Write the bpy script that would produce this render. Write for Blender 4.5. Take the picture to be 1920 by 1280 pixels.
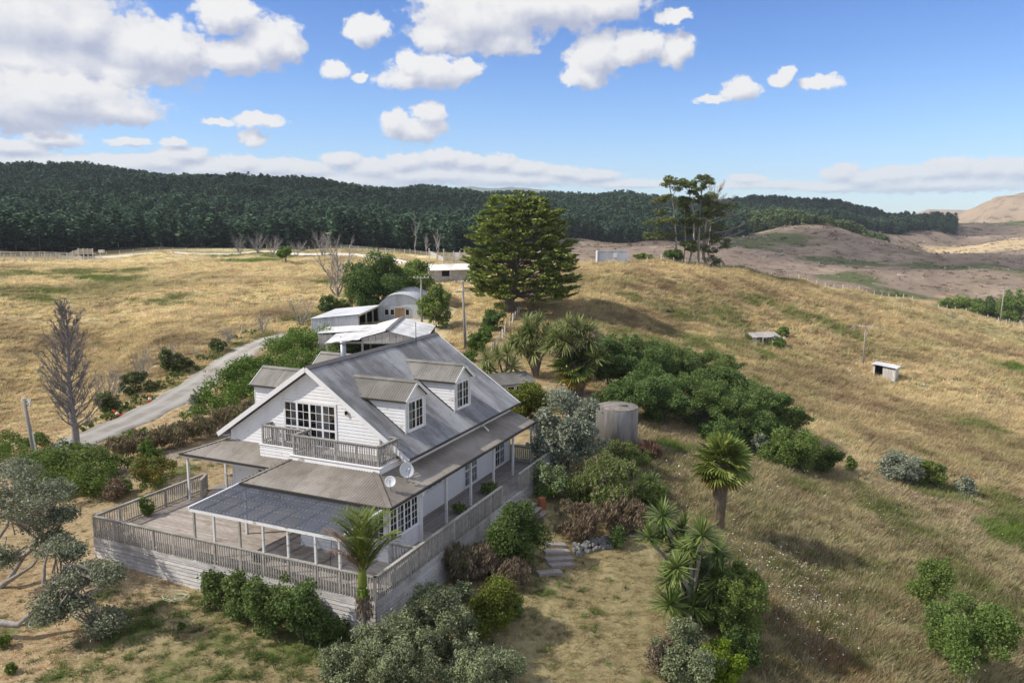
import bpy, math, random
import numpy as np
from mathutils import Vector, Matrix

for _o in list(bpy.data.objects):
    bpy.data.objects.remove(_o)
SC = bpy.context.scene
COL = SC.collection
R = math.radians

# ------------------------------------------------------------------ camera
CAM_Z = 15.03
FPX = 1493.8            # focal length in pixels of a 1920 px wide picture
PITCH = 0.1535175
cam_d = bpy.data.cameras.new('camera')
cam_d.sensor_width = 36.0
cam_d.lens = FPX / 1920.0 * 36.0
cam_d.clip_start = 0.5
cam_d.clip_end = 60000
cam = bpy.data.objects.new('camera', cam_d)
COL.objects.link(cam)
cam.location = (0, 0, CAM_Z)
cam.rotation_euler = (math.pi / 2 - PITCH, -0.0007, 0)
SC.camera = cam

# ------------------------------------------------------------------ sun, exposure
SUN_AZ, SUN_EL = R(-100), R(43)      # azimuth from the view direction (+Y), clockwise
sun_dir = Vector((math.sin(SUN_AZ) * math.cos(SUN_EL), math.cos(SUN_AZ) * math.cos(SUN_EL), math.sin(SUN_EL)))
sun_d = bpy.data.lights.new('sun', 'SUN')
sun_d.energy = 2.25
sun_d.angle = R(0.55)
sun_d.color = (1.0, 0.93, 0.82)
sun = bpy.data.objects.new('sun', sun_d)
COL.objects.link(sun)
sun.rotation_euler = sun_dir.to_track_quat('Z', 'Y').to_euler()
sun.location = (0, 0, 300)
SC.view_settings.view_transform = 'Standard'
SC.view_settings.look = 'None'
SC.view_settings.gamma = 1.0
SC.view_settings.use_curve_mapping = False
SC.view_settings.exposure = 1.40
SC.cycles.max_bounces = 6
SC.cycles.diffuse_bounces = 3
SC.cycles.glossy_bounces = 2
SC.cycles.transmission_bounces = 3
SC.cycles.transparent_max_bounces = 12
SC.cycles.volume_bounces = 0
SC.cycles.sample_clamp_indirect = 6
SC.cycles.use_denoising = True
try:
    SC.cycles.denoiser = 'OPENIMAGEDENOISE'
    SC.cycles.denoising_prefilter = 'ACCURATE'
except Exception:
    pass

# ------------------------------------------------------------------ pixel <-> direction
_c, _s = math.cos(PITCH), math.sin(PITCH)
def ray(px, py):
    a, b = (px - 960) / FPX, (py - 640) / FPX
    return np.array([a, _c - b * _s, -_s - b * _c])
def azel(px, py):
    d = ray(px, py)
    return math.degrees(math.atan2(d[0], d[1])), math.degrees(math.atan2(d[2], math.hypot(d[0], d[1])))

# ------------------------------------------------------------------ world: sky with cumulus
world = bpy.data.worlds.new('World')
SC.world = world
world.use_nodes = True
world.cycles.sampling_method = 'MANUAL'
world.cycles.sample_map_resolution = 512
nt = world.node_tree
nt.nodes.clear()
class NB:
    """tiny node builder"""
    def __init__(s, tree): s.t = tree
    def n(s, typ, **kw):
        nd = s.t.nodes.new(typ)
        for k, v in kw.items():
            if k != 'ins': setattr(nd, k, v)
        for k, v in kw.get('ins', {}).items():
            if isinstance(v, bpy.types.NodeSocket): s.t.links.new(v, nd.inputs[k])
            else: nd.inputs[k].default_value = v
        return nd
    def m(s, op, a, b=0.0, c=0.0, clamp=False):
        return s.n('ShaderNodeMath', operation=op, use_clamp=clamp, ins={0: a, 1: b, 2: c}).outputs[0]
    def v(s, op, a, b=(0, 0, 0), c=(0, 0, 0)):
        nd = s.n('ShaderNodeVectorMath', operation=op, ins={0: a, 1: b, 2: c})
        return nd.outputs['Value'] if op in ('LENGTH', 'DOT_PRODUCT') else nd.outputs[0]
    def mix(s, f, a, b, typ='MIX'):
        nd = s.n('ShaderNodeMix', data_type='RGBA', blend_type=typ)
        for k, val in ((0, f), (6, a), (7, b)):
            if isinstance(val, bpy.types.NodeSocket): s.t.links.new(val, nd.inputs[k])
            else: nd.inputs[k].default_value = val if k == 0 else (tuple(val) + (1,))[:4]
        return nd.outputs[2]
    def noise(s, vec, scale, detail=3, rough=0.5, out='Fac', dist=0.0, lac=2.0):
        nd = s.n('ShaderNodeTexNoise', ins={'Scale': scale, 'Detail': detail, 'Roughness': rough, 'Distortion': dist, 'Lacunarity': lac})
        if vec is not None: s.t.links.new(vec, nd.inputs['Vector'])
        return nd.outputs[out]
    def smooth(s, x, a, b, lo=0.0, hi=1.0):
        nd = s.n('ShaderNodeMapRange', interpolation_type='SMOOTHSTEP', ins={0: x, 1: a, 2: b, 3: lo, 4: hi})
        return nd.outputs[0]

# pixel centre and radii of each puff on the 1920 px picture, turned into directions; three decks, far ones first
DECK_LOW = [(340,292,50,16),(300,304,60,16),(200,306,110,16),(70,312,110,24),(450,310,60,18),(510,318,70,18),(400,318,90,20),(640,300,40,16),(570,318,70,18),(700,318,60,20),
 (760,306,50,20),(830,298,48,20),(880,304,40,18),(935,306,44,18),(985,316,50,16),(1050,324,60,14),(1110,330,60,12),(800,330,160,16),(600,338,260,16),(960,336,160,16),(200,335,260,18),(1180,345,110,9),
 (1580,326,34,18),(1620,336,60,16),(1680,328,50,18),(1740,324,40,18),(1790,316,48,22),(1850,318,44,20),(1905,318,46,22),(1960,322,60,26),(1760,344,230,16),(1560,350,90,10),(1420,344,80,9),(1400,332,34,8),
 (98,262,46,15),(20,278,66,13),(240,268,40,8),(325,268,24,9)]
DECK_MID = [(70,185,185,44),(205,203,74,30),(0,200,150,46),(120,168,80,26),(255,210,30,16),(484,226,46,14),(473,260,26,17),(405,229,26,8),(772,242,58,22),(806,210,32,21),(738,228,28,20),(820,238,22,16),
 (808,136,82,30),(872,128,34,19),(770,124,32,28),(765,148,60,20),(628,132,27,16),(676,143,16,9),(1384,170,34,21),(1328,186,28,9),(1462,150,19,15),(1474,134,17,13),(1540,157,40,12)]
DECK_HIGH = [(55,42,165,78),(150,48,70,46),(40,112,185,44),(255,85,86,58),(300,100,92,58),(235,140,58,30),(345,95,44,30),(425,26,52,31),(505,82,60,44),(440,104,60,32),(540,92,34,30),(690,58,46,27),
 (900,35,130,62),(1010,12,190,46),(945,76,68,28),(820,70,50,30),(1130,5,90,34),(1270,30,32,13),(1120,102,58,42),(1195,82,54,26),(1095,138,42,24),(1268,92,33,34),(1180,100,58,22)]
def field_group(blobs, amp, ersc, rest):
    g = bpy.data.node_groups.new('cloud_field', 'ShaderNodeTree')
    g.interface.new_socket('P', in_out='INPUT', socket_type='NodeSocketVector')
    g.interface.new_socket('F', in_out='OUTPUT', socket_type='NodeSocketFloat')
    g.interface.new_socket('S', in_out='OUTPUT', socket_type='NodeSocketFloat')
    b = NB(g)
    gi, go = b.n('NodeGroupInput'), b.n('NodeGroupOutput')
    P = gi.outputs[0]
    # irregular edges: two scales of warping, then the puffs, then fractal erosion
    w = b.n('ShaderNodeTexNoise', ins={'Scale': 0.42, 'Detail': 5.0, 'Roughness': 0.6}); g.links.new(P, w.inputs['Vector'])
    wv = b.v('MULTIPLY', b.v('SUBTRACT', w.outputs['Color'], (0.5, 0.5, 0.5)), (2.3 * amp, 1.5 * amp, 0))
    w2 = b.n('ShaderNodeTexNoise', ins={'Scale': 1.5 / amp, 'Detail': 3.0, 'Roughness': 0.55}); g.links.new(P, w2.inputs['Vector'])
    wv = b.v('ADD', wv, b.v('MULTIPLY', b.v('SUBTRACT', w2.outputs['Color'], (0.5, 0.5, 0.5)), (0.9 * amp, 0.7 * amp, 0)))
    Q = b.v('ADD', P, wv)
    cur = None
    for (x, y, rx, ry) in blobs:
        a, e = azel(x, y)
        k = math.degrees(1 / FPX)
        ia, ie = 1 / (rx * k * 1.16), 1 / (ry * k * 1.16)
        l = b.v('LENGTH', b.v('MULTIPLY_ADD', Q, (ia, ie, 0), (-a * ia, -e * ie, 0)))
        cur = l if cur is None else b.m('MINIMUM', cur, l)
    inside = b.m('SUBTRACT', 1.0, cur)
    f = inside
    # unseen rest of the sky: cumulus thickened to brighten the ambient light
    if rest:
        sep = b.n('ShaderNodeSeparateXYZ'); g.links.new(P, sep.inputs[0])
        out = b.m('MAXIMUM', b.smooth(b.m('ABSOLUTE', sep.outputs[0]), 35, 42), b.smooth(sep.outputs[1], 17, 22))
        low = b.noise(b.v('MULTIPLY', P, (0.055, 0.10, 0)), 1.0, 2.0, 0.5)
        other = b.m('MULTIPLY', b.m('MULTIPLY_ADD', low, 5.0, -2.05), out)
        other = b.m('SUBTRACT', other, b.m('SUBTRACT', 1.0, out))
        f = b.m('MAXIMUM', inside, other)
    er = b.noise(b.v('MULTIPLY', P, (1, 1.25, 0)), ersc, 9.0, 0.58)
    f2 = b.m('ADD', f, b.m('MULTIPLY_ADD', er, 1.0, -0.53))
    g.links.new(f2, go.inputs[0]); g.links.new(f, go.inputs[1])
    return g
b = NB(nt)
tc = b.n('ShaderNodeTexCoord')
dirv = b.v('NORMALIZE', tc.outputs['Generated'])
sp = b.n('ShaderNodeSeparateXYZ'); nt.links.new(dirv, sp.inputs[0])
az = b.m('DEGREES', b.m('ARCTAN2', sp.outputs[0], sp.outputs[1]))
el = b.m('DEGREES', b.m('ARCSINE', sp.outputs[2]))
cb = b.n('ShaderNodeCombineXYZ', ins={0: az, 1: el})
P = cb.outputs[0]
def deck(blobs, amp, ersc, rest, sx, sy, base, k1, k2):
    fg = field_group(blobs, amp, ersc, rest)
    def field(p):
        g = nt.nodes.new('ShaderNodeGroup'); g.node_tree = fg
        nt.links.new(p, g.inputs[0]); return g.outputs[0], g.outputs[1]
    F0, S0 = field(P)
    F1, S1 = field(b.v('ADD', P, (sx, sy, 0)))
    lit = b.m('ADD', b.m('MULTIPLY', b.m('SUBTRACT', F0, F1), k1), b.m('MULTIPLY', b.m('SUBTRACT', S0, S1), k2))
    lit = b.m('ADD', lit, base, clamp=True)
    return b.smooth(F0, 0.0, 0.32), b.mix(lit, (0.18, 0.195, 0.25), (0.365, 0.36, 0.355))
hiA, hiC = deck(DECK_HIGH, 1.0, 0.95, True, -0.6, 1.1, 0.52, 0.5, 0.75)
miA, miC = deck(DECK_MID, 0.7, 1.1, False, -0.4, 0.9, 0.50, 0.5, 0.65)
loA, loC = deck(DECK_LOW, 0.42, 1.7, False, -0.25, 0.42, 0.60, 0.55, 0.8)
sky = b.n('ShaderNodeTexSky', sky_type='NISHITA', sun_disc=False, sun_elevation=SUN_EL, sun_rotation=SUN_AZ,
          altitude=60.0, air_density=1.0, dust_density=0.15, ozone_density=1.2)
skyc = b.v('SCALE', sky.outputs[0]); 
skyc.node.inputs['Scale'].default_value = 0.088
# clouds near the horizon sink into the pale air
skyc = b.v('MULTIPLY', skyc, b.mix(b.smooth(el, 0.0, 17.0), (0.42, 0.57, 0.80), (0.225, 0.385, 0.66)))
tot = b.mix(b.m('MULTIPLY', hiA, 0.97), skyc, hiC)
tot = b.mix(b.m('MULTIPLY', loA, b.smooth(el, 0.3, 4.0, 0.55, 0.95)), tot, loC)
tot = b.mix(b.m('MULTIPLY', miA, 0.97), tot, miC)
bg = b.n('ShaderNodeBackground', ins={0: tot, 1: 1.0})
wo = b.n('ShaderNodeOutputWorld')
nt.links.new(bg.outputs[0], wo.inputs[0])
# ------------------------------------------------------------------ terrain height field
# (pixel x, pixel y, height z) where the height is known, or (pixel x, pixel y, distance) where the distance is
CTRL_Z = [(172,1040,-1.05),(280,1075,-1.25),(390,1110,-1.45),(545,1160,-1.6),(704,1200,-1.75),(0,1270,-2.0),(150,1180,-1.6),(300,1270,-1.9),(600,1279,-2.0),(900,1279,-2.4),
 (1100,1200,-2.3),(1100,1050,-2.0),(1000,965,-0.95),(860,1060,-1.5),(1160,842,-1.0),(1060,870,-0.5),(1350,1000,-2.6),(1200,930,-1.7),(1300,1170,-2.6),(1450,1250,-3.8),
 (1700,1270,-5.2),(1900,1270,-6.8),(1500,1080,-4.2),(1700,1020,-6.2),(1900,1030,-8.4),(1250,830,-1.6),(1450,860,-4.0),(1600,880,-6.0),
 (1750,900,-7.8),(1900,880,-9.5),(60,950,-1.4),(250,910,-1.0),(330,870,-0.9),(70,885,-1.6),(150,835,-1.7),(300,770,-1.1),(400,712,-0.5),
 (462,660,0.3),(100,720,-2.2),(0,800,-2.6),(200,660,-1.2),(560,640,0.6),(620,700,0.0),(760,640,0.9),(900,720,0.2),(960,700,0.3),(980,760,0.0),
 (870,650,1.3),(1000,660,0.7),(1100,680,-0.2),(1250,680,-1.6),(1390,700,-3.6),(1520,760,-6.2),(1700,790,-8.4),(1900,760,-11.0),(1440,642,-4.2),(1660,708,-8.2),(1618,685,-7.6),
 (955,582,2.6),(1010,600,1.9),(870,575,2.3),(1250,600,-0.2),(1350,560,1.0)]
CTRL_D = [(1147,491,158),(1240,485,166),(1310,495,172),(1390,499,180),(1500,521,192),(1600,540,206),(1700,558,222),(1800,580,236),(1920,606,246),(1877,604,232),
 (760,603,100),(850,524,134),(830,494,158),(1000,520,135),(1050,500,150),(300,620,104),(100,560,138),(300,500,182),(80,486,205),(0,486,205),(0,560,135),(300,472,214),
 (500,468,218),(640,468,212),(720,478,196),(620,495,176),(550,560,124),(450,560,128),(560,500,178),(700,520,150),
 (780,490,185),(900,480,185),
 (100,480,300),(500,475,305),(800,470,300),(960,474,300),(1060,478,300),
 (1147,505,230),(1300,520,235),(1400,540,245),(1550,580,255),(1700,600,285),(1900,625,310),
 (1060,453,440),(1147,458,430),(1250,466,410),(1365,469,380),(1480,480,380),(1580,490,380),(1640,496,380),(1740,509,380),(1850,520,390),(1920,520,400),
 (1250,478,330),(1450,505,330),(1600,522,325),(1700,545,330),(1800,556,340),(1900,560,350),
 (1380,452,450),(1500,470,450),(1620,486,450),(1760,500,455),(1900,508,460),
 (1380,432,530),(1450,433,530),(1500,440,530),(1560,439,530),(1600,448,530),(1650,457,530),(1700,465,530),(1760,473,530),(1830,479,530),(1920,481,530),
 (1400,440,600),(1600,460,620),(1750,482,640),(1900,490,650),
 (1760,478,730),(1810,462,740),(1860,452,760),(1920,448,760),
 (1700,446,800),(1800,470,860),(1900,460,880),
 (1640,442,900),(1700,432,1050),(1790,419,1150),(1850,417,1150),(1920,415,1150),(1740,426,1100),
 (1700,425,1500),(1800,425,1500),(1920,425,1500),
 (0,440,420),(200,440,420),(500,446,420),(800,446,420),(1000,448,420),(1150,450,500),
 (0,346,760),(150,343,760),(300,349,760),(400,353,760),(600,363,760),(800,373,760),(1000,381,760),(1150,389,760),(1230,397,760),(1300,404,760),
 (0,372,1100),(300,376,1100),(700,390,1100),(1100,400,1100),(1300,405,1100),
 (1300,440,560),(1390,419,640),(1450,421,640),(1520,427,640),(1600,434,640),(1660,447,640),
 (1390,420,760),(1520,428,760),(1640,440,760),
 (1390,396,960),(1460,394,960),(1550,397,960),(1640,404,960),(1700,409,960),(1750,419,960),(1790,427,960),
 (1390,408,1300),(1550,410,1300),(1700,424,1300)]
def _ctrl():
    pts = []
    for (px, py, z) in CTRL_Z:
        d = ray(px, py); t = (z - CAM_Z) / d[2]; pts.append((d[0] * t, d[1] * t, z))
    for (px, py, D) in CTRL_D:
        d = ray(px, py); t = D / math.hypot(d[0], d[1]); pts.append((d[0] * t, d[1] * t, CAM_Z + d[2] * t))
    # out of view: the pasture falls away gently on both sides and behind
    return np.array(pts)
def _feat(x, y):
    a = np.clip(np.arctan2(x, y), -0.72, 0.72); D = np.hypot(x, y)
    return np.stack([a * 4.0, np.log(np.clip(D, 20, 1600))], -1)
_cp = _ctrl()
_cf = _feat(_cp[:, 0], _cp[:, 1])
_K = np.linalg.norm(_cf[:, None] - _cf[None], axis=-1)
_n = len(_cf)
_A = np.zeros((_n + 3, _n + 3)); _A[:_n, :_n] = -_K - 0.0 * np.eye(_n) + np.eye(_n) * -0.012 * -1
_A[:_n, _n] = 1; _A[:_n, _n + 1:] = _cf; _A[_n, :_n] = 1; _A[_n + 1:, :_n] = _cf.T
_W = np.linalg.solve(_A, np.concatenate([_cp[:, 2], [0, 0, 0]]))
def _ground_exact(x, y):
    f = _feat(x, y)
    K = np.empty((len(f), _n))
    for j in range(_n): K[:, j] = np.hypot(f[:, 0] - _cf[j, 0], f[:, 1] - _cf[j, 1])
    return -K @ _W[:_n] + _W[_n] + f @ _W[_n + 1:]
_TA, _TL = np.linspace(-0.72, 0.72, 481), np.linspace(math.log(20), math.log(1600), 521)
_ta, _tl = np.meshgrid(_TA, _TL, indexing='ij')
_TAB = _ground_exact((np.exp(_tl) * np.sin(_ta)).ravel(), (np.exp(_tl) * np.cos(_ta)).ravel()).reshape(_ta.shape)
def ground(x, y):
    """height of the land, from a fine table of the fitted surface"""
    x = np.asarray(x, float); y = np.asarray(y, float); x, y = np.broadcast_arrays(x, y)
    ang = np.arctan2(x, y); D = np.hypot(x, y)
    fa = (np.clip(ang, -0.72, 0.72) + 0.72) / 1.44 * 480
    fl = (np.log(np.clip(D, 20, 1600)) - _TL[0]) / (_TL[-1] - _TL[0]) * 520
    ia = np.minimum(fa.astype(int), 479); il = np.minimum(fl.astype(int), 519); ta = fa - ia; tl = fl - il
    out = (_TAB[ia, il] * (1 - ta) + _TAB[ia + 1, il] * ta) * (1 - tl) + (_TAB[ia, il + 1] * (1 - ta) + _TAB[ia + 1, il + 1] * ta) * tl
    w = np.clip((np.abs(ang) - 0.72) / 1.4, 0, 1); w = w * w * (3 - 2 * w)
    out = out * (1 - w) + (-3.5 - 6 * np.clip((D - 40) / 200, 0, 1)) * w
    far = np.clip((D - 1500) / 2500, 0, 1)
    return out * (1 - far) + (-25) * far
def gz(x, y):
    return float(ground(np.array([x]), np.array([y]))[0])
def at(px, py, lift=0.0, dmax=1400):
    """the point of the ground seen at a pixel of the 1920 px picture"""
    d = ray(px, py); h = math.hypot(d[0], d[1]); d = d / h
    D = np.exp(np.linspace(math.log(18), math.log(dmax), 900))
    g = ground(d[0] * D, d[1] * D) - (CAM_Z + d[2] * D)
    k = int(np.argmax(g > 0)) if (g > 0).any() else len(D) - 1
    if k > 0:
        a = g[k - 1] / (g[k - 1] - g[k]) if g[k] != g[k - 1] else 0
        Dk = D[k - 1] + a * (D[k] - D[k - 1])
    else: Dk = D[0]
    x, y = d[0] * Dk, d[1] * Dk
    return Vector((x, y, gz(x, y) + lift))
def mpp(p):
    """metres per pixel (1920 px picture) at a point"""
    return (p[1] * _c - (p[2] - CAM_Z) * _s) / FPX
def onplane(px, py, z):
    d = ray(px, py); t = (z - CAM_Z) / d[2]
    return Vector((d[0] * t, d[1] * t, z))
# ------------------------------------------------------------------ small helpers
rng = np.random.default_rng(7)
def tag(o, label=None, cat=None, group=None, kind=None):
    if label: o['label'] = label
    if cat: o['category'] = cat
    if group: o['group'] = group
    if kind: o['kind'] = kind
    return o
def mk(name, V, F, mat=None, parent=None, smooth=False):
    """mesh object from arrays; F is an (n,3|4) int array or a list of index lists"""
    me = bpy.data.meshes.new(name)
    V = np.asarray(V, np.float32)
    if isinstance(F, np.ndarray):
        n, k = F.shape
        me.vertices.add(len(V)); me.vertices.foreach_set('co', V.ravel())
        me.loops.add(n * k); me.loops.foreach_set('vertex_index', F.astype(np.int32).ravel())
        me.polygons.add(n); me.polygons.foreach_set('loop_start', np.arange(0, n * k, k, dtype=np.int32))
        me.update(calc_edges=True)
    else:
        me.from_pydata([tuple(map(float, v)) for v in V], [], [list(map(int, f)) for f in F]); me.update()
    if smooth: me.polygons.foreach_set('use_smooth', np.ones(len(me.polygons), bool))
    if mat: me.materials.append(mat)
    o = bpy.data.objects.new(name, me); COL.objects.link(o)
    if parent: o.parent = parent
    return o
def empty(name, loc=(0, 0, 0), rz=0.0, label=None, cat=None, group=None):
    o = bpy.data.objects.new(name, None); COL.objects.link(o)
    o.empty_display_size = 0.3; o.location = loc; o.rotation_euler = (0, 0, rz)
    tag(o, label, cat, group); return o
def inst(name, src, loc=(0, 0, 0), rot=(0, 0, 0), scale=1.0, parent=None):
    o = src.copy(); o.name = name; COL.objects.link(o)
    for k in ('label', 'category', 'group', 'kind'):
        if k in o: del o[k]
    o.parent = parent; o.location = loc; o.rotation_euler = rot
    o.scale = (scale,) * 3 if np.isscalar(scale) else scale
    return o
def copy_tree(o, parent=None):
    c = o.copy(); COL.objects.link(c); c.parent = parent
    for ch in o.children: copy_tree(ch, c)
    return c
def join(parts):
    V, F, n = [], [], 0
    for v, f in parts:
        v = np.asarray(v, float); V.append(v)
        F += [[i + n for i in g] for g in f]; n += len(v)
    return np.concatenate(V), F
BOXF = [[0, 3, 2, 1], [4, 5, 6, 7], [0, 1, 5, 4], [1, 2, 6, 5], [2, 3, 7, 6], [3, 0, 4, 7]]
def box(a0, a1, b0, b1, c0, c1):
    return np.array([(a0, b0, c0), (a1, b0, c0), (a1, b1, c0), (a0, b1, c0), (a0, b0, c1), (a1, b0, c1), (a1, b1, c1), (a0, b1, c1)], float), BOXF
def bar(p, q, w, h, up=(0, 0, 1)):
    """square bar from p to q, w wide, h deep (along up)"""
    p, q = np.array(p, float), np.array(q, float); d = q - p; d /= np.linalg.norm(d)
    up = np.array(up, float)
    if abs(d @ up) > 0.95: up = np.array((1.0, 0, 0))
    s = np.cross(d, up); s /= np.linalg.norm(s); u = np.cross(s, d)
    c = [(-1, -1), (1, -1), (1, 1), (-1, 1)]
    V = [p + s * x * w / 2 + u * y * h / 2 for x, y in c] + [q + s * x * w / 2 + u * y * h / 2 for x, y in c]
    return np.array(V), BOXF
def tube(pts, rad, k=6, cap=True):
    pts = np.asarray(pts, float); n = len(pts); rad = np.broadcast_to(rad, n)
    V, F = [], []
    ref = np.array((0.31, 0.95, 0.1))
    for i in range(n):
        d = pts[min(i + 1, n - 1)] - pts[max(i - 1, 0)]; d = d / (np.linalg.norm(d) + 1e-9)
        a = np.cross(d, ref); a /= np.linalg.norm(a) + 1e-9; bb = np.cross(d, a)
        for j in range(k):
            t = 2 * math.pi * j / k; V.append(pts[i] + (a * math.cos(t) + bb * math.sin(t)) * rad[i])
    for i in range(n - 1):
        for j in range(k):
            F.append([i * k + j, i * k + (j + 1) % k, (i + 1) * k + (j + 1) % k, (i + 1) * k + j])
    if cap: F.append(list(range(k))[::-1]); F.append([(n - 1) * k + j for j in range(k)])
    return np.array(V), F
def lathe(prof, k=20, c=(0, 0, 0)):
    V, F = [], []
    for r, z in prof:
        for j in range(k):
            t = 2 * math.pi * j / k; V.append((c[0] + r * math.cos(t), c[1] + r * math.sin(t), c[2] + z))
    n = len(prof)
    for i in range(n - 1):
        for j in range(k): F.append([i * k + j, i * k + (j + 1) % k, (i + 1) * k + (j + 1) % k, (i + 1) * k + j])
    F.append(list(range(k))[::-1]); F.append([(n - 1) * k + j for j in range(k)])
    return np.array(V), F
def clip(poly, axis, val, keep_ge):
    out = []; n = len(poly)
    for i in range(n):
        a, c = poly[i], poly[(i + 1) % n]
        ia = (a[axis] >= val - 1e-9) if keep_ge else (a[axis] <= val + 1e-9)
        ic = (c[axis] >= val - 1e-9) if keep_ge else (c[axis] <= val + 1e-9)
        if ia: out.append(a)
        if ia != ic:
            t = (val - a[axis]) / (c[axis] - a[axis]); out.append((a[0] + t * (c[0] - a[0]), a[1] + t * (c[1] - a[1])))
    return out
def _nz(v): v = np.array(v, float); return v / np.linalg.norm(v)
def boards(poly, O, S, T, row, mat, parent, name='weatherboard', thick=0.034, gap=0.011, off=0.004, holes=()):
    """horizontal boards over a convex polygon given in plane coordinates (s,t); each board its own part"""
    O, S, T = np.array(O, float), _nz(S), _nz(T); N = np.cross(S, T)
    t0, t1 = min(p[1] for p in poly), max(p[1] for p in poly); k = 0
    t = t0
    while t < t1 - 0.02:
        q = clip(clip(poly, 1, t, True), 1, min(t + row - gap, t1), False)
        pieces = [q]
        for (ha, hb, hc, hd) in holes:            # (s0,s1,t0,t1) openings
            if hd <= t + 0.03 or hc >= t + row - 0.03: continue
            new = []
            for z in pieces:
                for s_ in (clip(z, 0, ha, False), clip(z, 0, hb, True)):
                    if len(s_) >= 3: new.append(s_)
            pieces = new
        for z in pieces:
            if len(z) < 3 or max(p[0] for p in z) - min(p[0] for p in z) < 0.03: continue
            bk = [O + S * a + T * c2 + N * off for a, c2 in z]
            fr = [O + S * a + T * c2 + N * (off + thick * (1 - 0.65 * (c2 - t) / row)) for a, c2 in z]
            n = len(z); V = bk + fr
            F = [list(range(n, 2 * n))] + [[i, (i + 1) % n, n + (i + 1) % n, n + i] for i in range(n)]
            mk(name, V, F, mat, parent)
        t += row; k += 1
def corr(poly, O, S, T, mat, parent, name='roof_sheet', width=0.762, pitch=0.152, amp=0.019, off=0.03, step=4):
    """corrugated sheets laid along T over a convex polygon, each sheet its own part"""
    O, S, T = np.array(O, float), _nz(S), _nz(T); N = np.cross(S, T)
    s0, s1 = min(p[0] for p in poly), max(p[0] for p in poly)
    ns = max(1, int(round((s1 - s0) / width))); w = (s1 - s0) / ns
    def span(s):
        s = min(max(s, s0 + 1e-4), s1 - 1e-4); ts = []
        n = len(poly)
        for i in range(n):
            a, c = poly[i], poly[(i + 1) % n]
            if (a[0] - s) * (c[0] - s) <= 0 and abs(a[0] - c[0]) > 1e-9:
                ts.append(a[1] + (s - a[0]) / (c[0] - a[0]) * (c[1] - a[1]))
        return min(ts), max(ts)
    for i in range(ns):
        m = max(4, int(round(w / pitch * step))); V = []
        lift = off + 0.004 * (i % 2) + rng.uniform(0, .004)
        for j in range(m + 1):
            s = s0 + i * w + w * j / m; lo, hi = span(s)
            h = lift + amp * math.sin(2 * math.pi * (s - s0) / pitch)
            V.append(O + S * s + T * lo + N * h); V.append(O + S * s + T * hi + N * h)
        F = np.array([[2 * j, 2 * j + 2, 2 * j + 3, 2 * j + 1] for j in range(m)])
        mk(name, V, F, mat, parent, smooth=True)
def vnoise(x, y, sc, seed=0):
    x = np.asarray(x, float) / sc; y = np.asarray(y, float) / sc
    xi, yi = np.floor(x).astype(np.int64), np.floor(y).astype(np.int64); fx, fy = x - xi, y - yi
    fx = fx * fx * (3 - 2 * fx); fy = fy * fy * (3 - 2 * fy)
    def h(a, c):
        n = (a * 374761393 + c * 668265263 + seed * 1442695041) & 0xffffffff
        n = ((n ^ (n >> 13)) * 1274126177) & 0xffffffff
        return ((n ^ (n >> 16)) & 0xffff) / 65535.0
    return (h(xi, yi) * (1 - fx) + h(xi + 1, yi) * fx) * (1 - fy) + (h(xi, yi + 1) * (1 - fx) + h(xi + 1, yi + 1) * fx) * fy
def fbm(x, y, sc, o=4, seed=0):
    v, a, t = 0, 1, 0
    for i in range(o): v = v + a * vnoise(x, y, sc / 2 ** i, seed + i * 17); t += a; a *= 0.55
    return v / t

# ------------------------------------------------------------------ materials
def newmat(name):
    m = bpy.data.materials.new(name); m.use_nodes = True
    t = m.node_tree; t.nodes.clear(); return m, NB(t)
def finish(m, b, shader, disp=None):
    o = b.n('ShaderNodeOutputMaterial'); b.t.links.new(shader, o.inputs[0]); return m
def pbsdf(b, col, rough=0.7, spec=0.3, normal=None, metal=0.0):
    ins = {'Base Color': col if isinstance(col, bpy.types.NodeSocket) else tuple(col) + (1,), 'Roughness': rough, 'Specular IOR Level': spec, 'Metallic': metal}
    if normal is not None: ins['Normal'] = normal
    return b.n('ShaderNodeBsdfPrincipled', ins=ins).outputs[0]
def bump(b, h, strength=0.3, dist=0.02):
    return b.n('ShaderNodeBump', ins={'Strength': strength, 'Distance': dist, 'Height': h}).outputs[0]
def objco(b): return b.n('ShaderNodeTexCoord').outputs['Object']
def rnd(b): return b.n('ShaderNodeObjectInfo').outputs['Random']
def stretched(b, v, s): return b.v('MULTIPLY', v, s)
def wood(name, c1, c2, grain=(1, 12, 12), var=0.35, rough=0.85, stain=None):
    """weathered timber: grain along local x unless told otherwise, each piece a little different"""
    m, b = newmat(name); co = objco(b); r = rnd(b)
    off = b.n('ShaderNodeCombineXYZ', ins={0: b.m('MULTIPLY', r, 37.0), 1: b.m('MULTIPLY', r, 11.0), 2: 0.0}).outputs[0]
    v = b.v('ADD', co, off)
    g = b.noise(stretched(b, v, grain), 2.2, 5, 0.6)
    col = b.mix(b.smooth(g, 0.3, 0.72), c1, c2)
    f = b.m('MULTIPLY_ADD', r, var, 1 - var / 2)
    col = b.mix(1.0, col, b.n('ShaderNodeCombineColor', ins={0: f, 1: f, 2: f}).outputs[0], 'MULTIPLY')
    if stain:
        s = b.smooth(b.noise(co, 0.55, 4, 0.6), 0.46, 0.68)
        col = b.mix(b.m('MULTIPLY', s, 0.7), col, stain)
    return finish(m, b, pbsdf(b, col, rough, 0.2, bump(b, g, 0.25, 0.01)))
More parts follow.
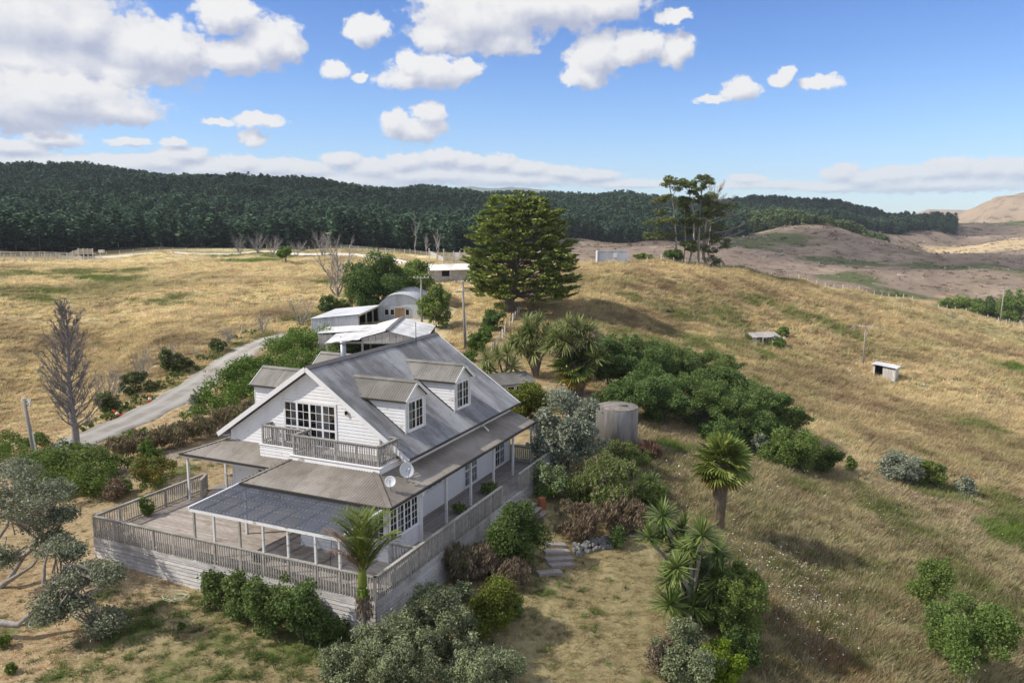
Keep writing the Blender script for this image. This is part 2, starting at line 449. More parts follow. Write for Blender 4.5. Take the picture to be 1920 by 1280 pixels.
def paint(name, c, peel=0.64, under=(0.36, 0.31, 0.27), rough=0.6, dirt=0.10, psc=1.6):
    m, b = newmat(name); co = objco(b)
    p = b.noise(stretched(b, co, (1, 1, 3.0)), psc, 7, 0.68)
    big = b.noise(co, 0.35, 2, 0.5)
    pe = b.smooth(b.m('ADD', p, b.m('MULTIPLY', b.m('SUBTRACT', big, 0.5), 0.25)), peel, peel + 0.05)
    d = b.noise(stretched(b, co, (1.5, 1.5, 0.25)), 1.3, 4, 0.6)
    col = b.mix(b.m('MULTIPLY', b.smooth(d, 0.45, 0.8), dirt * 4), c, tuple(x * 0.72 for x in c))
    col = b.mix(pe, col, under)
    return finish(m, b, pbsdf(b, col, rough, 0.3))
def iron(name, base, streak, along, rust=None, rough=0.55, spec=0.35):
    """weathered corrugated iron; streaks run along the given axis of the object"""
    m, b = newmat(name); co = objco(b); r = rnd(b)
    st = b.noise(stretched(b, co, along), 1.0, 6, 0.65)
    pa = b.noise(co, 0.28, 4, 0.6)
    fi = b.noise(co, 3.5, 4, 0.6)
    col = b.mix(b.smooth(b.m('ADD', b.m('MULTIPLY', st, 0.6), b.m('MULTIPLY', pa, 0.4)), 0.40, 0.60), base, streak)
    col = b.mix(b.m('MULTIPLY', b.smooth(fi, 0.5, 0.75), 0.35), col, tuple(x * 0.7 for x in base))
    f = b.m('MULTIPLY_ADD', r, 0.16, 0.92)
    col = b.mix(1.0, col, b.n('ShaderNodeCombineColor', ins={0: f, 1: f, 2: f}).outputs[0], 'MULTIPLY')
    if rust: col = b.mix(b.m('MULTIPLY', b.smooth(b.noise(co, 0.8, 5, 0.7), 0.62, 0.75), 0.6), col, rust)
    return finish(m, b, pbsdf(b, col, rough, spec))
def plain(name, c, rough=0.7, var=0.1, sc=3.0, spec=0.3, metal=0.0):
    m, b = newmat(name); co = objco(b)
    n = b.noise(co, sc, 4, 0.6)
    col = b.mix(n, tuple(x * (1 - var * 1.6) for x in c), tuple(min(1, x * (1 + var)) for x in c))
    return finish(m, b, pbsdf(b, col, rough, spec, None, metal))
def leafmat(name, ramp, trans=0.38, rough=0.55, spec=0.25, hue=0.012, each=0.0):
    """leaves: colour differs leaf by leaf, plant by plant; some light passes through"""
    m, b = newmat(name)
    g = b.n('ShaderNodeNewGeometry').outputs['Random Per Island']; r = rnd(b)
    rp = b.n('ShaderNodeValToRGB'); cr = rp.color_ramp
    while len(cr.elements) < len(ramp): cr.elements.new(0.5)
    for e, (p, c) in zip(cr.elements, ramp): e.position = p; e.color = tuple(c) + (1,)
    b.t.links.new(g, rp.inputs[0])
    co = objco(b)
    cl = b.noise(co, 0.9, 2, 0.5)
    hs = b.n('ShaderNodeHueSaturation', ins={'Hue': b.m('MULTIPLY_ADD', r, hue * 2, 0.491 - hue), 'Saturation': 1.0,
             'Value': b.m('MULTIPLY', b.m('MULTIPLY_ADD', cl, 0.9, 0.58), b.m('MULTIPLY_ADD', b.m('FRACT', b.m('MULTIPLY', r, 7.13)), each, 1 - each * .5)), 'Color': rp.outputs[0]}).outputs[0]
    p = pbsdf(b, hs, rough, spec)
    t = b.n('ShaderNodeBsdfTranslucent', ins={0: hs}).outputs[0]
    mx = b.n('ShaderNodeMixShader', ins={0: trans, 1: p, 2: t}).outputs[0]
    return finish(m, b, mx)
G = lambda a, c, d: [(0.0, a), (0.55, c), (1.0, d)]
M = {}
M['white'] = paint('white weatherboard paint', (0.84, 0.84, 0.845), 0.665)
M['white_worn'] = paint('peeling white paint', (0.81, 0.81, 0.81), 0.585, (0.42, 0.37, 0.32), psc=1.1)
M['white_trim'] = paint('white trim paint', (0.80, 0.80, 0.81), 0.70)
M['post_white'] = paint('white post paint', (0.72, 0.72, 0.70), 0.60, (0.42, 0.40, 0.36), psc=2.2)
M['roof'] = iron('weathered roof iron', (0.155, 0.155, 0.155), (0.37, 0.375, 0.39), (0.9, 0.25, 0.25), (0.22, 0.16, 0.11))
M['roof_ver'] = iron('veranda roof iron', (0.205, 0.18, 0.15), (0.325, 0.295, 0.255), (0.5, 0.5, 0.2), (0.20, 0.155, 0.11))
M['roof_dorm'] = iron('dormer roof iron', (0.17, 0.16, 0.14), (0.29, 0.275, 0.245), (0.3, 0.7, 0.3), (0.20, 0.16, 0.10))
M['roof_hut'] = iron('dull hut roof', (0.13, 0.125, 0.115), (0.20, 0.195, 0.185), (0.4, 0.4, 0.4))
M['ridge'] = plain('ridge flashing', (0.15, 0.145, 0.14), 0.6, 0.2)
M['gutter'] = plain('dark gutter', (0.05, 0.045, 0.04), 0.5, 0.2)
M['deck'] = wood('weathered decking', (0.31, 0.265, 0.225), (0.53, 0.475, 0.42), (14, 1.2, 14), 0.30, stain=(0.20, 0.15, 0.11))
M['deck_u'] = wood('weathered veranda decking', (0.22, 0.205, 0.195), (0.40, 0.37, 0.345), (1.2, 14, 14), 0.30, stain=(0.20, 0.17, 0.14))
M['rail'] = wood('grey railing timber', (0.33, 0.31, 0.275), (0.53, 0.50, 0.455), (6, 6, 2.0), 0.30, stain=(0.22, 0.215, 0.16))
M['skirt'] = wood('silvered skirt boards', (0.48, 0.46, 0.445), (0.73, 0.71, 0.695), (8, 1.0, 10), 0.22, stain=(0.24, 0.22, 0.20))
M['rail_d'] = wood('balcony railing timber', (0.24, 0.23, 0.215), (0.42, 0.40, 0.38), (6, 6, 2.0), 0.30)
M['sleeper'] = wood('grey sleepers', (0.25, 0.215, 0.19), (0.46, 0.42, 0.39), (3, 14, 10), 0.25)
M['fence_wood'] = wood('bleached fence timber', (0.42, 0.39, 0.33), (0.62, 0.58, 0.50), (3, 3, 3), 0.3)
M['shed_wood'] = wood('bleached shed boards', (0.38, 0.36, 0.34), (0.58, 0.56, 0.53), (4, 4, 1), 0.25)
M['pole'] = wood('grey pole timber', (0.21, 0.195, 0.175), (0.36, 0.34, 0.31), (10, 10, 0.8), 0.2)
M['galv'] = iron('galvanised iron', (0.42, 0.44, 0.47), (0.60, 0.62, 0.66), (0.4, 1.2, 0.4), None, 0.5, 0.5)
M['galv_w'] = iron('white carport iron', (0.50, 0.50, 0.50), (0.72, 0.72, 0.73), (1.0, 0.3, 0.3), (0.40, 0.36, 0.28))
M['wall_iron'] = iron('pale wall iron', (0.42, 0.45, 0.50), (0.58, 0.61, 0.67), (1.2, 1.2, 0.3), None)
M['dark'] = plain('dark interior', (0.012, 0.012, 0.013), 0.95, 0.2)  # near-black colour standing in for shade in openings and under floors
M['curtain'] = plain('net curtain', (0.42, 0.42, 0.42), 0.9, 0.2, 6)
M['door_tan'] = wood('tan barn door', (0.22, 0.14, 0.09), (0.36, 0.25, 0.17), (6, 6, 1), 0.2)
M['metal'] = plain('grey metal', (0.35, 0.36, 0.38), 0.4, 0.15, 3, 0.5, 0.6)
M['dish'] = plain('pale dish paint', (0.62, 0.63, 0.64), 0.45, 0.08)
M['black'] = plain('black plastic', (0.02, 0.02, 0.02), 0.5, 0.2)
M['orange'] = plain('orange plastic', (0.75, 0.10, 0.015), 0.5, 0.1)
M['reflect'] = plain('white collar', (0.78, 0.76, 0.74), 0.5, 0.05)
M['terracotta'] = plain('terracotta', (0.36, 0.13, 0.055), 0.8, 0.2)
M['hose'] = plain('pale hose', (0.55, 0.60, 0.42), 0.6, 0.1)
M['stone'] = plain('grey stone', (0.24, 0.235, 0.225), 0.9, 0.35, 4)
M['bark'] = wood('grey bark', (0.13, 0.11, 0.095), (0.27, 0.24, 0.215), (7, 7, 1.2), 0.25)
M['bark_dead'] = wood('dead grey twigs', (0.19, 0.172, 0.162), (0.33, 0.305, 0.295), (5, 5, 2), 0.25)
M['bark_pale'] = wood('pale pine bark', (0.24, 0.215, 0.19), (0.42, 0.385, 0.35), (5, 5, 1), 0.2)
M['bark_red'] = wood('pine bark', (0.12, 0.10, 0.085), (0.24, 0.205, 0.175), (5, 5, 1), 0.2)
m_, b_ = newmat('window glass')
fr_ = b_.n('ShaderNodeFresnel', ins={0: 1.5}).outputs[0]
gl_ = b_.n('ShaderNodeBsdfGlossy', ins={0: (1, 1, 1, 1), 1: 0.03}).outputs[0]
tr_ = b_.n('ShaderNodeBsdfTransparent', ins={0: (0.80, 0.83, 0.85, 1)}).outputs[0]
M['glass'] = finish(m_, b_, b_.n('ShaderNodeMixShader', ins={0: b_.m('ADD', fr_, 0.04), 1: tr_, 2: gl_}).outputs[0])
m_, b_ = newmat('smoky corrugated plastic')
n_ = b_.noise(objco(b_), 0.7, 4, 0.6)
c_ = b_.mix(n_, (0.075, 0.085, 0.105), (0.135, 0.147, 0.172))
M['poly'] = finish(m_, b_, b_.n('ShaderNodeMixShader', ins={0: 0.30, 1: pbsdf(b_, c_, 0.28, 0.5), 2: b_.n('ShaderNodeBsdfTransparent', ins={0: (0.55, 0.60, 0.70, 1)}).outputs[0]}).outputs[0])
m_, b_ = newmat('concrete tank')
co_ = objco(b_)
n_ = b_.noise(stretched(b_, co_, (1.6, 1.6, 0.22)), 1.2, 5, 0.65)
c_ = b_.mix(b_.smooth(n_, 0.42, 0.62), (0.19, 0.18, 0.17), (0.33, 0.325, 0.33))
M['concrete'] = finish(m_, b_, pbsdf(b_, c_, 0.9, 0.2, bump(b_, b_.noise(co_, 9, 4, .6), .3, .02)))
m_, b_ = newmat('concrete lid')
n_ = b_.noise(co_.node.id_data and objco(b_), 2.0, 5, 0.65)
c_ = b_.mix(b_.smooth(n_, 0.35, 0.7), (0.19, 0.17, 0.15), (0.32, 0.29, 0.265))
M['lid'] = finish(m_, b_, pbsdf(b_, c_, 0.9, 0.2))
# foliage
M['l_hedge'] = leafmat('fresh hedge leaves', G((0.074, 0.130, 0.020), (0.123, 0.209, 0.034), (0.191, 0.289, 0.062)))
M['l_dark'] = leafmat('dark shrub leaves', G((0.054, 0.099, 0.026), (0.091, 0.159, 0.040), (0.159, 0.238, 0.063)))
M['l_mid'] = leafmat('mid green leaves', G((0.101, 0.160, 0.037), (0.168, 0.255, 0.062), (0.274, 0.365, 0.101)))
M['l_acacia'] = leafmat('acacia leaves', G((0.085, 0.141, 0.038), (0.147, 0.231, 0.064), (0.255, 0.340, 0.114)))
M['l_silver'] = leafmat('silver grey leaves', G((0.140, 0.168, 0.112), (0.245, 0.281, 0.196), (0.421, 0.449, 0.350)), 0.15)
M['l_olive'] = leafmat('olive leaves', G((0.116, 0.149, 0.067), (0.201, 0.244, 0.120), (0.342, 0.384, 0.232)), 0.15)
M['l_poh'] = leafmat('pohutukawa leaves', G((0.110, 0.137, 0.076), (0.195, 0.226, 0.137), (0.354, 0.378, 0.256)), 0.12)
M['l_lime'] = leafmat('lime leaves', G((0.10, 0.17, 0.012), (0.18, 0.28, 0.02), (0.28, 0.38, 0.035)), 0.35)
M['l_yellow'] = leafmat('yellow green leaves', G((0.092, 0.121, 0.016), (0.155, 0.196, 0.029), (0.230, 0.270, 0.052)), 0.3)
M['l_climb'] = leafmat('climber leaves', G((0.075, 0.123, 0.034), (0.140, 0.210, 0.063), (0.273, 0.351, 0.105)))
M['l_weed'] = leafmat('dry weeds', G((0.15, 0.12, 0.078), (0.25, 0.2, 0.135), (0.34, 0.285, 0.2)), 0.2, 0.8, 0.1)
M['l_brown'] = leafmat('brown dead weeds', G((0.15, 0.12, 0.068), (0.24, 0.195, 0.115), (0.33, 0.275, 0.175)), 0.15, 0.85, 0.1)
M['l_red'] = leafmat('reddish dock', G((0.10, 0.062, 0.042), (0.17, 0.10, 0.07), (0.24, 0.16, 0.11)), 0.15, 0.85, 0.1)
M['l_orange'] = leafmat('orange blossom', G((0.16, 0.09, 0.015), (0.26, 0.12, 0.012), (0.34, 0.17, 0.02)), 0.25)
M['l_mac'] = leafmat('cypress sprays', G((0.095, 0.137, 0.034), (0.179, 0.232, 0.057), (0.340, 0.389, 0.085)), 0.2)
M['l_pine'] = leafmat('pine needles', G((0.056, 0.083, 0.025), (0.106, 0.144, 0.041), (0.194, 0.231, 0.062)), 0.15)
M['l_for'] = leafmat('plantation conifers', G((0.046, 0.091, 0.061), (0.078, 0.140, 0.087), (0.137, 0.216, 0.114)), 0.1, 0.7, 0.1, 0.018, 0.9)
M['l_for2'] = leafmat('young plantation conifers', G((0.102, 0.156, 0.066), (0.156, 0.216, 0.090), (0.216, 0.282, 0.120)), 0.1, 0.7, 0.1, 0.018, 0.9)  # young trees; the paler green also paints in the sunlight on this band
M['l_cab'] = leafmat('strap leaves', G((0.125, 0.175, 0.044), (0.219, 0.275, 0.088), (0.362, 0.400, 0.175)), 0.2)
M['l_yucca'] = leafmat('yucca leaves', G((0.08, 0.135, 0.03), (0.155, 0.225, 0.055), (0.26, 0.33, 0.115)), 0.2)
M['l_palm'] = leafmat('palm fronds', G((0.091, 0.145, 0.027), (0.168, 0.237, 0.045), (0.289, 0.351, 0.091)), 0.25)
M['l_palmdry'] = leafmat('dry frond', G((0.20, 0.15, 0.11), (0.32, 0.25, 0.20), (0.46, 0.38, 0.32)), 0.2, 0.8, 0.1)
M['l_palmyel'] = leafmat('yellowing frond', G((0.13, 0.12, 0.02), (0.25, 0.19, 0.03), (0.34, 0.24, 0.04)), 0.25)
M['l_white'] = leafmat('white flower heads', G((0.5, 0.48, 0.42), (0.65, 0.63, 0.58), (0.8, 0.78, 0.74)), 0.2, 0.8, 0.1)
M['l_pink'] = leafmat('pink flower heads', G((0.5, 0.22, 0.18), (0.6, 0.32, 0.26), (0.7, 0.42, 0.36)), 0.2, 0.8, 0.1)
# ------------------------------------------------------------------ ground regions
_wc = {}
def W(px, py):
    if (px, py) not in _wc: p = at(px, py); _wc[(px, py)] = (p.x, p.y)
    return _wc[(px, py)]
def splat(x, y, px, py, r, soft=1.0, D=None):
    if D is None: c = W(px, py)
    else:
        d = ray(px, py); h = math.hypot(d[0], d[1]); c = (d[0] / h * D, d[1] / h * D)
    q = ((x - c[0]) ** 2 + (y - c[1]) ** 2) / r ** 2
    return np.exp(-q * 1.4)
EDGE_PX = np.array([-300, 0, 500, 740, 800, 1050, 1147, 1300, 1390, 1500, 1700, 1900, 2300])
EDGE_D = np.array([225, 225, 236, 222, 185, 178, 170, 182, 190, 203, 233, 258, 290.])
_ea = np.array([math.atan2(*ray(p, 480)[:2]) for p in EDGE_PX])
def edge_d(x, y): return np.interp(np.arctan2(x, y), _ea, EDGE_D)
GREEN = [(400,1200,2.6),(470,1225,2.2),(560,1215,3.2),(250,1175,2.4),(330,1255,2.4),(650,1190,2.0),(190,1105,1.4),(60,1190,2.0),(120,1255,2.0),
 (1440,1050,3.5),(1500,1085,4.0),(1560,1130,3.5),(1650,1100,3.5),(1500,1180,2.5),(1850,985,3.0),(1900,1010,5.0),(1900,960,5),(1760,930,5),(1720,1010,4.5),(1640,950,4),(1800,1080,3.5),(1900,1150,4),
 (1240,832,2.6),(1300,845,2.0),(1500,910,3),
 (1420,565,6),(1490,590,6),(1190,560,5),(1270,585,8),(1310,640,9),(1420,660,7),(1560,610,7),(1370,600,8),(1220,650,7),(1820,800,5),(1900,690,6),
 (150,512,9),(200,525,10),(250,508,7),(470,488,9),(430,480,8),(80,545,6),(30,515,8),(60,560,6),(330,560,6),(520,480,7),(620,530,5),(575,600,4),(700,480,8),
 (220,800,1.6),(265,778,1.8),(300,750,1.8),(340,722,2.0),(380,695,2.0),(420,668,2.2),(450,650,2.4),(490,632,2.6),(400,850,1.2),(440,830,1.4),(350,880,1.0)]
LUSH = [(1900,1008,4.5),(1860,1000,2.5),(1900,690,4),(470,490,6),(190,520,6),(1250,834,2),(530,1055,.4),(275,1180,.5)]
BROWN = [(1215,603,7),(1170,598,6),(1270,612,6),(1430,700,7),(1520,705,7),(1480,690,5),(1560,750,6),(1700,670,6),(1800,645,9),(1870,660,8),(1750,800,6),(1850,860,6),(1650,830,5),(1600,560,6),(1430,545,7),(1260,540,7),(1330,530,6),(1180,540,5),
 (930,620,3),(870,700,2.5),(1620,760,7),(1880,600,8),(430,620,5),(520,590,5),(250,690,5),(120,640,6),(330,640,5)]
CUTG = [(1442, 62, 448, 535), (1400, 40, 440, 520), (1550, 55, 392, 432), (1625, 30, 400, 432), (1840, 100, 402, 462), (1775, 45, 420, 470), (1905, 60, 395, 440), (1700, 60, 292, 342), (1755, 45, 280, 335), (1600, 45, 320, 350), (1560, 30, 322, 345), (1300, 26, 395, 425), (1840, 110, 1060, 1200), (1690, 40, 930, 1050), (1160, 40, 405, 430), (1245, 30, 400, 430)]
def weights(x, y):
    D = np.hypot(x, y); azm = np.arctan2(x, y)
    sm = lambda v, a, c: np.clip((v - a) / (c - a), 0, 1) ** 2 * (3 - 2 * np.clip((v - a) / (c - a), 0, 1))
    right = np.clip(sm(azm, 0.06, 0.15) * sm(D, 40, 46) + sm(azm, 0.20, 0.26) * sm(D, 20, 30), 0, 1)
    past = sm(D - edge_d(x, y), -2, 10)
    return np.clip(right * 0.9 + sm(D, 66, 92) * 0.55, 0, 1) * (1 - past), past
def region(x, y):
    """real ground colour (linear RGB), wetness of green, and tall-grass weight at world points"""
    D = np.hypot(x, y); ed = edge_d(x, y); azm = np.arctan2(x, y)
    n1 = fbm(x, y, 14, 4, 3); n2 = fbm(x, y, 3.0, 4, 9); n3 = fbm(x, y, 45, 3, 21)
    def lerp(a, c, t): return a * (1 - t[..., None]) + np.array(c) * t[..., None]
    sm = lambda v, a, c: np.clip((v - a) / (c - a), 0, 1) ** 2 * (3 - 2 * np.clip((v - a) / (c - a), 0, 1))
    col = np.zeros(x.shape + (3,)) + np.array((0.445, 0.345, 0.21))        # lawn, dry
    right = sm(azm, 0.06, 0.15) * sm(D, 40, 46) + sm(azm, 0.20, 0.26) * sm(D, 20, 30); right = np.clip(right, 0, 1)
    col = lerp(col, (0.45, 0.37, 0.245), right)                           # long pale grass
    gold = sm(D, 66, 92)
    col = lerp(col, (0.46, 0.38, 0.21), gold)                             # sunburnt pasture
    rs = sm(azm, -0.06, 0.04) * gold
    col = lerp(col, (0.43, 0.35, 0.20), rs)
    col = lerp(col, (0.215, 0.205, 0.09), rs * sm(fbm(x, y, 17, 4, 91), 0.46, 0.64) * 0.55)
    col = lerp(col, (0.225, 0.165, 0.095), rs * sm(fbm(x, y, 8, 4, 92), 0.50, 0.68) * 0.45)
    col = lerp(col, (0.53, 0.45, 0.28), (1 - rs) * gold * 0.5)
    col = lerp(col, (0.335, 0.265, 0.15), sm(n1, 0.52, 0.72) * 0.6)
    col = lerp(col, (0.50, 0.425, 0.26), sm(n2, 0.55, 0.75) * 0.55)
    col = lerp(col, (0.21, 0.20, 0.085), sm(n3, 0.48, 0.68) * 0.55)
    col = lerp(col, (0.22, 0.165, 0.10), sm(fbm(x, y, 5, 4, 77), 0.60, 0.74) * 0.45)
    g = np.zeros(x.shape)
    for (px, py, r) in GREEN: g = np.maximum(g, splat(x, y, px, py, r))
    near = 1 - sm(D, 42, 60); n4 = fbm(x, y, 1.3, 4, 63)
    g = sm(g * (1 - .35 * near) + (n2 - 0.5) * (1.5 - .6 * near) + (n4 - .5) * 2.2 * near + (n1 - 0.5) * 0.5, 0.38, 0.85)
    col = lerp(col, (0.13, 0.155, 0.045), g * 0.85)
    l = np.zeros(x.shape)
    for (px, py, r) in LUSH: l = np.maximum(l, splat(x, y, px, py, r))
    l = sm(l + (n2 - 0.5) * 0.9, 0.4, 0.8)
    col = lerp(col, (0.11, 0.175, 0.028), l * 0.8)
    bn = np.zeros(x.shape)
    for (px, py, r) in BROWN: bn = np.maximum(bn, splat(x, y, px, py, r))
    bn = sm(bn + (n2 - 0.5) * 1.6, 0.45, 0.95)
    col = lerp(col, (0.20, 0.145, 0.085), bn * 0.7)
    # worn track over the ridge and garden path
    tr = np.zeros(x.shape)
    for (px, py) in ((880, 545), (868, 560), (860, 575), (856, 590), (855, 606), (858, 622), (862, 640), (866, 660)): tr = np.maximum(tr, splat(x, y, px, py, 1.5))
    col = lerp(col, (0.36, 0.27, 0.17), sm(tr + (n2 - .5) * .6, 0.35, 0.8) * 0.7)
    for (px, py) in ((235, 885), (265, 875), (300, 865), (330, 852)): col = lerp(col, (0.30, 0.265, 0.225), splat(x, y, px, py, 1.5) * 0.8)
    for (px, py, r) in ((1530, 1215, 1.2), (1470, 1180, 0.7), (1400, 1130, .9), (1580, 1260, 1.0), (1440, 1150, .8)): col = lerp(col, (0.30, 0.165, 0.08), splat(x, y, px, py, r) * 0.8)
    # cut-over land past the paddock edge
    past = sm(D - ed, -2, 10)
    cut = past * sm(azm, -0.12, 0.02)
    cc = np.zeros(x.shape + (3,)) + np.array((0.225, 0.175, 0.138))
    cc = lerp(cc, (0.285, 0.225, 0.175), sm(fbm(x, y, 22, 5, 5), 0.45, 0.7))
    cc = lerp(cc, (0.12, 0.105, 0.065), sm(fbm(x, y, 12, 5, 31), 0.56, 0.72) * 0.7)
    cg = np.zeros(x.shape)
    for (px, hw_, D0, D1) in CUTG:
        q = ((azm - math.atan2(*ray(px, 470)[:2])) * FPX / hw_) ** 2 + ((D - (D0 + D1) / 2) / ((D1 - D0) / 2)) ** 2; cg = np.maximum(cg, np.exp(-q * .9))
    cg = sm(cg + (fbm(x, y, 16, 5, 8) - 0.5) * 1.3, 0.24, 0.62)
    cc = lerp(cc, (0.085, 0.108, 0.042), cg * 0.9)
    tan = np.zeros(x.shape)
    for (px, py, r, DD) in ((1850, 456, 62, 750), (1910, 455, 62, 760), (1800, 466, 30, 745), (1940, 452, 60, 770)): tan = np.maximum(tan, splat(x, y, px, py, r, D=DD))
    cc = lerp(cc, (0.46, 0.36, 0.22), sm(tan, 0.3, 0.55))
    for (px, py, r, DD) in ((1765, 458, 12, 600), (1740, 542, 5, 318), (1700, 548, 5, 318), (1790, 525, 3, 350), (1770, 532, 3, 340)): cc = lerp(cc, (0.40, 0.27, 0.15), splat(x, y, px, py, r, D=DD))
    col = col * (1 - cut[..., None]) + cc * cut[..., None]
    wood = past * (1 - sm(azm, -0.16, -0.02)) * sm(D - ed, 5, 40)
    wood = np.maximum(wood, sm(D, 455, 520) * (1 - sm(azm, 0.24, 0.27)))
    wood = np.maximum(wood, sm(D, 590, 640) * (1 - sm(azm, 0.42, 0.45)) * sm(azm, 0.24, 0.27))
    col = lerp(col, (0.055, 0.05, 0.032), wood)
    tall = np.clip(right * 0.9 + gold * 0.55, 0, 1) * (1 - past)
    return np.clip(col, 0, 1), g, tall, past
# ------------------------------------------------------------------ the ground: one sheet to the horizon
_az = np.concatenate([np.linspace(-180, -44, 40, endpoint=False), np.linspace(-44, -36, 16, endpoint=False), np.linspace(-36, 36, 380, endpoint=False), np.linspace(36, 44, 16, endpoint=False), np.linspace(44, 180, 40, endpoint=False)])
_rr = np.concatenate([[6, 12, 17], np.exp(np.linspace(math.log(20), math.log(330), 330)), np.exp(np.linspace(math.log(334), math.log(1500), 170)), [1800, 2300, 3000, 4200, 5600]])
_AZ, _RR = np.meshgrid(np.radians(_az), _rr)
_X, _Y = _RR * np.sin(_AZ), _RR * np.cos(_AZ)
_Z = ground(_X, _Y)
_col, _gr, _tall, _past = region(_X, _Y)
def relief(x, y, tall, past):
    return (fbm(x, y, 2.2, 3, 40) - 0.5) * (0.10 + 0.30 * tall) + (fbm(x, y, 9, 3, 41) - 0.5) * (0.10 + 0.5 * tall) + (fbm(x, y, 28, 4, 43) - 0.5) * 3.2 * past + (fbm(x, y, 70, 3, 44) - 0.5) * 9.0 * past * np.clip((np.hypot(x, y) - 260) / 80, 0, 1) + (fbm(x, y, 95, 3, 47) - 0.5) * 17 * np.clip((np.hypot(x, y) - 400) / 160, 0, 1)
_fade = np.clip((_RR - 18) / 4, 0, 1) * np.clip((1500 - _RR) / 200, 0, 1)
# keep the ground calm around the house so nothing pokes through the decks
_hx = (_X + 5.4) * 0.41 + (_Y - 29.7) * 0.911; _hy = -(_X + 5.4) * 0.911 + (_Y - 29.7) * 0.41
_calm = 1 - np.clip(1 - np.maximum(np.abs(_hx - 10) - 11, np.abs(_hy - 8) - 9) / 3, 0, 1)
_Z = _Z + relief(_X, _Y, _tall, _past) * _fade * _calm
_in = (np.abs(_hx - 10) < 10.0) & (np.abs(_hy - 8) < 7.9)
_Z = np.where(_in, np.minimum(_Z, -0.45), _Z)
nA, nR = len(_az), len(_rr)
_V = np.concatenate([np.stack([_X.ravel(), _Y.ravel(), _Z.ravel()], -1), [[0, 0, float(ground(np.array([0.0]), np.array([1.0]))[0])]]])
_i = np.arange(nR - 1)[:, None] * nA + np.arange(nA)[None]
_j = np.arange(nR - 1)[:, None] * nA + (np.arange(nA)[None] + 1) % nA
_F = np.stack([_i, _j, _j + nA, _i + nA], -1).reshape(-1, 4)
ter = mk('ground', _V, _F, None, None, True)
_ctr = [[nA * nR, (k + 1) % nA, k] for k in range(nA)]
tag(ter, None, None, None, 'structure')
ca = ter.data.color_attributes.new('soil', 'FLOAT_COLOR', 'POINT')
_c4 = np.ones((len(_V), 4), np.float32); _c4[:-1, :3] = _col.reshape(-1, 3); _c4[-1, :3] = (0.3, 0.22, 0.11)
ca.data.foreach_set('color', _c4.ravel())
m_, b_ = newmat('pasture and bare soil')
at_ = b_.n('ShaderNodeAttribute', attribute_name='soil').outputs['Color']
co_ = objco(b_)
n1_ = b_.noise(co_, 2.6, 6, 0.65); n2_ = b_.noise(co_, 0.35, 5, 0.6); n3_ = b_.noise(co_, 0.05, 5, 0.65)
f_ = b_.m('ADD', b_.m('MULTIPLY', n1_, 0.75), b_.m('ADD', b_.m('MULTIPLY', n2_, 0.5), b_.m('MULTIPLY', n3_, 0.4)))
f_ = b_.m('ADD', f_, 0.17)
col_ = b_.v('SCALE', at_); b_.t.links.new(f_, col_.node.inputs['Scale'])
M['ground'] = finish(m_, b_, pbsdf(b_, col_, 0.95, 0.05, bump(b_, b_.m('ADD', n1_, b_.m('MULTIPLY', n2_, 1.5)), 0.7, 0.12)))
ter.data.materials.append(M['ground'])
def gsurf(x, y):
    """ground height including its relief"""
    x = np.asarray(x, float); y = np.asarray(y, float)
    D = np.hypot(x, y); tall, past = weights(x, y)
    hx = (x + 5.4) * 0.41 + (y - 29.7) * 0.911; hy = -(x + 5.4) * 0.911 + (y - 29.7) * 0.41
    calm = 1 - np.clip(1 - np.maximum(np.abs(hx - 10) - 11, np.abs(hy - 8) - 9) / 3, 0, 1)
    return ground(x, y) + relief(x, y, tall, past) * np.clip((D - 18) / 4, 0, 1) * np.clip((1500 - D) / 200, 0, 1) * calm
def base(px, py, lift=0.0):
    p = at(px, py); p.z = float(gsurf(np.array([p.x]), np.array([p.y]))[0]) + lift; return p
def based(px, D, py=480):
    d = ray(px, py); h = math.hypot(d[0], d[1]); x, y = d[0] / h * D, d[1] / h * D
    return Vector((x, y, float(gsurf(np.array([x]), np.array([y]))[0])))

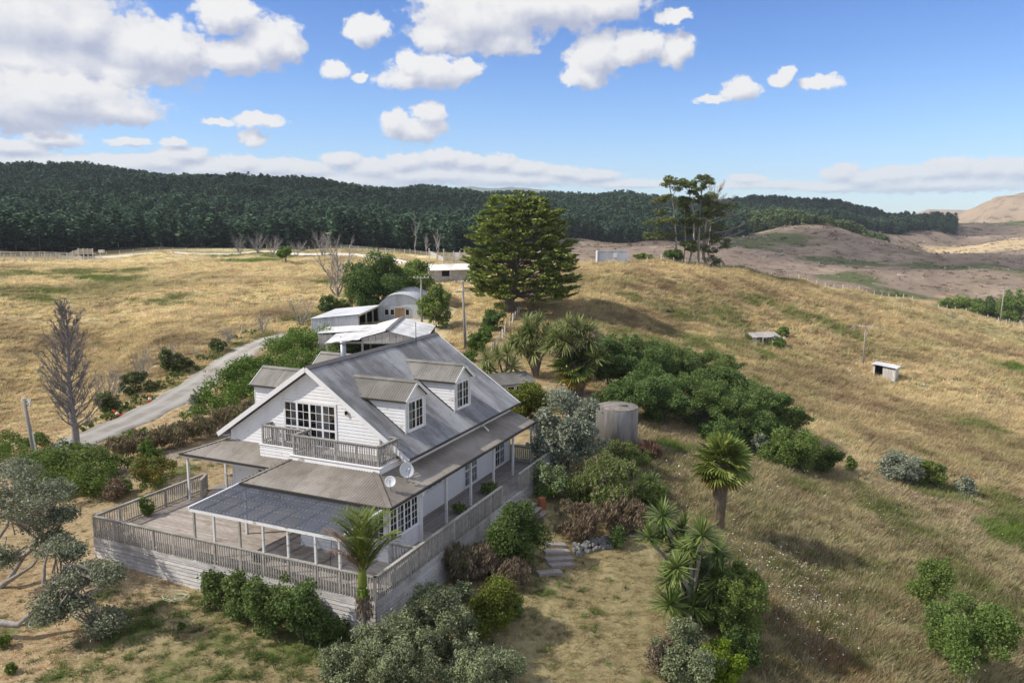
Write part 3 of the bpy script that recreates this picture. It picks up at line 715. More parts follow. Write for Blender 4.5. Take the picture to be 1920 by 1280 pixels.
# ------------------------------------------------------------------ gravel: the driveway and the road on the ridge
def strip(name, pts, width, mat, lift=0.05, nw=12, crown=0.03):
    P_ = np.array([[p.x, p.y] for p in pts]); t = np.linspace(0, len(P_) - 1, (len(P_) - 1) * 10 + 1)
    # Catmull-Rom through the centre points
    C = []
    for u in t:
        i = min(int(u), len(P_) - 2); f = u - i
        p0, p1, p2, p3 = P_[max(i - 1, 0)], P_[i], P_[i + 1], P_[min(i + 2, len(P_) - 1)]
        C.append(0.5 * ((2 * p1) + (-p0 + p2) * f + (2 * p0 - 5 * p1 + 4 * p2 - p3) * f * f + (-p0 + 3 * p1 - 3 * p2 + p3) * f ** 3))
    C = np.array(C); T_ = np.gradient(C, axis=0); T_ /= np.linalg.norm(T_, axis=1)[:, None] + 1e-9
    Nn = np.stack([-T_[:, 1], T_[:, 0]], -1); V = []
    zc = gsurf(C[:, 0], C[:, 1])
    zl = [np.maximum(gsurf(C[:, 0] + Nn[:, 0] * width / 2 * k, C[:, 1] + Nn[:, 1] * width / 2 * k), -99) for k in np.linspace(-1, 1, nw + 1)]
    z0 = np.convolve(np.pad(np.max(zl, axis=0), 4, mode='edge'), np.ones(9) / 9, 'valid')
    for i in range(len(C)):
        for k in np.linspace(-1, 1, nw + 1):
            wob = 1 + 0.10 * math.sin(i * 0.7 + k * 2)
            p = C[i] + Nn[i] * width / 2 * k * wob
            V.append((p[0], p[1], z0[i] + lift + crown * (1 - k * k) - (0.30 if abs(k) > 0.99 else 0)))
    n = nw + 1
    F = np.array([[i * n + k, i * n + k + 1, (i + 1) * n + k + 1, (i + 1) * n + k] for i in range(len(C) - 1) for k in range(nw)])
    o = mk(name, V, F, mat, None, True); tag(o, kind='structure')
    ks = np.tile(np.linspace(-1, 1, nw + 1), len(C)); cc = np.ones((len(V), 4), np.float32); cc[:, 0] = ks * .5 + .5
    at2 = o.data.color_attributes.new('across', 'FLOAT_COLOR', 'POINT'); at2.data.foreach_set('color', cc.ravel()); return o
m_, b_ = newmat('pale gravel')
co_ = objco(b_)
a_ = b_.noise(co_, 0.5, 5, 0.6); c2_ = b_.noise(co_, 7.0, 4, 0.7)
c_ = b_.mix(b_.smooth(a_, 0.35, 0.65), (0.30, 0.275, 0.245), (0.43, 0.41, 0.385))
c_ = b_.mix(b_.m('MULTIPLY', b_.smooth(c2_, 0.5, 0.8), 0.5), c_, (0.22, 0.20, 0.18))
ac_ = b_.n('ShaderNodeSeparateColor', ins={0: b_.n('ShaderNodeAttribute', attribute_name='across').outputs['Color']}).outputs[0]
ac_ = b_.m('ABSOLUTE', b_.m('MULTIPLY_ADD', b_.m('ADD', ac_, b_.m('MULTIPLY_ADD', a_, 0.10, -0.05)), 2.0, -1.0))
rut_ = b_.m('SUBTRACT', 1.0, b_.smooth(b_.m('ABSOLUTE', b_.m('SUBTRACT', ac_, 0.42)), 0.05, 0.26))
c_ = b_.mix(b_.m('MULTIPLY', rut_, 0.55), b_.mix(0.30, c_, (0.20, 0.18, 0.14)), (0.43, 0.415, 0.395))
ed_ = b_.smooth(b_.m('ADD', ac_, b_.m('MULTIPLY_ADD', b_.noise(co_, 1.6, 4, .7), 0.6, -0.3)), 0.82, 0.98)
c_ = b_.mix(ed_, c_, (0.17, 0.155, 0.075))
M['gravel'] = finish(m_, b_, pbsdf(b_, c_, 0.95, 0.1, bump(b_, c2_, 0.5, 0.03)))
M['gravel_w'] = plain('white limestone gravel', (0.62, 0.59, 0.54), 0.95, 0.12, 1.5, 0.1)
strip('driveway', [at(x, y) for x, y in ((40, 885), (110, 853), (170, 826), (240, 796), (310, 760), (370, 722), (420, 688), (462, 660), (505, 640), (548, 628))], 3.9, M['gravel'])
strip('gravel_road', [based(x, D) for x, D in ((170, 222), (260, 221), (350, 219), (440, 217), (520, 212), (600, 203), (660, 196), (720, 186), (770, 172), (812, 166))], 4.2, M['gravel_w'], 0.12)
# ------------------------------------------------------------------ the house (u along the ridge, v across, w up from deck level)
HYAW = math.pi / 2 - 0.4237866
HO = Vector((-5.41212, 29.70703, 0.0))
def hworld(u, v, w=0.0):
    return Vector((HO.x + u * math.cos(HYAW) - v * math.sin(HYAW), HO.y + u * math.sin(HYAW) + v * math.cos(HYAW), w))
house = empty('house', HO, HYAW, 'large white weatherboard farmhouse with steep grey iron roof and dormers', 'house')
U0, U1 = 7.0, 19.3            # gable walls
VR, VL = 2.91, 13.85          # side walls
RV, RW, EW = 8.38, 7.62, 3.60 # ridge line, eave height
EVR, EVL = 2.48, 14.38
SL = (RW - EW) / (RV - EVR); SLL = (RW - EW) / (EVL - RV)
def prt(name, vf, mat, parent=None, smooth=False): return mk(name, vf[0], vf[1], mat, parent or house, smooth)
def window(O, S, T, leaves, h, cols, rows, parent, curtain=(), mid=None, frame=0.055, name='window', tall_gap=None):
    """glazed frame: leaves = list of widths; each leaf cols x rows panes; curtain = leaf indices with drawn curtains"""
    O, S, T = np.array(O, float), _nz(S), _nz(T); N = np.cross(S, T); parts = []; panes = []; curt = []
    Wt = sum(leaves)
    def bb(s0, s1, t0, t1, n0, n1):
        V = [O + S * s + T * t + N * n for n in (n0, n1) for s, t in ((s0, t0), (s1, t0), (s1, t1), (s0, t1))]
        return np.array(V), BOXF
    parts += [bb(-.07, Wt + .07, h, h + .09, .03, .075), bb(-.07, Wt + .07, -.09, 0, .03, .095), bb(-.07, 0, 0, h, .03, .07), bb(Wt, Wt + .07, 0, h, .03, .07)]
    s = 0.0
    for li, lw in enumerate(leaves):
        a, c = s, s + lw
        parts += [bb(a, a + frame, 0, h, .034, .064), bb(c - frame, c, 0, h, .034, .064), bb(a + frame, c - frame, 0, frame, .034, .062), bb(a + frame, c - frame, h - frame, h, .034, .062)]
        iw, ih = c - a - 2 * frame, h - 2 * frame
        for i in range(1, cols):
            x = a + frame + iw * i / cols; parts.append(bb(x - .013, x + .013, frame, h - frame, .036, .058))
        for j in range(1, rows):
            y = frame + ih * j / rows; w_ = .05 if mid == j else .013
            parts.append(bb(a + frame, c - frame, y - w_, y + w_, .037, .057))
        for i in range(cols):
            for j in range(rows):
                x0, x1 = a + frame + iw * i / cols, a + frame + iw * (i + 1) / cols
                y0, y1 = frame + ih * j / rows, frame + ih * (j + 1) / rows
                panes.append([O + S * p + T * q + N * .047 for p, q in ((x0, y0), (x1, y0), (x1, y1), (x0, y1))])
        for (l2, f0, f1) in curtain:
            if l2 == li:
                m = 18; V = []
                for k in range(m + 1):
                    x = a + frame + iw * (f0 + (f1 - f0) * k / m); d = .034 + .006 * math.sin(k * 1.9)
                    V += [O + S * x + T * .02 + N * d, O + S * x + T * (h - .02) + N * d]
                curt.append((np.array(V), [[2 * k, 2 * k + 2, 2 * k + 3, 2 * k + 1] for k in range(m)]))
        s = c
    V, F = join(parts); w = mk(name, V, F, M['white_trim'], parent)
    mk('painted_shade', [O + S * p + T * q + N * .028 for p, q in ((0, 0), (Wt, 0), (Wt, h), (0, h))], [[0, 1, 2, 3]], M['dark'], w)  # near-black sheet behind the panes paints the unlit room
    for p in panes: mk('pane', p, [[0, 1, 2, 3]], M['glass'], w)
    for V, F in curt: mk('curtain', V, F, M['curtain'], w, True)
    return w
A_, B_, Z_ = (1, 0, 0), (0, 1, 0), (0, 0, 1)
# --- structural walls behind the boards
def panel(name, pts, mat, parent=None): return mk(name, pts, [list(range(len(pts)))], mat, parent or house)
gw = 0.35   # gap between roof surface and the gable wall's top edge, measured vertically
gable_poly = [(VL, 0.0), (VL, EW - .12 + (EVL - VL) * SLL - .1), (RV, RW - .22), (VR, EW - .12 + (VR - EVR) * SL - .1), (VR, 0.0)]
panel('wall', [(U0, v, w) for v, w in gable_poly], M['white'])
panel('wall', [(U1, v, w) for v, w in reversed(gable_poly)], M['white'])
panel('wall', [(U0, VR, 0), (U1, VR, 0), (U1, VR, 3.7), (U0, VR, 3.7)], M['white'])
panel('wall', [(U1, VL, 0), (U0, VL, 0), (U0, VL, 3.7), (U1, VL, 3.7)], M['white'])
# gable front (faces -u): plane coordinates s = -v direction so that the normal points to -u
GO, GS, GT = (U0, VL, 0.0), (0, -1, 0), (0, 0, 1)
gp = [(VL - v, w) for v, w in gable_poly]
gp = [gp[4], gp[3], gp[2], gp[1], gp[0]][::-1]
boards(clip(gp, 1, 2.55, True), GO, GS, GT, 0.172, M['white'], house, holes=[(VL - 10.12, VL - 6.88, 3.5, 5.74)])
boards(clip(clip(gp, 1, 2.55, False), 0, VL - 12.2, False), GO, GS, GT, 0.172, M['white'], house)
window((U0, 10.10, 3.52), GS, GT, [0.80] * 4, 2.20, 2, 5, house, [(0, .42, 1), (2, .5, 1), (3, 0, .42)], 2)
# lower doorway at the left end, under the veranda
window((U0, 12.1, 0.1), GS, GT, [0.8, 0.8], 2.0, 1, 2, house, [(0, 0, 1)])
prt('door_handle', bar((U0 - .10, 8.47, 4.40), (U0 - .10, 8.37, 4.40), .03, .03), M['metal'])
# right side wall (faces -v)
RO, RS, RT = (U0, VR, 0.0), (1, 0, 0), (0, 0, 1)
boards([(0, 0), (U1 - U0, 0), (U1 - U0, 2.62), (0, 2.62)], RO, RS, RT, 0.172, M['white'], house,
       holes=[(9.0 - U0, 10.57 - U0, 1.22, 1.98), (13.05 - U0, 14.68 - U0, 0.08, 1.98), (17.02 - U0, 18.42 - U0, 0.08, 2.0)])
prt('fascia', box(U0 + .02, U1, VR - .045, VR - .004, 3.0, 3.62), M['white_trim'])
window((9.03, VR, 1.25), RS, RT, [0.5, 0.5, 0.5], 0.7, 1, 2, house)
window((13.10, VR, 0.12), RS, RT, [0.77, 0.77], 1.82, 2, 4, house, [(0, 0, 1), (1, 0, 1)], 2)
window((17.06, VR, 0.12), RS, RT, [0.66, 0.66], 1.84, 2, 4, house, [(1, .3, 1)], 2)
for u in (7.1, 10.82, 19.24): prt('corner_board', box(u - .05, u + .05, VR - .05, VR - .028, 0.02, 2.6), M['white_trim'])
for v in (VL - .03,): prt('corner_board', box(U0 - .05, U0 - .028, v - .06, v + .05, 0.02, 3.3), M['white_trim'])
# --- main roof
def slope_sheets(u0, u1, v0, w0, v1, w1, mat, name='roof_sheet', side=1):
    """slope from eave (v0,w0) up to ridge (v1,w1)"""
    L = math.hypot(v1 - v0, w1 - w0); T = (0, (v1 - v0) / L, (w1 - w0) / L)
    if v1 > v0: corr([(0, 0), (u1 - u0, 0), (u1 - u0, L), (0, L)], (u0, v0, w0), A_, T, mat, house, name)
    else: corr([(0, 0), (u1 - u0, 0), (u1 - u0, L), (0, L)], (u1, v0, w0), (-1, 0, 0), T, mat, house, name)
slope_sheets(6.6, 19.75, EVR, EW, RV, RW, M['roof'])
slope_sheets(6.6, 19.75, EVL, EW, RV, RW, M['roof'])
# solid under the iron so that no light leaks
V = [(6.66, EVR + .05, EW - .02), (19.7, EVR + .05, EW - .02), (19.7, RV, RW - .05), (6.66, RV, RW - .05), (6.66, EVL - .05, EW - .02), (19.7, EVL - .05, EW - .02)]
mk('roof_lining', V, [[0, 1, 2, 3], [3, 2, 5, 4]], M['white'], house)
prt('ridge_cap', join([bar((6.58, RV - .11, RW + .02), (19.78, RV - .11, RW + .02), .26, .02, (0, -.55, .83)), bar((6.58, RV + .11, RW + .02), (19.78, RV + .11, RW + .02), .26, .02, (0, .55, .83))]), M['ridge'])
for (ev, sg) in ((EVR, 1), (EVL, -1)):
    for uu in (6.58, 19.76):
        prt('barge_board', bar((uu, ev - .04 * sg, EW - .07), (uu, RV, RW - .06), .035, .24, (0, 0, 1)), M['white_trim'])
    prt('gutter', bar((6.62, ev - .05 * sg, EW - .02), (19.75, ev - .05 * sg, EW - .02), .10, .09), M['gutter'])
    prt('soffit', box(6.7, 19.7, min(ev, ev + .45 * sg), max(ev, ev + .45 * sg), EW - .12, EW - .10), M['white_trim'])
# --- dormers
def dormer(ub, mirror):
    vf = lambda v: (2 * RV - v if mirror else v)
    d = empty('dormer'); d.parent = house
    um, hw, vfr, we, wr = ub + .95, .95, 3.6, 6.13, 6.87
    rw = lambda v: EW + (v - EVR) * SL
    back_e, back_r = EVR + (we - EW) / SL, EVR + (wr - EW) / SL
    def P(u, v, w): return (u, vf(v), w)
    def bd(poly, O, S, T, holes=()): boards(poly, O, S, T, 0.172, M['white_worn'] if not mirror else M['white'], d, holes=holes)
    wb = rw(vfr) - .05
    # side walls: the one facing -u is the one the photo shows
    L = back_e - vfr
    def sidepoly(): return [(0, wb), (0, we + .03), (L + .1, we + .03), (L + .1, rw(vfr + L + .1))]
    for uu, sg in ((ub, -1), (ub + 1.9, 1)):
        pts = [P(uu, vfr + s, w) for s, w in sidepoly()]
        mk('dormer_wall', pts, [[0, 1, 2, 3]], M['white'], d)
    # boards on the -u side
    if not mirror: O, S = (ub, vfr + L + .1, 0), (0, -1, 0); pl = [(L + .1 - s, w) for s, w in sidepoly()]
    else: O, S = (ub, vf(vfr), 0), (0, -1, 0); pl = [(s, w) for s, w in sidepoly()]
    bd(pl, O, S, (0, 0, 1))
    # front gable with its window
    fp = [(0, wb), (1.9, wb), (1.9, we + .02), (.95, wr - .05), (0, we + .02)]
    if not mirror: O, S = (ub, vfr, 0), (1, 0, 0)
    else: O, S = (ub + 1.9, vf(vfr), 0), (-1, 0, 0)
    mk('dormer_wall', [np.array(O) + np.array(S) * s + np.array((0, 0, w)) for s, w in fp], [list(range(5))], M['white'], d)
    bd(fp, O, S, (0, 0, 1), [(.20, 1.70, wb + .10, we - .16)])
    window((np.array(O) + np.array(S) * .24 + np.array((0, 0, wb + .16))), S, (0, 0, 1), [.71, .71], we - .36 - wb, 2, 3, d, [(0, 0, .4)] if not mirror else [])
    for s in (0.0, 1.9):
        p = np.array(O) + np.array(S) * s; n = np.cross(S, (0, 0, 1)) * .03
        q = p + n; mk('corner_board', *bar((q[0], q[1], wb), (q[0], q[1], we), .09, .05, (0, 1, 0)), M['white_trim'], d)
    # roof
    vo = vfr - .24; hl = math.hypot(1.14, wr - we + .08); we2 = we - .02 - .06
    for sg in (-1, 1):
        e0 = um + sg * 1.14
        Tn = np.array((-sg * 1.14, 0, wr - we2)) / math.hypot(1.14, wr - we2); LL = math.hypot(1.14, wr - we2)
        be = EVR + (we2 - EW) / SL - vo; br = back_r - vo
        if (sg < 0) != mirror: O2, S2, pl = (e0, vf(vo + be) if not mirror else vf(vo), we2), (0, -1, 0), None
        else: O2, S2, pl = (e0, vf(vo) if not mirror else vf(vo + be), we2), (0, 1, 0), None
        if not mirror:
            pl = [(0, 0), (be, 0), (be, LL), (be - br, LL)] if sg < 0 else [(0, 0), (be, 0), (br, LL), (0, LL)]
            O2, S2 = ((e0, vo + be, we2), (0, -1, 0)) if sg < 0 else ((e0, vo, we2), (0, 1, 0))
        else:
            pl = [(0, 0), (be, 0), (br, LL), (0, LL)] if sg < 0 else [(0, 0), (be, 0), (be, LL), (be - br, LL)]
            O2, S2 = ((e0, vf(vo), we2), (0, -1, 0)) if sg < 0 else ((e0, vf(vo + be), we2), (0, 1, 0))
        corr(pl, O2, S2, Tn, M['roof_dorm'], d, 'roof_sheet', .8, .152, .016, .02)
        mk('gutter', *bar(P(e0 + sg * .03, vo + .02, we2 - .02), P(e0 + sg * .03, vo + be, we2 - .02), .09, .08), M['gutter'], d)
        mk('barge_board', *bar(P(e0, vo + .01, we2 - .04), P(um, vo + .01, wr - .03), .03, .16), M['white_trim'], d)
    mk('ridge_cap', *join([bar(P(um - .08, vo - .02, wr + .02), P(um - .08, vo + br, wr + .02), .2, .015, (-.55, 0, .83)), bar(P(um + .08, vo - .02, wr + .02), P(um + .08, vo + br, wr + .02), .2, .015, (.55, 0, .83))]), M['roof_dorm'], d)
    # black flashing where the boards meet the iron
    mk('flashing', *bar(P(ub - .04, vfr, rw(vfr) + .05), P(ub - .04, back_e, rw(back_e) + .05), .03, .09, (0, -SL, 1)), M['gutter'], d)
for ub in (8.18, 13.30):
    dormer(ub, False); dormer(ub + .08, True)
# --- verandas
VW = 2.58
VT = 3.12
# right side veranda: eave v=1.28, top at the wall; hipped at the front corner
def quadroof(pts, S, mat, name='veranda_sheet'):
    """corrugated sheets on a planar polygon; the first point is the origin, S runs along the eave"""
    O = np.array(pts[0], float); S = _nz(S)
    n = np.cross(np.array(pts[1], float) - O, np.array(pts[2], float) - O)
    n = n / np.linalg.norm(n); n = n if n[2] > 0 else -n
    T = np.cross(n, S)
    pl = [(float((np.array(p) - O) @ S), float((np.array(p) - O) @ T)) for p in pts]
    corr(pl, O, S, T, mat, house, name, .762, .152, .017, .02)
ve = 1.26; fe = 3.04; sl = (VT - VW) / (VR - ve)
hr = VR - ve                       # run of the side veranda
quadroof([(fe, ve, VW), (19.45, ve, VW), (19.45, VR, VT), (fe + hr, VR, VT)], A_, M['roof_ver'])
fr = 2.16                          # run of the front roof up to the balcony box
wf = VW + fr * sl
fl = 9.62
quadroof([(fe, fl, VW), (fe, ve, VW), (fe + fr, ve + fr, wf), (fe + fr, fl - 1.3, wf)], (0, -1, 0), M['roof_ver'])
# upper piece of the side roof past the wall line, up to the balcony's side
quadroof([(fe + hr, VR, VT), (U0, VR, VT), (U0, ve + fr, wf), (fe + fr, ve + fr, wf)], A_, M['roof_ver'])
quadroof([(U0, fl, VW + .1), (fe, fl, VW), (fe + fr, fl - 1.3, wf), (U0, fl - 1.3, wf)], (-1, 0, 0), M['roof_ver'])
# left front veranda
le, lw_ = 5.32, 2.62
quadroof([(le, 15.82, lw_), (le, 9.4, lw_), (U0, 9.4, 3.2), (U0, VL + .28, 3.2)], (0, -1, 0), M['roof_ver'])
quadroof([(12.5, 15.82, lw_), (le, 15.82, lw_), (U0, VL + .28, 3.2), (12.5, VL + .28, 3.2)], (-1, 0, 0), M['roof_ver'])
for _q in (bar((fe, ve, VW + .05), (fe + fr, ve + fr, wf + .05), .22, .025), bar((fe, fl, VW + .05), (fe + fr, fl - 1.3, wf + .05), .22, .025), bar((le, 15.82, lw_ + .05), (U0, VL + .28, 3.24), .2, .02)):
    prt('hip_cap', _q, M['roof_ver'])
for p, q in (((fe - .04, ve - .06, VW - .02), (fe - .04, fl, VW - .02)), ((fe, ve - .04, VW - .02), (19.45, ve - .04, VW - .02)), ((le - .04, 9.9, lw_ - .02), (le - .04, 15.86, lw_ - .02)), ((le, 15.86, lw_ - .02), (12.5, 15.86, lw_ - .02))):
    prt('gutter', bar(p, q, .11, .10), M['gutter'])
for p, q in (((fe + .12, ve + .14, VW - .13), (fe + .12, fl, VW - .13)), ((fe, ve + .14, VW - .13), (19.4, ve + .14, VW - .13)), ((le + .14, 9.9, lw_ - .13), (le + .14, 15.7, lw_ - .13)), ((le + .14, 15.66, lw_ - .13), (12.4, 15.66, lw_ - .13))):
    prt('veranda_beam', bar(p, q, .07, .16), M['white_trim'])
for (u, v) in [(5.82, 1.42), (8.38, 1.42), (11.04, 1.42), (13.82, 1.42), (16.47, 1.42), (19.2, 1.42)]: prt('veranda_post', box(u - .055, u + .055, v - .055, v + .055, 0.01, VW - .2), M['post_white'])
for (u, v) in [(5.52, 15.58), (8.2, 15.58), (10.9, 15.58), (3.2, 9.5)]: prt('veranda_post', box(u - .055, u + .055, v - .055, v + .055, 0.01, (lw_ if v > 12 else VW) - .2), M['post_white'])
# --- glazed sunroom at the front right corner
sv, su0, su1 = 1.50, 3.28, 5.78
panel('wall', [(su0, sv, 0), (su1, sv, 0), (su1, sv, 2.45), (su0, sv, 2.45)], M['white'])
panel('wall', [(su0, 6.3, 0), (su0, sv, 0), (su0, sv, 2.45), (su0, 6.3, 2.45)], M['white'])
panel('wall', [(su1, sv, 0), (su1, VR, 0), (su1, VR, 2.5), (su1, sv, 2.5)], M['white'])
boards([(0, 0), (6.3 - sv, 0), (6.3 - sv, 2.45), (0, 2.45)], (su0, 6.3, 0), (0, -1, 0), Z_, 0.172, M['white'], house, holes=[(3.4, 4.7, .85, 2.4)])
window((su0, 2.85, .95), (0, -1, 0), Z_, [.6, .6], 1.38, 2, 4, house)
window((su0 + .07, sv, 0.95), A_, Z_, [.59] * 4, 1.40, 2, 4, house, [(1, 0, .5)])
prt('sunroom_panel', box(su0, su1, sv - .03, sv - .004, 0.02, .84), M['white_trim'])
for u in (su0 + .05, su0 + .66, su0 + 1.26, su0 + 1.86, su1 - .05): prt('panel_batten', box(u - .03, u + .03, sv - .05, sv - .031, .02, .84), M['white_trim'])
prt('downpipe', tube([(5.93, 1.36, 2.30), (5.93, 1.36, 0.02)], .045, 8), M['white_trim'])
prt('rainhead', box(5.84, 6.04, 1.27, 1.45, 2.22, 2.42), M['white_trim'])
prt('downpipe', tube([(14.9, EVR - .02, EW - .1), (14.9, VR - .12, EW - .32), (14.9, VR - .35, VT + .16), (14.75, VR - .75, VT - .05)], .045, 8), M['white_trim'])
prt('downpipe', tube([(19.3, 1.22, 2.4), (19.3, 1.30, 0.02)], .04, 8), M['white_trim'])
prt('wall_lamp', lathe([(.02, .10), (.07, .08), (.075, -.06), (.03, -.12)], 10, (U0 - .12, 6.2, 5.48)), M['black'])
# --- balcony
bal = empty('balcony'); bal.parent = house
bt = 3.50
def bface(name, p0, p1, w0, w1, mat):
    """boarded face from p0 to p1 (u,v), outward side on the right of p0->p1"""
    L = math.hypot(p1[0] - p0[0], p1[1] - p0[1]); S = ((p1[0] - p0[0]) / L, (p1[1] - p0[1]) / L, 0)
    boards([(0, w0), (L, w0), (L, w1), (0, w1)], (p0[0], p0[1], 0), S, Z_, 0.17, mat, bal)
mk('balcony_core', *box(5.20, U0, 3.16, 8.36, 2.75, bt - .03), M['white'], bal)
mk('balcony_core', *box(6.12, U0, 8.36, 11.06, 2.75, bt - .03), M['white'], bal)
bface('b', (5.19, 8.38), (5.19, 3.14), 2.95, bt, M['white_worn'])
bface('b', (5.19, 3.14), (U0, 3.14), 2.95, bt, M['white_worn'])
bface('b', (6.11, 11.07), (6.11, 8.38), 2.72, bt, M['white_worn'])
for i in range(13):
    u = 5.22 + i * .14
    if u < 6.9: mk('floor_board', *box(u, u + .13, 3.16, 8.36 if u < 6.1 else 11.06, bt - .025, bt + .005), M['rail_d'], bal)
mk('coping', *box(5.12, 5.30, 3.06, 8.46, bt + .008, bt + .035), M['white_worn'], bal)
mk('coping', *box(5.302, U0 - .05, 3.06, 3.24, bt + .008, bt + .035), M['white_worn'], bal)
mk('coping', *box(6.04, 6.20, 8.462, 11.12, bt + .008, bt + .035), M['white_worn'], bal)
BALU = {}
def railing(p0, p1, w0, mat, parent, h=1.0, sp=.135, posts=None, side=1, name='railing', drop=0.0, skip_end=False):
    """a straight run of railing: handrail, bottom rail, posts, balusters; its pieces are its children"""
    p0, p1 = np.array(p0, float), np.array(p1, float); L = np.linalg.norm(p1 - p0); d = (p1 - p0) / L
    r = empty(name, (p0[0], p0[1], w0), math.atan2(d[1], d[0])); r.parent = parent
    key = (mat.name, h, drop)
    mk('handrail', *box(-.06, L + .06, -.075, .075, h - .04, h), mat, r)
    mk('top_rail', *box(0, L, -.022, .022, h - .135, h - .045), mat, r)
    mk('bottom_rail', *box(0, L, -.022, .022, .07, .15), mat, r)
    if posts is None:
        k = max(1, int(round(L / 1.35))); posts = [L * i / k for i in range(k + 1)]
    if key not in BALU: BALU[key] = {}
    n = int(L / sp)
    for i in range(n):
        x = (i + .5) * L / n
        if any(abs(x - q) < .09 for q in posts): continue
        if 'b' not in BALU[key]:
            o = mk('baluster', *box(-.022, .022, -.064 * side, -.024 * side, .03 - drop, h - .06), mat, r); BALU[key]['b'] = o; o.location = (x, 0, 0)
        else: inst('baluster', BALU[key]['b'], (x, rng.normal(0, .002), rng.normal(0, .004)), (0, rng.normal(0, .006), 0), 1, r)
    for q in posts:
        if 'p' not in BALU[key]:
            o = mk('post', *box(-.048, .048, -.048, .048, -drop - .02, h - .042), mat, r); BALU[key]['p'] = o; o.location = (q, 0, 0)
        else: inst('post', BALU[key]['p'], (q, 0, 0), (0, 0, 0), 1, r)
    return r
zb = bt + .04
railing((5.34, 8.22), (5.34, 3.32), zb, M['rail_d'], bal, .98, .13)
railing((5.34, 3.28), (6.95, 3.28), zb, M['rail_d'], bal, .98, .13, [1.55])
railing((6.55, 8.24), (5.40, 8.24), zb, M['rail_d'], bal, .98, .13, [0])
railing((6.26, 11.0), (6.26, 8.30), zb, M['rail_d'], bal, .98, .13, [0, 1.3])
railing((6.95, 11.0), (6.30, 11.0), zb, M['rail_d'], bal, .98, .13, [0])
railing((6.97, 4.25), (6.97, 3.34), zb, M['rail_d'], bal, .98, .13, [0])
# --- flue and aerial
prt('flue', lathe([(.16, 6.3), (.16, 8.02), (.13, 8.02), (.13, 8.05), (.19, 8.06), (.19, 8.16), (.02, 8.2)], 16, (11.6, 9.72, 0)), M['metal'], None, True)
prt('aerial', tube([(16.6, 7.98, 7.3), (16.6, 7.98, 8.75)], .02, 6), M['black'])

# ------------------------------------------------------------------ satellite dishes
def dish(u, v, w, R_, label, tilt):
    d = empty('satellite_dish', hworld(u, v, w), HYAW, label, 'satellite dish')
    mk('mast', *tube([(0, 0, -.12), (0, 0, .55 * R_ / .4)], .028, 8), M['metal'], d)
    mk('foot', *box(-.14, .14, -.1, .1, -.10, -.07), M['metal'], d)
    prof = [(R_ * k / 8, .20 * R_ * (k / 8) ** 2 * 1.5) for k in range(9)]
    V, F = [], []
    K = 24
    for r, z in prof:
        for j in range(K): t = 2 * math.pi * j / K; V.append((r * math.cos(t), r * math.sin(t) * 1.08, z))
    for r, z in reversed(prof):
        for j in range(K): t = 2 * math.pi * j / K; V.append((r * math.cos(t), r * math.sin(t) * 1.08, z - .02))
    n = len(prof) * 2
    F = [[i * K + j, i * K + (j + 1) % K, (i + 1) * K + (j + 1) % K, (i + 1) * K + j] for i in range(n - 1) for j in range(K)]
    r = mk('reflector', V, F, M['dish'], d, True); r.rotation_euler = tilt; r.location = (0, 0, .55 * R_ / .4)
    mk('feed_arm', *tube([(0, -R_ * .95, .28 * R_), (0, -R_ * .55, .85 * R_), (0, -R_ * .1, 1.15 * R_)], .014, 6), M['metal'], r)
    mk('feed_horn', *lathe([(.035, 0), (.05, .05), (.03, .12)], 10, (0, -R_ * .08, 1.10 * R_)), M['dish'], r)
    return d
dish(5.75, 2.05, 2.92, .35, 'larger grey satellite dish on the veranda roof beside the balcony corner', (R(62), 0, R(-38)))
dish(4.40, 2.06, 2.92, .25, 'smaller white satellite dish standing on the hip of the veranda roof', (R(52), 0, R(-62)))

# ------------------------------------------------------------------ the deck
deck = empty('deck', HO, HYAW, 'raised grey timber deck with picket railing wrapping round the white farmhouse', 'deck')
u = 0.03
while u < 7.0 - .02:
    v0 = 0.03 if u < 6.98 else 2.95
    # front deck boards run across, each course in two lengths
    cut = rng.uniform(5, 11)
    for a, c2 in ((0.03, cut - .004), (cut + .004, 16.0)): mk('deck_board', *box(u, u + .134, a, c2, -.03 + rng.normal(0, .0015), 0.0 + rng.normal(0, .0015)), M['deck'], deck)
    u += .14
v = 0.03
while v < 2.86:
    cut = rng.uniform(11, 15)
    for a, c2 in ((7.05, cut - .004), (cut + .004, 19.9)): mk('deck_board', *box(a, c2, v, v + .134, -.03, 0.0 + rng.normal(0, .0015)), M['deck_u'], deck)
    v += .14
v = VL + .05
while v < 15.95:
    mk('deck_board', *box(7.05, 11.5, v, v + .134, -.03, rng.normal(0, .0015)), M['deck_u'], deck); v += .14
mk('deck_frame', *join([box(0.1, 6.95, .1, 15.9, -.26, -.035), box(7.0, 19.8, .1, 2.85, -.26, -.035), box(7.0, 11.4, VL + .08, 15.9, -.26, -.035)]), M['skirt'], deck)
def skirt(p0, p1, z0, z1, sidelen=None, mat=None):
    """horizontal skirt boards below the deck edge, ending on sloping ground"""
    L = math.hypot(p1[0] - p0[0], p1[1] - p0[1]); S = ((p1[0] - p0[0]) / L, (p1[1] - p0[1]) / L, 0)
    boards([(0, z0), (L, z1), (L, -.30), (0, -.30)], (p0[0], p0[1], 0), S, Z_, .178, mat or M['skirt'], deck, 'skirt_board', .040, .030)
    mk('fascia_board', *bar((p0[0], p0[1], -.16), (p1[0], p1[1], -.16), .05, .24), M['skirt'], deck)
skirt((0, 16.05), (0, 0), -1.25, -1.95)
skirt((0, 0), (19.95, 0), -1.95, -.75)
skirt((11.5, 16.05), (0, 16.05), -1.0, -1.25)
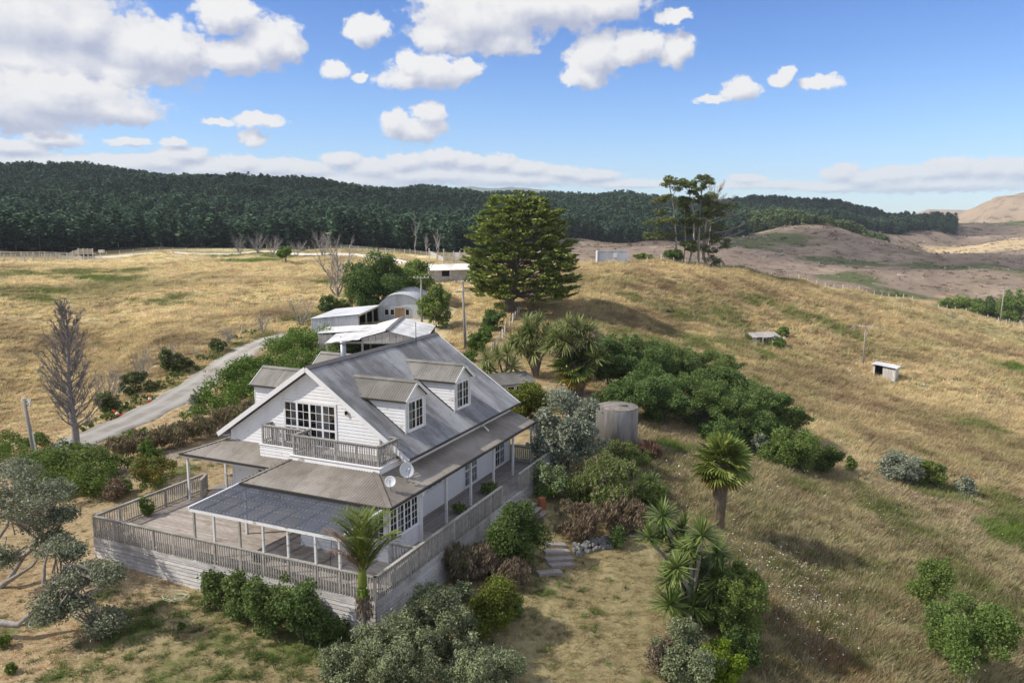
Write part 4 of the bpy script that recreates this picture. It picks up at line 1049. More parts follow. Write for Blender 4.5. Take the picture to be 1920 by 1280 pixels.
mk('skirt_backing', *join([box(.10, .16, .1, 15.9, -2.1, -.3), box(.2, 19.8, .12, .18, -2.2, -.3), box(.2, 11.4, 15.85, 15.9, -1.4, -.3)]), M['dark'], deck)  # near-black sheets paint the shade under the deck behind the board gaps
PV = [9.55, 8.39, 6.94, 5.65, 4.33, 2.92, 1.72]
fp_ = [16.0 - q for q in (15.97, 14.65, 13.39, 12.09, 10.88)] + [16.0 - q for q in PV] + [16.0 - .04]
railing((0.03, 16.0), (0.03, 0.0), 0, M['rail'], deck, 1.0, .135, fp_, 1, 'railing', .10)
railing((0.03, 0.03), (11.87, 0.03), 0, M['rail'], deck, 1.0, .135, None, 1, 'railing', .10)
railing((14.27, 0.03), (19.05, 0.03), 0, M['rail'], deck, 1.0, .135, None, 1, 'railing', .10)
railing((7.15, 16.0), (0.06, 16.0), 0, M['rail'], deck, 1.0, .135, None, 1, 'railing', .10)
railing((7.15, 15.95), (6.1, 15.35), 0, M['rail'], deck, 1.0, .135, [1.2], 1, 'railing', .0)
railing((3.25, 1.30), (3.25, .10), 0, M['rail'], deck, .98, .135, [0], 1, 'railing', .0)
railing((19.3, 2.85), (19.3, 1.48), 0, M['rail'], deck, 1.0, .135, [0], 1, 'railing', .0)
railing((7.5, 14.85), (7.5, 14.2), 0, M['rail'], deck, 1.0, .135, [0, .6], 1, 'railing', .0)
for k, (a, dz) in enumerate(((0, -.18), (.34, -.36), (.68, -.54), (1.02, -.74), (1.36, -.92))):
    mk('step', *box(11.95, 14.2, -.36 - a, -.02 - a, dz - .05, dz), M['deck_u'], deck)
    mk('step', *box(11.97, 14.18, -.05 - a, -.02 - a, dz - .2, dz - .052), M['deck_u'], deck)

# ------------------------------------------------------------------ pergola on the front deck
perg = empty('pergola', HO, HYAW, 'smoky corrugated plastic pergola roof on thin white posts over the deck', 'pergola')
pv0, pv1, pu0, pu1, pw0, pw1 = 1.55, 9.78, 0.0, 3.45, 2.33, 2.47
Lp = math.hypot(pu1 - pu0, pw1 - pw0); Tp = np.array((pu1 - pu0, 0, pw1 - pw0)) / Lp
corr([(0, 0), (pv1 - pv0, 0), (pv1 - pv0, Lp), (0, Lp)], (pu0, pv1, pw0), (0, -1, 0), Tp, M['poly'], perg, 'roof_sheet', .80, .10, .016, .03, 4)
for v in PV:
    mk('post', *box(.03, .12, v - .045, v + .045, 1.005, pw0 - .13), M['post_white'] if v not in (9.55, 6.94) else M['rail'], perg)
mk('front_beam', *box(.02, .09, pv0, pv1, pw0 - .14, pw0 + .0), M['white_worn'], perg)
for v in (pv0 + .04, pv1 - .02): mk('side_beam', *bar((0, v, pw0 + .035), (pu1, v, pw1 + .035), .08, .10), M['white_trim'], perg)
for v in np.linspace(pv0 + .6, pv1 - .6, 8): mk('rafter', *bar((.1, v, pw0 - .06), (pu1, v, pw1 - .06), .045, .12), M['white_trim'], perg)
sc_ = []
for k, f in enumerate((.04, .3, .5, .72, .95)):
    for j in range(int((pv1 - pv0) / .2)):
        v = pv0 + .1 + j * .2
        sc_.append(box(pu0 + f * (pu1 - pu0) - .012, pu0 + f * (pu1 - pu0) + .012, v - .012, v + .012, pw0 + f * (pw1 - pw0) + .046, pw0 + f * (pw1 - pw0) + .056))
tag(mk('fastener', *join(sc_), M['reflect'], perg), kind='stuff')

# ------------------------------------------------------------------ small things on and around the deck
bowl = mk('bowl', *lathe([(.10, 0), (.2, .03), (.26, .22), (.28, .24), (.25, .22), (.16, .05)], 16), M['black'], None, True)
tag(bowl, 'black tub standing on the deck boards behind the pergola posts', 'tub'); bowl.location = hworld(1.0, 6.85, .005)
sw = empty('swing', hworld(.95, 2.6, 0), HYAW, 'small dark swing seat on thin ropes under the pergola', 'swing')
mk('seat', *box(-.12, .12, -.25, .25, .40, .44), M['black'], sw)
for dv in (-.22, .22):
    mk('rope', *tube([(-.1, dv, .43), (0, dv * .6, 2.26)], .013, 5), M['black'], sw)
tp = tag(mk('stump', *lathe([(.24, 0), (.23, .5), (.21, .62), (.20, .66), (.02, .67)], 14), M['terracotta'], None, False), 'reddish brown cut log standing beside the deck steps', 'log')
_p = at(1016, 952); tp.location = (_p.x, _p.y, gz(_p.x, _p.y) - .05)
hz_ = []
for k in range(5):
    r0 = .26 + .07 * k; ph = k * 1.3
    hz_.append(tube([(r0 * math.cos(t) * (1 + .2 * math.sin(t + ph)) + .1 * math.sin(ph), r0 * .8 * math.sin(t) + .12 * math.cos(ph), .03 + .02 * k) for t in np.linspace(0, 2 * math.pi, 22)], .014, 5))
hs = tag(mk('garden_hose', *join(hz_), M['hose'], None, True), 'pale garden hose coiled loosely on the dry lawn', 'hose')
_p = at(335, 1122); hs.location = (_p.x, _p.y, gz(_p.x, _p.y) + .03)
_a, _b = at(600, 1214), hworld(-.35, 2.35, -.55)
pk = tag(mk('plank', *bar((_a.x, _a.y, gz(_a.x, _a.y)), _b, .05, .16), M['sleeper']), 'long plank leaning among the creeper on the deck skirt', 'plank')
# sleeper steps going down to the lower lawn: each step lies on the ground by itself
for i, (x0, y0, x1, y1) in enumerate(((1022, 1023, 1060, 1024), (1020, 1037, 1066, 1036), (1022, 1052, 1072, 1049), (1030, 1063, 1074, 1060), (1008, 1078, 1052, 1074))):
    a, c = at(x0, y0), at(x1, y1); s = mk('timber_step', *bar((a.x, a.y, gz(a.x, a.y) + .05), (c.x, c.y, gz(c.x, c.y) + .05), .42, .2), M['sleeper'])
    tag(s, ['topmost grey timber step of the garden steps below the round bush', 'second grey timber step from the top of the garden steps', 'middle grey timber step of the garden steps beside the stones', 'second lowest grey timber step of the garden steps', 'lowest grey timber step lying crooked at the edge of the dry lawn'][i], 'step', 'timber steps down to the lower lawn')
a, c = at(1178, 1006), at(1206, 1008)
tag(mk('timber_edging', *bar((a.x, a.y, gz(a.x, a.y) + .06), (c.x, c.y, gz(c.x, c.y) + .06), .2, .16), M['sleeper']), 'short grey timber lying at the edge of the lawn by the spiky plants', 'timber')
# dry stone edging: every stone a part
sw_ = empty('stone_wall', at(1112, 1032), 0, 'low wall of loose grey stones at the top of the dry lawn', 'stone wall')
_o = sw_.location.copy()
st_ = []
for k in range(4):
    m = 9; V = []
    d = rng.normal(size=(14, 3)); d /= np.linalg.norm(d, axis=1)[:, None]
    import bmesh as _bm
    bm = _bm.new()
    for p in d: bm.verts.new(p * (0.75 + .25 * rng.random()))
    _bm.ops.convex_hull(bm, input=bm.verts); me = bpy.data.meshes.new('stone'); bm.to_mesh(me); bm.free(); me.materials.append(M['stone']); st_.append(me)
for i in range(78):
    f = rng.random(); row = i % 3
    px = 1078 + f * 74; py = 1040 - f * 16 - row * 5 + rng.normal(0, 1.6)
    p = at(px, py)
    o = bpy.data.objects.new('stone', st_[i % 4]); COL.objects.link(o); o.parent = sw_
    o.location = p - _o + Vector((0, 0, .08 + .09 * (row == 1) + .15 * (row == 2)))
    o.rotation_euler = rng.uniform(0, 6, 3); o.scale = rng.uniform(.12, .23, 3)
# ------------------------------------------------------------------ farm buildings behind the house
def rel(root):
    o = root.location.copy()
    return lambda x, y, z: (x - o.x, y - o.y, z - o.z)
def qsheet(pts, S, mat, parent, name='roof_sheet', width=.8, pitch=.2, amp=.025, off=.02):
    O = np.array(pts[0], float); S = _nz(S)
    n = np.cross(np.array(pts[1], float) - O, np.array(pts[2], float) - O); n /= np.linalg.norm(n)
    T = np.cross(n, S)
    pl = [(float((np.array(p) - O) @ S), float((np.array(p) - O) @ T)) for p in pts]
    corr(pl, O, S, T, mat, parent, name, width, pitch, amp, off)
# open carport with a white gable roof
cp = empty('carport', (-13.5, 80.0, 1.0), 0, 'open carport with pale gabled iron roof behind the farmhouse ridge', 'carport')
r_ = rel(cp)
xr, yf, yb, zr = -12.05, 76.3, 87.0, 4.25
qsheet([r_(-8.4, yf, 3.30), r_(-8.4, yb, 3.35), r_(xr, yb, zr), r_(xr, yf, zr)], (0, 1, 0), M['galv_w'], cp)
qsheet([r_(-14.7, yb, 3.52), r_(-14.7, yf, 3.50), r_(xr, yf, zr), r_(xr, yb, zr)], (0, -1, 0), M['galv_w'], cp)
qsheet([r_(-18.2, 81.6, 3.18), r_(-17.8, 74.9, 3.15), r_(-14.66, yf - .6, 3.42), r_(-14.66, 81.6, 3.44)], (0, -1, 0), M['galv_w'], cp)
qsheet([r_(-20.2, 86.6, 3.2), r_(-20.2, 81.7, 3.16), r_(-14.66, 81.7, 3.44), r_(-14.66, 86.6, 3.46)], (0, -1, 0), M['galv_w'], cp)
mk('ridge_cap', *bar(r_(xr, yf - .05, zr + .07), r_(xr, yb + .05, zr + .07), .42, .03), M['ridge'], cp)
for i in range(9):
    a, c = -14.6 + i * .68, -14.6 + (i + 1) * .68 - .03
    f = lambda x: zr - (abs(x - xr) * (.28 if x < xr else .26)) - .06
    mk('gable_board', [r_(a, yf + .1, 3.18), r_(c, yf + .1, 3.18), r_(c, yf + .1, f(c)), r_(a, yf + .1, f(a))], [[0, 1, 2, 3]], M['shed_wood'], cp)
mk('gable_backing', [r_(-14.6, yf + .14, 3.18), r_(-8.5, yf + .14, 3.18), r_(-8.5, yf + .14, 3.3), r_(xr, yf + .14, zr - .1), r_(-14.6, yf + .14, 3.5)], [[0, 1, 2, 3, 4]], M['dark'], cp)  # near-black sheet paints shade into the gaps between gable boards
mk('beam', *bar(r_(-18.0, yf, 3.1), r_(-8.4, yf, 3.1), .1, .2), M['shed_wood'], cp)
for x, y in ((-14.5, yf), (-11.4, yf + .1), (-8.6, yf + .1), (-17.7, 75.3), (-17.9, 81.2), (-14.6, 81.3), (-8.6, yb - .3), (-12, yb - .3)):
    mk('post', *box(*[v for p in ((x - .09 + 13.5, x + .09 + 13.5), (y - .09 - 80, y + .09 - 80)) for v in p], -.6, 2.1), M['rail'], cp)
mk('back_wall', [r_(-20, 87.2, .6), r_(-8.5, 87.2, .6), r_(-8.5, 87.2, 3.3), r_(-20, 87.2, 3.2)], [[0, 1, 2, 3]], M['dark'], cp)  # wall coloured near-black to paint the shade inside the carport
for i in range(8):
    mk('wall_board', *box(-20.1 + i * .3 + 13.5, -20.1 + i * .3 + .28 + 13.5, 1.75, 1.80, -.5, 2.12), M['shed_wood'], cp)
mk('floor', [r_(-20, 75.5, gz(-14, 78) + .25), r_(-8.5, 75.5, gz(-9, 78) + .2), r_(-8.5, 87, gz(-9, 87) + .2), r_(-20, 87, gz(-20, 87) + .25)], [[0, 1, 2, 3]], M['dark'], cp)  # floor coloured near-black too, as painted shade under the roof
# lean-to shed of pale iron
sh = empty('iron_shed', (-20.2, 96.0, 1.3), 0, 'pale iron lean-to shed with open bay joined to the arched barn', 'shed')
r_ = rel(sh)
NL, NR, BR, BL = (-23.4, 91.7, 3.45), (-17.75, 91.7, 3.95), (-16.9, 101.2, 4.05), (-22.5, 101.2, 3.55)
qsheet([r_(*BL), r_(*NL), r_(*NR), r_(*BR)], (0, -1, 0), M['galv'], sh)
qsheet([r_(-23.3, 91.8, .6), r_(-17.85, 91.8, .6), r_(-17.85, 91.8, 3.9), r_(-23.3, 91.8, 3.42)], (1, 0, 0), M['wall_iron'], sh, 'wall_sheet', .8, .2, .02)
qsheet([r_(-22.5, 101.1, .6), r_(-23.3, 91.8, .6), r_(-23.3, 91.8, 3.4), r_(-22.5, 101.1, 3.5)], (0, -1, 0), M['wall_iron'], sh, 'wall_sheet', .8, .2, .02)
mk('fascia', *bar(r_(-17.7, 91.65, 3.88), r_(-16.85, 101.2, 3.98), .06, .2), M['shed_wood'], sh)
for f in (.02, .36, .68, .98):
    x, y = -17.85 + .85 * f, 91.8 + 9.4 * f; mk('post', *bar(r_(x, y, .8), r_(x, y, 3.85), .16, .16), M['rail'], sh)
mk('back_wall', [r_(-22.4, 101.0, .6), r_(-17.1, 101.0, .6), r_(-17.1, 101.0, 3.9), r_(-22.4, 101.0, 3.4)], [[0, 1, 2, 3]], M['dark'], sh)  # coloured near-black to paint the shade in the open bay
# arched barn
bn = empty('arched_barn', (-14.3, 106.0, 1.9), 0, 'barn with a rounded corrugated iron roof and tan doors below', 'barn')
r_ = rel(bn)
bx, hw, zs, zc, yf, yb = -14.3, 2.95, 3.15, 5.42, 101.3, 113.0
def archz(t): return zs + (zc - zs) * math.sin(t)
for k in range(12):
    y0, y1 = yf - .25 + k * (yb - yf + .25) / 12, yf - .25 + (k + 1) * (yb - yf + .25) / 12
    V = []
    for j in range(25):
        t = math.pi * j / 24
        for y in (y0, y1 + .02): V.append(r_(bx - hw * 1.04 * math.cos(t), y, archz(t) + .04 + .012 * (k % 2)))
    mk('roof_sheet', V, np.array([[2 * j, 2 * j + 1, 2 * j + 3, 2 * j + 2] for j in range(24)]), M['galv'], bn, True)
fp = [(bx - hw, 1.2), (bx + hw, 1.2)] + [(bx + hw * math.cos(math.pi * j / 20), archz(math.pi * j / 20)) for j in range(21)]
mk('front_wall', [r_(x, yf, z) for x, z in fp], [list(range(len(fp)))], M['wall_iron'], bn)
mk('back_wall', [r_(x, yb, z) for x, z in fp], [list(range(len(fp)))], M['wall_iron'], bn)
for s in (-1, 1): mk('side_wall', [r_(bx + s * hw, yf, 1.2), r_(bx + s * hw, yb, 1.2), r_(bx + s * hw, yb, zs + .05), r_(bx + s * hw, yf, zs + .05)], [[0, 1, 2, 3]], M['wall_iron'], bn)
for x0, x1 in ((-14.9, -14.35), (-14.32, -13.75)): mk('door', *box(x0 - bx, x1 - bx, yf - 106 - .08, yf - 106 - .02, -.2, 1.75), M['door_tan'], bn)
for x0, x1, z0, z1 in ((-15.6, -15.0, 2.75, 3.55), (-13.65, -13.1, 2.7, 3.55), (-16.3, -15.7, 2.75, 3.55)):
    w = mk('window', *box(x0 - bx, x1 - bx, yf - 106 - .07, yf - 106 - .02, z0 - 1.9, z1 - 1.9), M['white_trim'], bn)
    mk('pane', *box(x0 - bx + .06, x1 - bx - .06, yf - 106 - .075, yf - 106 - .066, z0 - 1.84, z1 - 1.96), M['dark'], w)
mk('lintel_board', *box(-2.2, 1.1, yf - 106 - .09, yf - 106 - .02, 1.78, 1.95), M['shed_wood'], bn)
w = mk('window', *box(1.35, 2.0, yf - 106 - .07, yf - 106 - .02, -.4, .15), M['shed_wood'], bn)
mk('pane', *box(1.42, 1.93, yf - 106 - .08, yf - 106 - .066, -.34, .08), M['dark'], w)
# long low shed of bleached boards below the sheep yards
A0, B0 = Vector((-13.6, 131.2)), Vector((-6.0, 134.6))
dr = (B0 - A0); LL = dr.length; zl = gz(-10, 133)
ls = empty('board_shed', (A0.x, A0.y, zl), math.atan2(dr.y, dr.x), 'long low shed of bleached boards with dark openings near the big cypress', 'shed')
n = int(LL / .42)
for i in range(n):
    a = i * LL / n
    top = 1.72
    if 2.1 < a < 3.3 or 6.3 < a < 7.2: mk('wall_board', *box(a, a + LL / n - .02, -.03, .03, -.4, .75), M['shed_wood'], ls)
    else: mk('wall_board', *box(a, a + LL / n - .02, -.03, .03, -.4, top), M['shed_wood'], ls)
mk('shade_sheet', *box(.05, LL - .05, .05, .12, -.4, 1.7), M['dark'], ls)  # near-black slab behind the boards stands in for shade in the openings
mk('shutter', *box(5.1, 6.25, -.1, -.05, .85, 1.6), M['sleeper'], ls)
corr([(0, 0), (LL + .7, 0), (LL + .7, 4.2), (0, 4.2)], (-.35, -.45, 1.78), (1, 0, 0), (0, .985, .17), M['galv_w'], ls, 'roof_sheet', .8, .2, .025)
mk('end_wall', *box(0, .06, .1, 3.6, -.4, 1.8), M['shed_wood'], ls)
mk('end_wall', *box(LL - .06, LL, .1, 3.6, -.4, 1.8), M['shed_wood'], ls)
# low hut hidden behind the cabbage trees
hp_ = onplane(962, 757, -0.2)
ht = empty('garden_hut', (hp_.x, hp_.y, gz(hp_.x, hp_.y) - .25), R(24), 'low grey roofed hut half hidden behind the cabbage trees', 'hut')
mk('wall', *box(-4.2, 2.0, 0, 4, -.4, 2.05), M['shed_wood'], ht)
corr([(0, 0), (6.9, 0), (6.9, 2.6), (0, 2.6)], (-4.55, -.4, 2.05), (1, 0, 0), (0, .966, .258), M['roof_hut'], ht, 'roof_sheet', .76, .152, .018)
corr([(0, 0), (6.9, 0), (6.9, 2.6), (0, 2.6)], (2.35, 4.6, 2.05), (-1, 0, 0), (0, -.966, .258), M['roof_hut'], ht, 'roof_sheet', .76, .152, .018)
for x0 in (-.6, .3, 1.15):
    w = mk('window', *box(x0, x0 + .75, -.05, -.01, .9, 1.8), M['white_trim'], ht)
    mk('pane', *box(x0 + .07, x0 + .68, -.06, -.045, .97, 1.73), M['dark'], w)
ht.scale = (.86, .86, .86)
# shipping container on the ridge
c0 = based(1147, 160)
ct = empty('shipping_container', (c0.x, c0.y, c0.z - .12), R(2), 'pale blue grey shipping container standing on the dry ridge', 'container')
V = []; mN = 120
for j in range(mN + 1):
    x = -3.03 + 6.06 * j / mN; y = -1.2 + (.05 if (j // 2) % 2 else 0)
    V += [(x, y, .12), (x, y, 2.45)]
mk('ribbed_side', V, np.array([[2 * j, 2 * j + 2, 2 * j + 3, 2 * j + 1] for j in range(mN)]), M['wall_iron'], ct)
mk('body', *box(-3.02, 3.02, -1.12, 1.2, .1, 2.5), M['wall_iron'], ct)
mk('top_rail', *box(-3.05, 3.05, -1.24, -1.13, 2.45, 2.58), M['wall_iron'], ct)
mk('bottom_rail', *box(-3.05, 3.05, -1.24, -1.13, 0, .13), M['wall_iron'], ct)
for x in (-3.05, 2.93): mk('corner_post', *box(x, x + .12, -1.25, -1.12, .13, 2.46), M['wall_iron'], ct)
mk('panel_sign', *box(.15, .85, -1.28, -1.21, 1.2, 2.0), M['reflect'], ct)
# collapsing coop on the right hillside
c0 = base(1436, 648); k = mpp(c0)
co = empty('broken_coop', c0, R(12), 'collapsing grey timber coop overgrown with green vines on the hillside', 'coop')
for i in range(7):
    mk('roof_board', *bar((-2.9 + i * .78, -.6, 1.35 + .04 * (i % 3)), (-2.3 + i * .78, 2.4, 1.75 + .06 * (i % 2)), .74, .05), M['rail_d'] if i % 3 else M['sleeper'], co)
for i in range(6): mk('side_board', *bar((-2.9, -.5, .5 + i * .14), (-1.9, -.55, .5 + i * .14), .03, .12), M['galv_w'], co)
for x, y, z in ((-2.9, -.5, 1.4), (-.9, -.7, 1.35), (1.0, -.7, 1.35), (2.4, -.5, 1.3), (2.6, 2.0, 1.6), (-2.4, 2.3, 1.7), (.1, -1.7, 1.0)): mk('post', *box(x - .06, x + .06, y - .06, y + .06, -.3, z), M['fence_wood'], co)
for i in range(5): mk('sagging_board', *bar((.4 + i * .5, -1.5 + .3 * i, .82 + .02 * i), (2.4 + i * .35, .2 + i * .25, 1.0 + .02 * i), .4, .05), M['sleeper'], co)
mk('wire_frame', *join([bar((-1.9, -.6, .3 + .3 * j), (1.5, -1.0, .3 + .3 * j), .03, .03) for j in range(4)] + [bar((-1.9 + .5 * j, -.6 - .05 * j, .2), (-1.9 + .5 * j, -.6 - .05 * j, 1.3), .03, .03) for j in range(7)]), M['fence_wood'], co)
co.children[-1]['kind'] = 'stuff'
mk('shade_sheet', *box(-2.7, 2.2, .6, .7, 0, 1.3), M['dark'], co)  # near-black slab put in as the shade inside the coop
# tin shed on the right hillside
c0 = base(1660, 709)
ts = empty('tin_shed', c0, R(-38), 'small tin shed with an open dark doorway on the hillside', 'shed')
for i in range(4): mk('wall_sheet', *box(-1.5 + i * .42 + 1.3, -1.5 + i * .42 + 1.7, -1.0, -.96, -.3, 1.75 - .05 * i), M['shed_wood'], ts)
mk('wall_sheet', *box(-1.5, -1.28, -1.0, -.96, -.3, 1.95), M['shed_wood'], ts)
for i in range(4): mk('wall_sheet', *box(1.48, 1.52, -1.0 + i * .5, -1.0 + i * .5 + .47, -.3, 1.7), M['galv'], ts)
mk('wall_sheet', *box(-1.5, 1.5, .96, 1.0, -.3, 1.8), M['galv'], ts)
mk('wall_sheet', *box(-1.52, -1.48, -1, 1.0, -.3, 1.95), M['galv'], ts)
mk('shade_sheet', *box(-1.4, 1.4, .2, .3, -.2, 1.7), M['dark'], ts)  # near-black slab paints the shaded inside of the doorway
corr([(0, 0), (2.6, 0), (2.6, 3.5), (0, 3.5)], (-1.75, 1.3, 2.08), (0, -1, 0), (.995, 0, -.1), M['galv'], ts, 'roof_sheet', .8, .2, .02)
p = base(1725, 722); s = tag(mk('iron_sheet', *box(-.8, .8, -.35, .35, 0, .05), M['galv_w']), 'pale sheet of iron lying flat in brown grass', 'iron sheet'); s.location = p + Vector((0, 0, .15)); s.rotation_euler = (R(6), R(-5), R(-20))
for px, py, lab in ((1600, 615, 'pale rock half buried on the right hillside, nearest the middle pole'), (1782, 593, 'grey stump standing in the pasture below the ridge fence')):
    s = tag(mk('rock', *lathe([(.5, -.2), (.55, .2), (.35, .5), (.05, .6)], 9), M['stone']), lab, 'rock'); s.location = base(px, py)

# ------------------------------------------------------------------ power poles
def pole(px, py, hpx, label, lean=0.0, arms=((.25, 1.5),), rz=0.3, D=None, sleeve=False, r0=.15, zb=None):
    if D: p = based(px, D)
    else: p = base(px, py)
    h = hpx * mpp(p)
    o = empty('power_pole', p, 0, label, 'power pole')
    tip = np.array((-math.sin(lean) * h, 0, h))
    mk('shaft', *tube([(0, 0, -.6), tip * .5, tip], [r0, r0 * .85, r0 * .68], 10), M['pole'], o, True)
    for dz, L in arms:
        c = tip * (1 - dz / h); a = np.array((math.cos(rz), math.sin(rz), 0)) * L / 2; nrm = np.array((-math.sin(rz), math.cos(rz), 0)) * (r0 * .9)
        arm = mk('crossarm', *bar(c - a - nrm, c + a - nrm, .10, .11), M['fence_wood'], o)
        for f in (-.9, -.45, .45, .9): mk('insulator', *lathe([(.035, 0), (.05, .05), (.03, .09), (.045, .13), (.01, .16)], 8, tuple(c + a * f - nrm + np.array((0, 0, .06)))), M['reflect'], arm)
    if sleeve: mk('conduit', *tube([(r0 + .03, -.05, -.3), tip * .55 + (r0 * .9 + .03, -.05, 0)], .05, 6), M['reflect'], o)
    return o
pole(72, 887, 142, 'weathered power pole with short crossarm beside the bare dead tree', .10, ((.18, 1.1), (.45, .8)), 2.6, None, True, .16)
pole(789, 0, 96, 'grey power pole standing in front of the arched barn', 0, ((.12, 1.9),), .15, 97)
pole(871, 0, 128, 'tall power pole with two crossarms on the grassy track above the roof', 0.03, ((.1, 1.9), (1.05, 1.5)), .2, 84, True, .15)
pole(1618, 688, 77, 'pale power pole next to the small tin shed on the hillside', 0, ((.12, 2.0),), -.2, None, False, .13)
pole(1875, 606, 68, 'distant power pole with a single crossarm near the right edge', -.03, ((.1, 2.6),), -.2, None, False, .16)
# ------------------------------------------------------------------ traffic cones
def cone(px, py, label, rot=(0, 0, 0)):
    o = empty('traffic_cone', base(px, py, .02), 0, label, 'traffic cone', 'traffic cones along the driveway')
    mk('body', *lathe([(.17, .03), (.06, .62), (.035, .75), (.01, .76)], 14), M['orange'], o, True)
    mk('foot', *box(-.21, .21, -.21, .21, 0, .035), M['orange'], o)
    mk('collar', *lathe([(.128, .28), (.092, .48)], 14), M['reflect'], o, True)
    o.rotation_euler = rot; o.scale = (1.25,) * 3
cone(282, 757, 'orange traffic cone standing upright on the driveway verge')
cone(228, 783, 'orange and white traffic cone tipped over on the driveway verge', (R(8), R(-42), 0))
cone(84, 840, 'traffic cone half hidden in weeds near the leaning power pole', (0, R(5), 0))

# ------------------------------------------------------------------ fences and sheep yards
def fence(name, pts, label, cat='fence', sp=3.0, h=1.15, rails=(), wires=(.3, .6, .9, 1.1), pw=.10, mat=None, jitter=.05, group=None):
    mat = mat or M['fence_wood']; o = empty(name, pts[0], 0, label, cat, group); o0 = o.location.copy()
    P_ = []
    for a, c in zip(pts[:-1], pts[1:]):
        n = max(1, int(round((Vector((c.x, c.y)) - Vector((a.x, a.y))).length / sp)))
        for i in range(n): P_.append(a.lerp(c, i / n))
    P_.append(pts[-1]); xs = np.array([p.x for p in P_]); ys = np.array([p.y for p in P_]); zs = gsurf(xs, ys)
    Q = [Vector((x, y, z)) - o0 for x, y, z in zip(xs, ys, zs)]
    src = None
    for q in Q:
        if src is None: src = mk('post', *box(-pw / 2, pw / 2, -pw / 2, pw / 2, -.3, h), mat, o); src.location = q
        else: inst('post', src, q + Vector((0, 0, rng.normal(0, jitter))), (rng.normal(0, .03), rng.normal(0, .03), rng.uniform(0, 1)), 1, o)
    for z in rails:
        for a, c in zip(Q[:-1], Q[1:]): mk('rail', *bar(a + Vector((0, -.06, z)), c + Vector((0, -.06, z)), .04, .15), mat, o)
    if wires:
        for z in wires: mk('wire', *tube([q + Vector((0, -pw * .5, z)) for q in Q], .008, 4), M['metal'], o)
    return o
fence('paddock_fence', [based(x, D) for x, D in ((60, 232), (200, 230), (300, 229), (420, 232), (520, 240), (640, 236), (740, 224), (800, 205))], 'line of thin posts along the top of the left paddock', sp=3.2, h=1.25, pw=.14)
fence('paddock_fence', [based(x, D) for x, D in ((1160, 158), (1240, 164), (1330, 172), (1400, 177), (1500, 188), (1600, 202), (1700, 219), (1800, 233), (1925, 244))], 'long post and wire fence along the crest of the right pasture', sp=3.0, h=1.3, pw=.14)
fence('garden_fence', [base(978, 583), base(966, 600), base(951, 622), base(938, 643), base(922, 664)], 'bleached post fence running down from the big cypress', sp=2.2, h=1.2, pw=.13)
fence('roadside_fence', [base(x, y) for x, y in ((215, 745), (268, 712), (330, 683), (395, 655), (455, 628), (520, 610))], 'sparse wire fence between the driveway scrub and left paddock', sp=4.0, h=1.05, pw=.10)
fence('pasture_fence', [base(1872, 606), base(1900, 612), base(1930, 620)], 'short row of stakes beside the far right power pole', sp=1.6, h=1.2, pw=.14)
yd = lambda pts: [based(x, D) for x, D in pts]
fence('yard_fence', yd(((-40, 196), (30, 196), (78, 198))), 'long front rail fence of the left sheep yards', 'fence', 2.0, 1.5, (.25, .6, .95, 1.3), (), .16, None, .02)
fence('yard_fence', yd(((78, 198), (95, 203), (113, 208))), 'rail fence at the corner of the left sheep yards', 'fence', 1.6, 1.5, (.25, .6, .95, 1.3), (), .16, None, .02)
fence('yard_fence', yd(((-40, 220), (40, 220), (125, 222))), 'back rail fence of the left sheep yards', 'fence', 2.2, 1.5, (.3, .7, 1.1, 1.4), (), .16, None, .02)
fence('yard_fence', yd(((112, 209), (150, 211), (190, 213))), 'low white rail fence below the loading ramp', 'fence', 2.4, 1.0, (.25, .55, .85), (), .13, M['reflect'], .02)
fence('yard_fence', yd(((40, 206), (85, 214), (125, 216))), 'inner rail fence of the left sheep yards', 'fence', 2.2, 1.5, (.4, .8, 1.2), (), .16, None, .02)
fence('yard_fence', yd(((832, 156), (850, 157), (893, 158))), 'front rail fence of the sheep yards behind the board shed', 'fence', 1.8, 1.5, (.3, .65, 1.0, 1.35), (), .15, None, .02)
fence('yard_fence', yd(((826, 166), (860, 168), (900, 168))), 'back rail fence of the sheep yards behind the board shed', 'fence', 1.8, 1.6, (.3, .7, 1.1, 1.5), (), .15, None, .02)
# covered loading ramp of the left yards
p = based(155, 214); rp = empty('loading_ramp', p, R(4), 'bleached timber loading ramp with boarded sides at the sheep yards', 'ramp')
for j in range(4): mk('side_board', *bar((-3.2, -.5, .55 + .3 * j), (-.6, -.5, 1.55 + .3 * j), .05, .24), M['fence_wood'], rp)
for j in range(4): mk('side_board', *bar((-.6, -.5, 1.6 + .3 * j), (2.6, -.5, 1.6 + .3 * j), .05, .24), M['fence_wood'], rp)
for x, z in ((-3.2, 1.7), (-1.9, 2.2), (-.6, 2.75), (.5, 2.75), (1.5, 2.75), (2.6, 2.75)): mk('post', *box(x - .1, x + .1, -.65, -.45, -.3, z), M['fence_wood'], rp)
mk('deck_floor', *box(-.6, 2.6, -.5, 1.2, 1.35, 1.5), M['fence_wood'], rp); mk('shade_under', *box(-.4, 2.5, .4, .5, 0, 1.3), M['dark'], rp)  # near-black slab below the floor stands in for the shade there
p = based(191, 226); s = empty('water_trough', p, 0, 'pale box on a post in dry grass right of the loading ramp', 'trough')
mk('tub', *box(-.6, .6, -.4, .4, 1.2, 1.9), M['fence_wood'], s); mk('post', *box(-.5, -.3, -.1, .1, -.3, 1.2), M['fence_wood'], s)
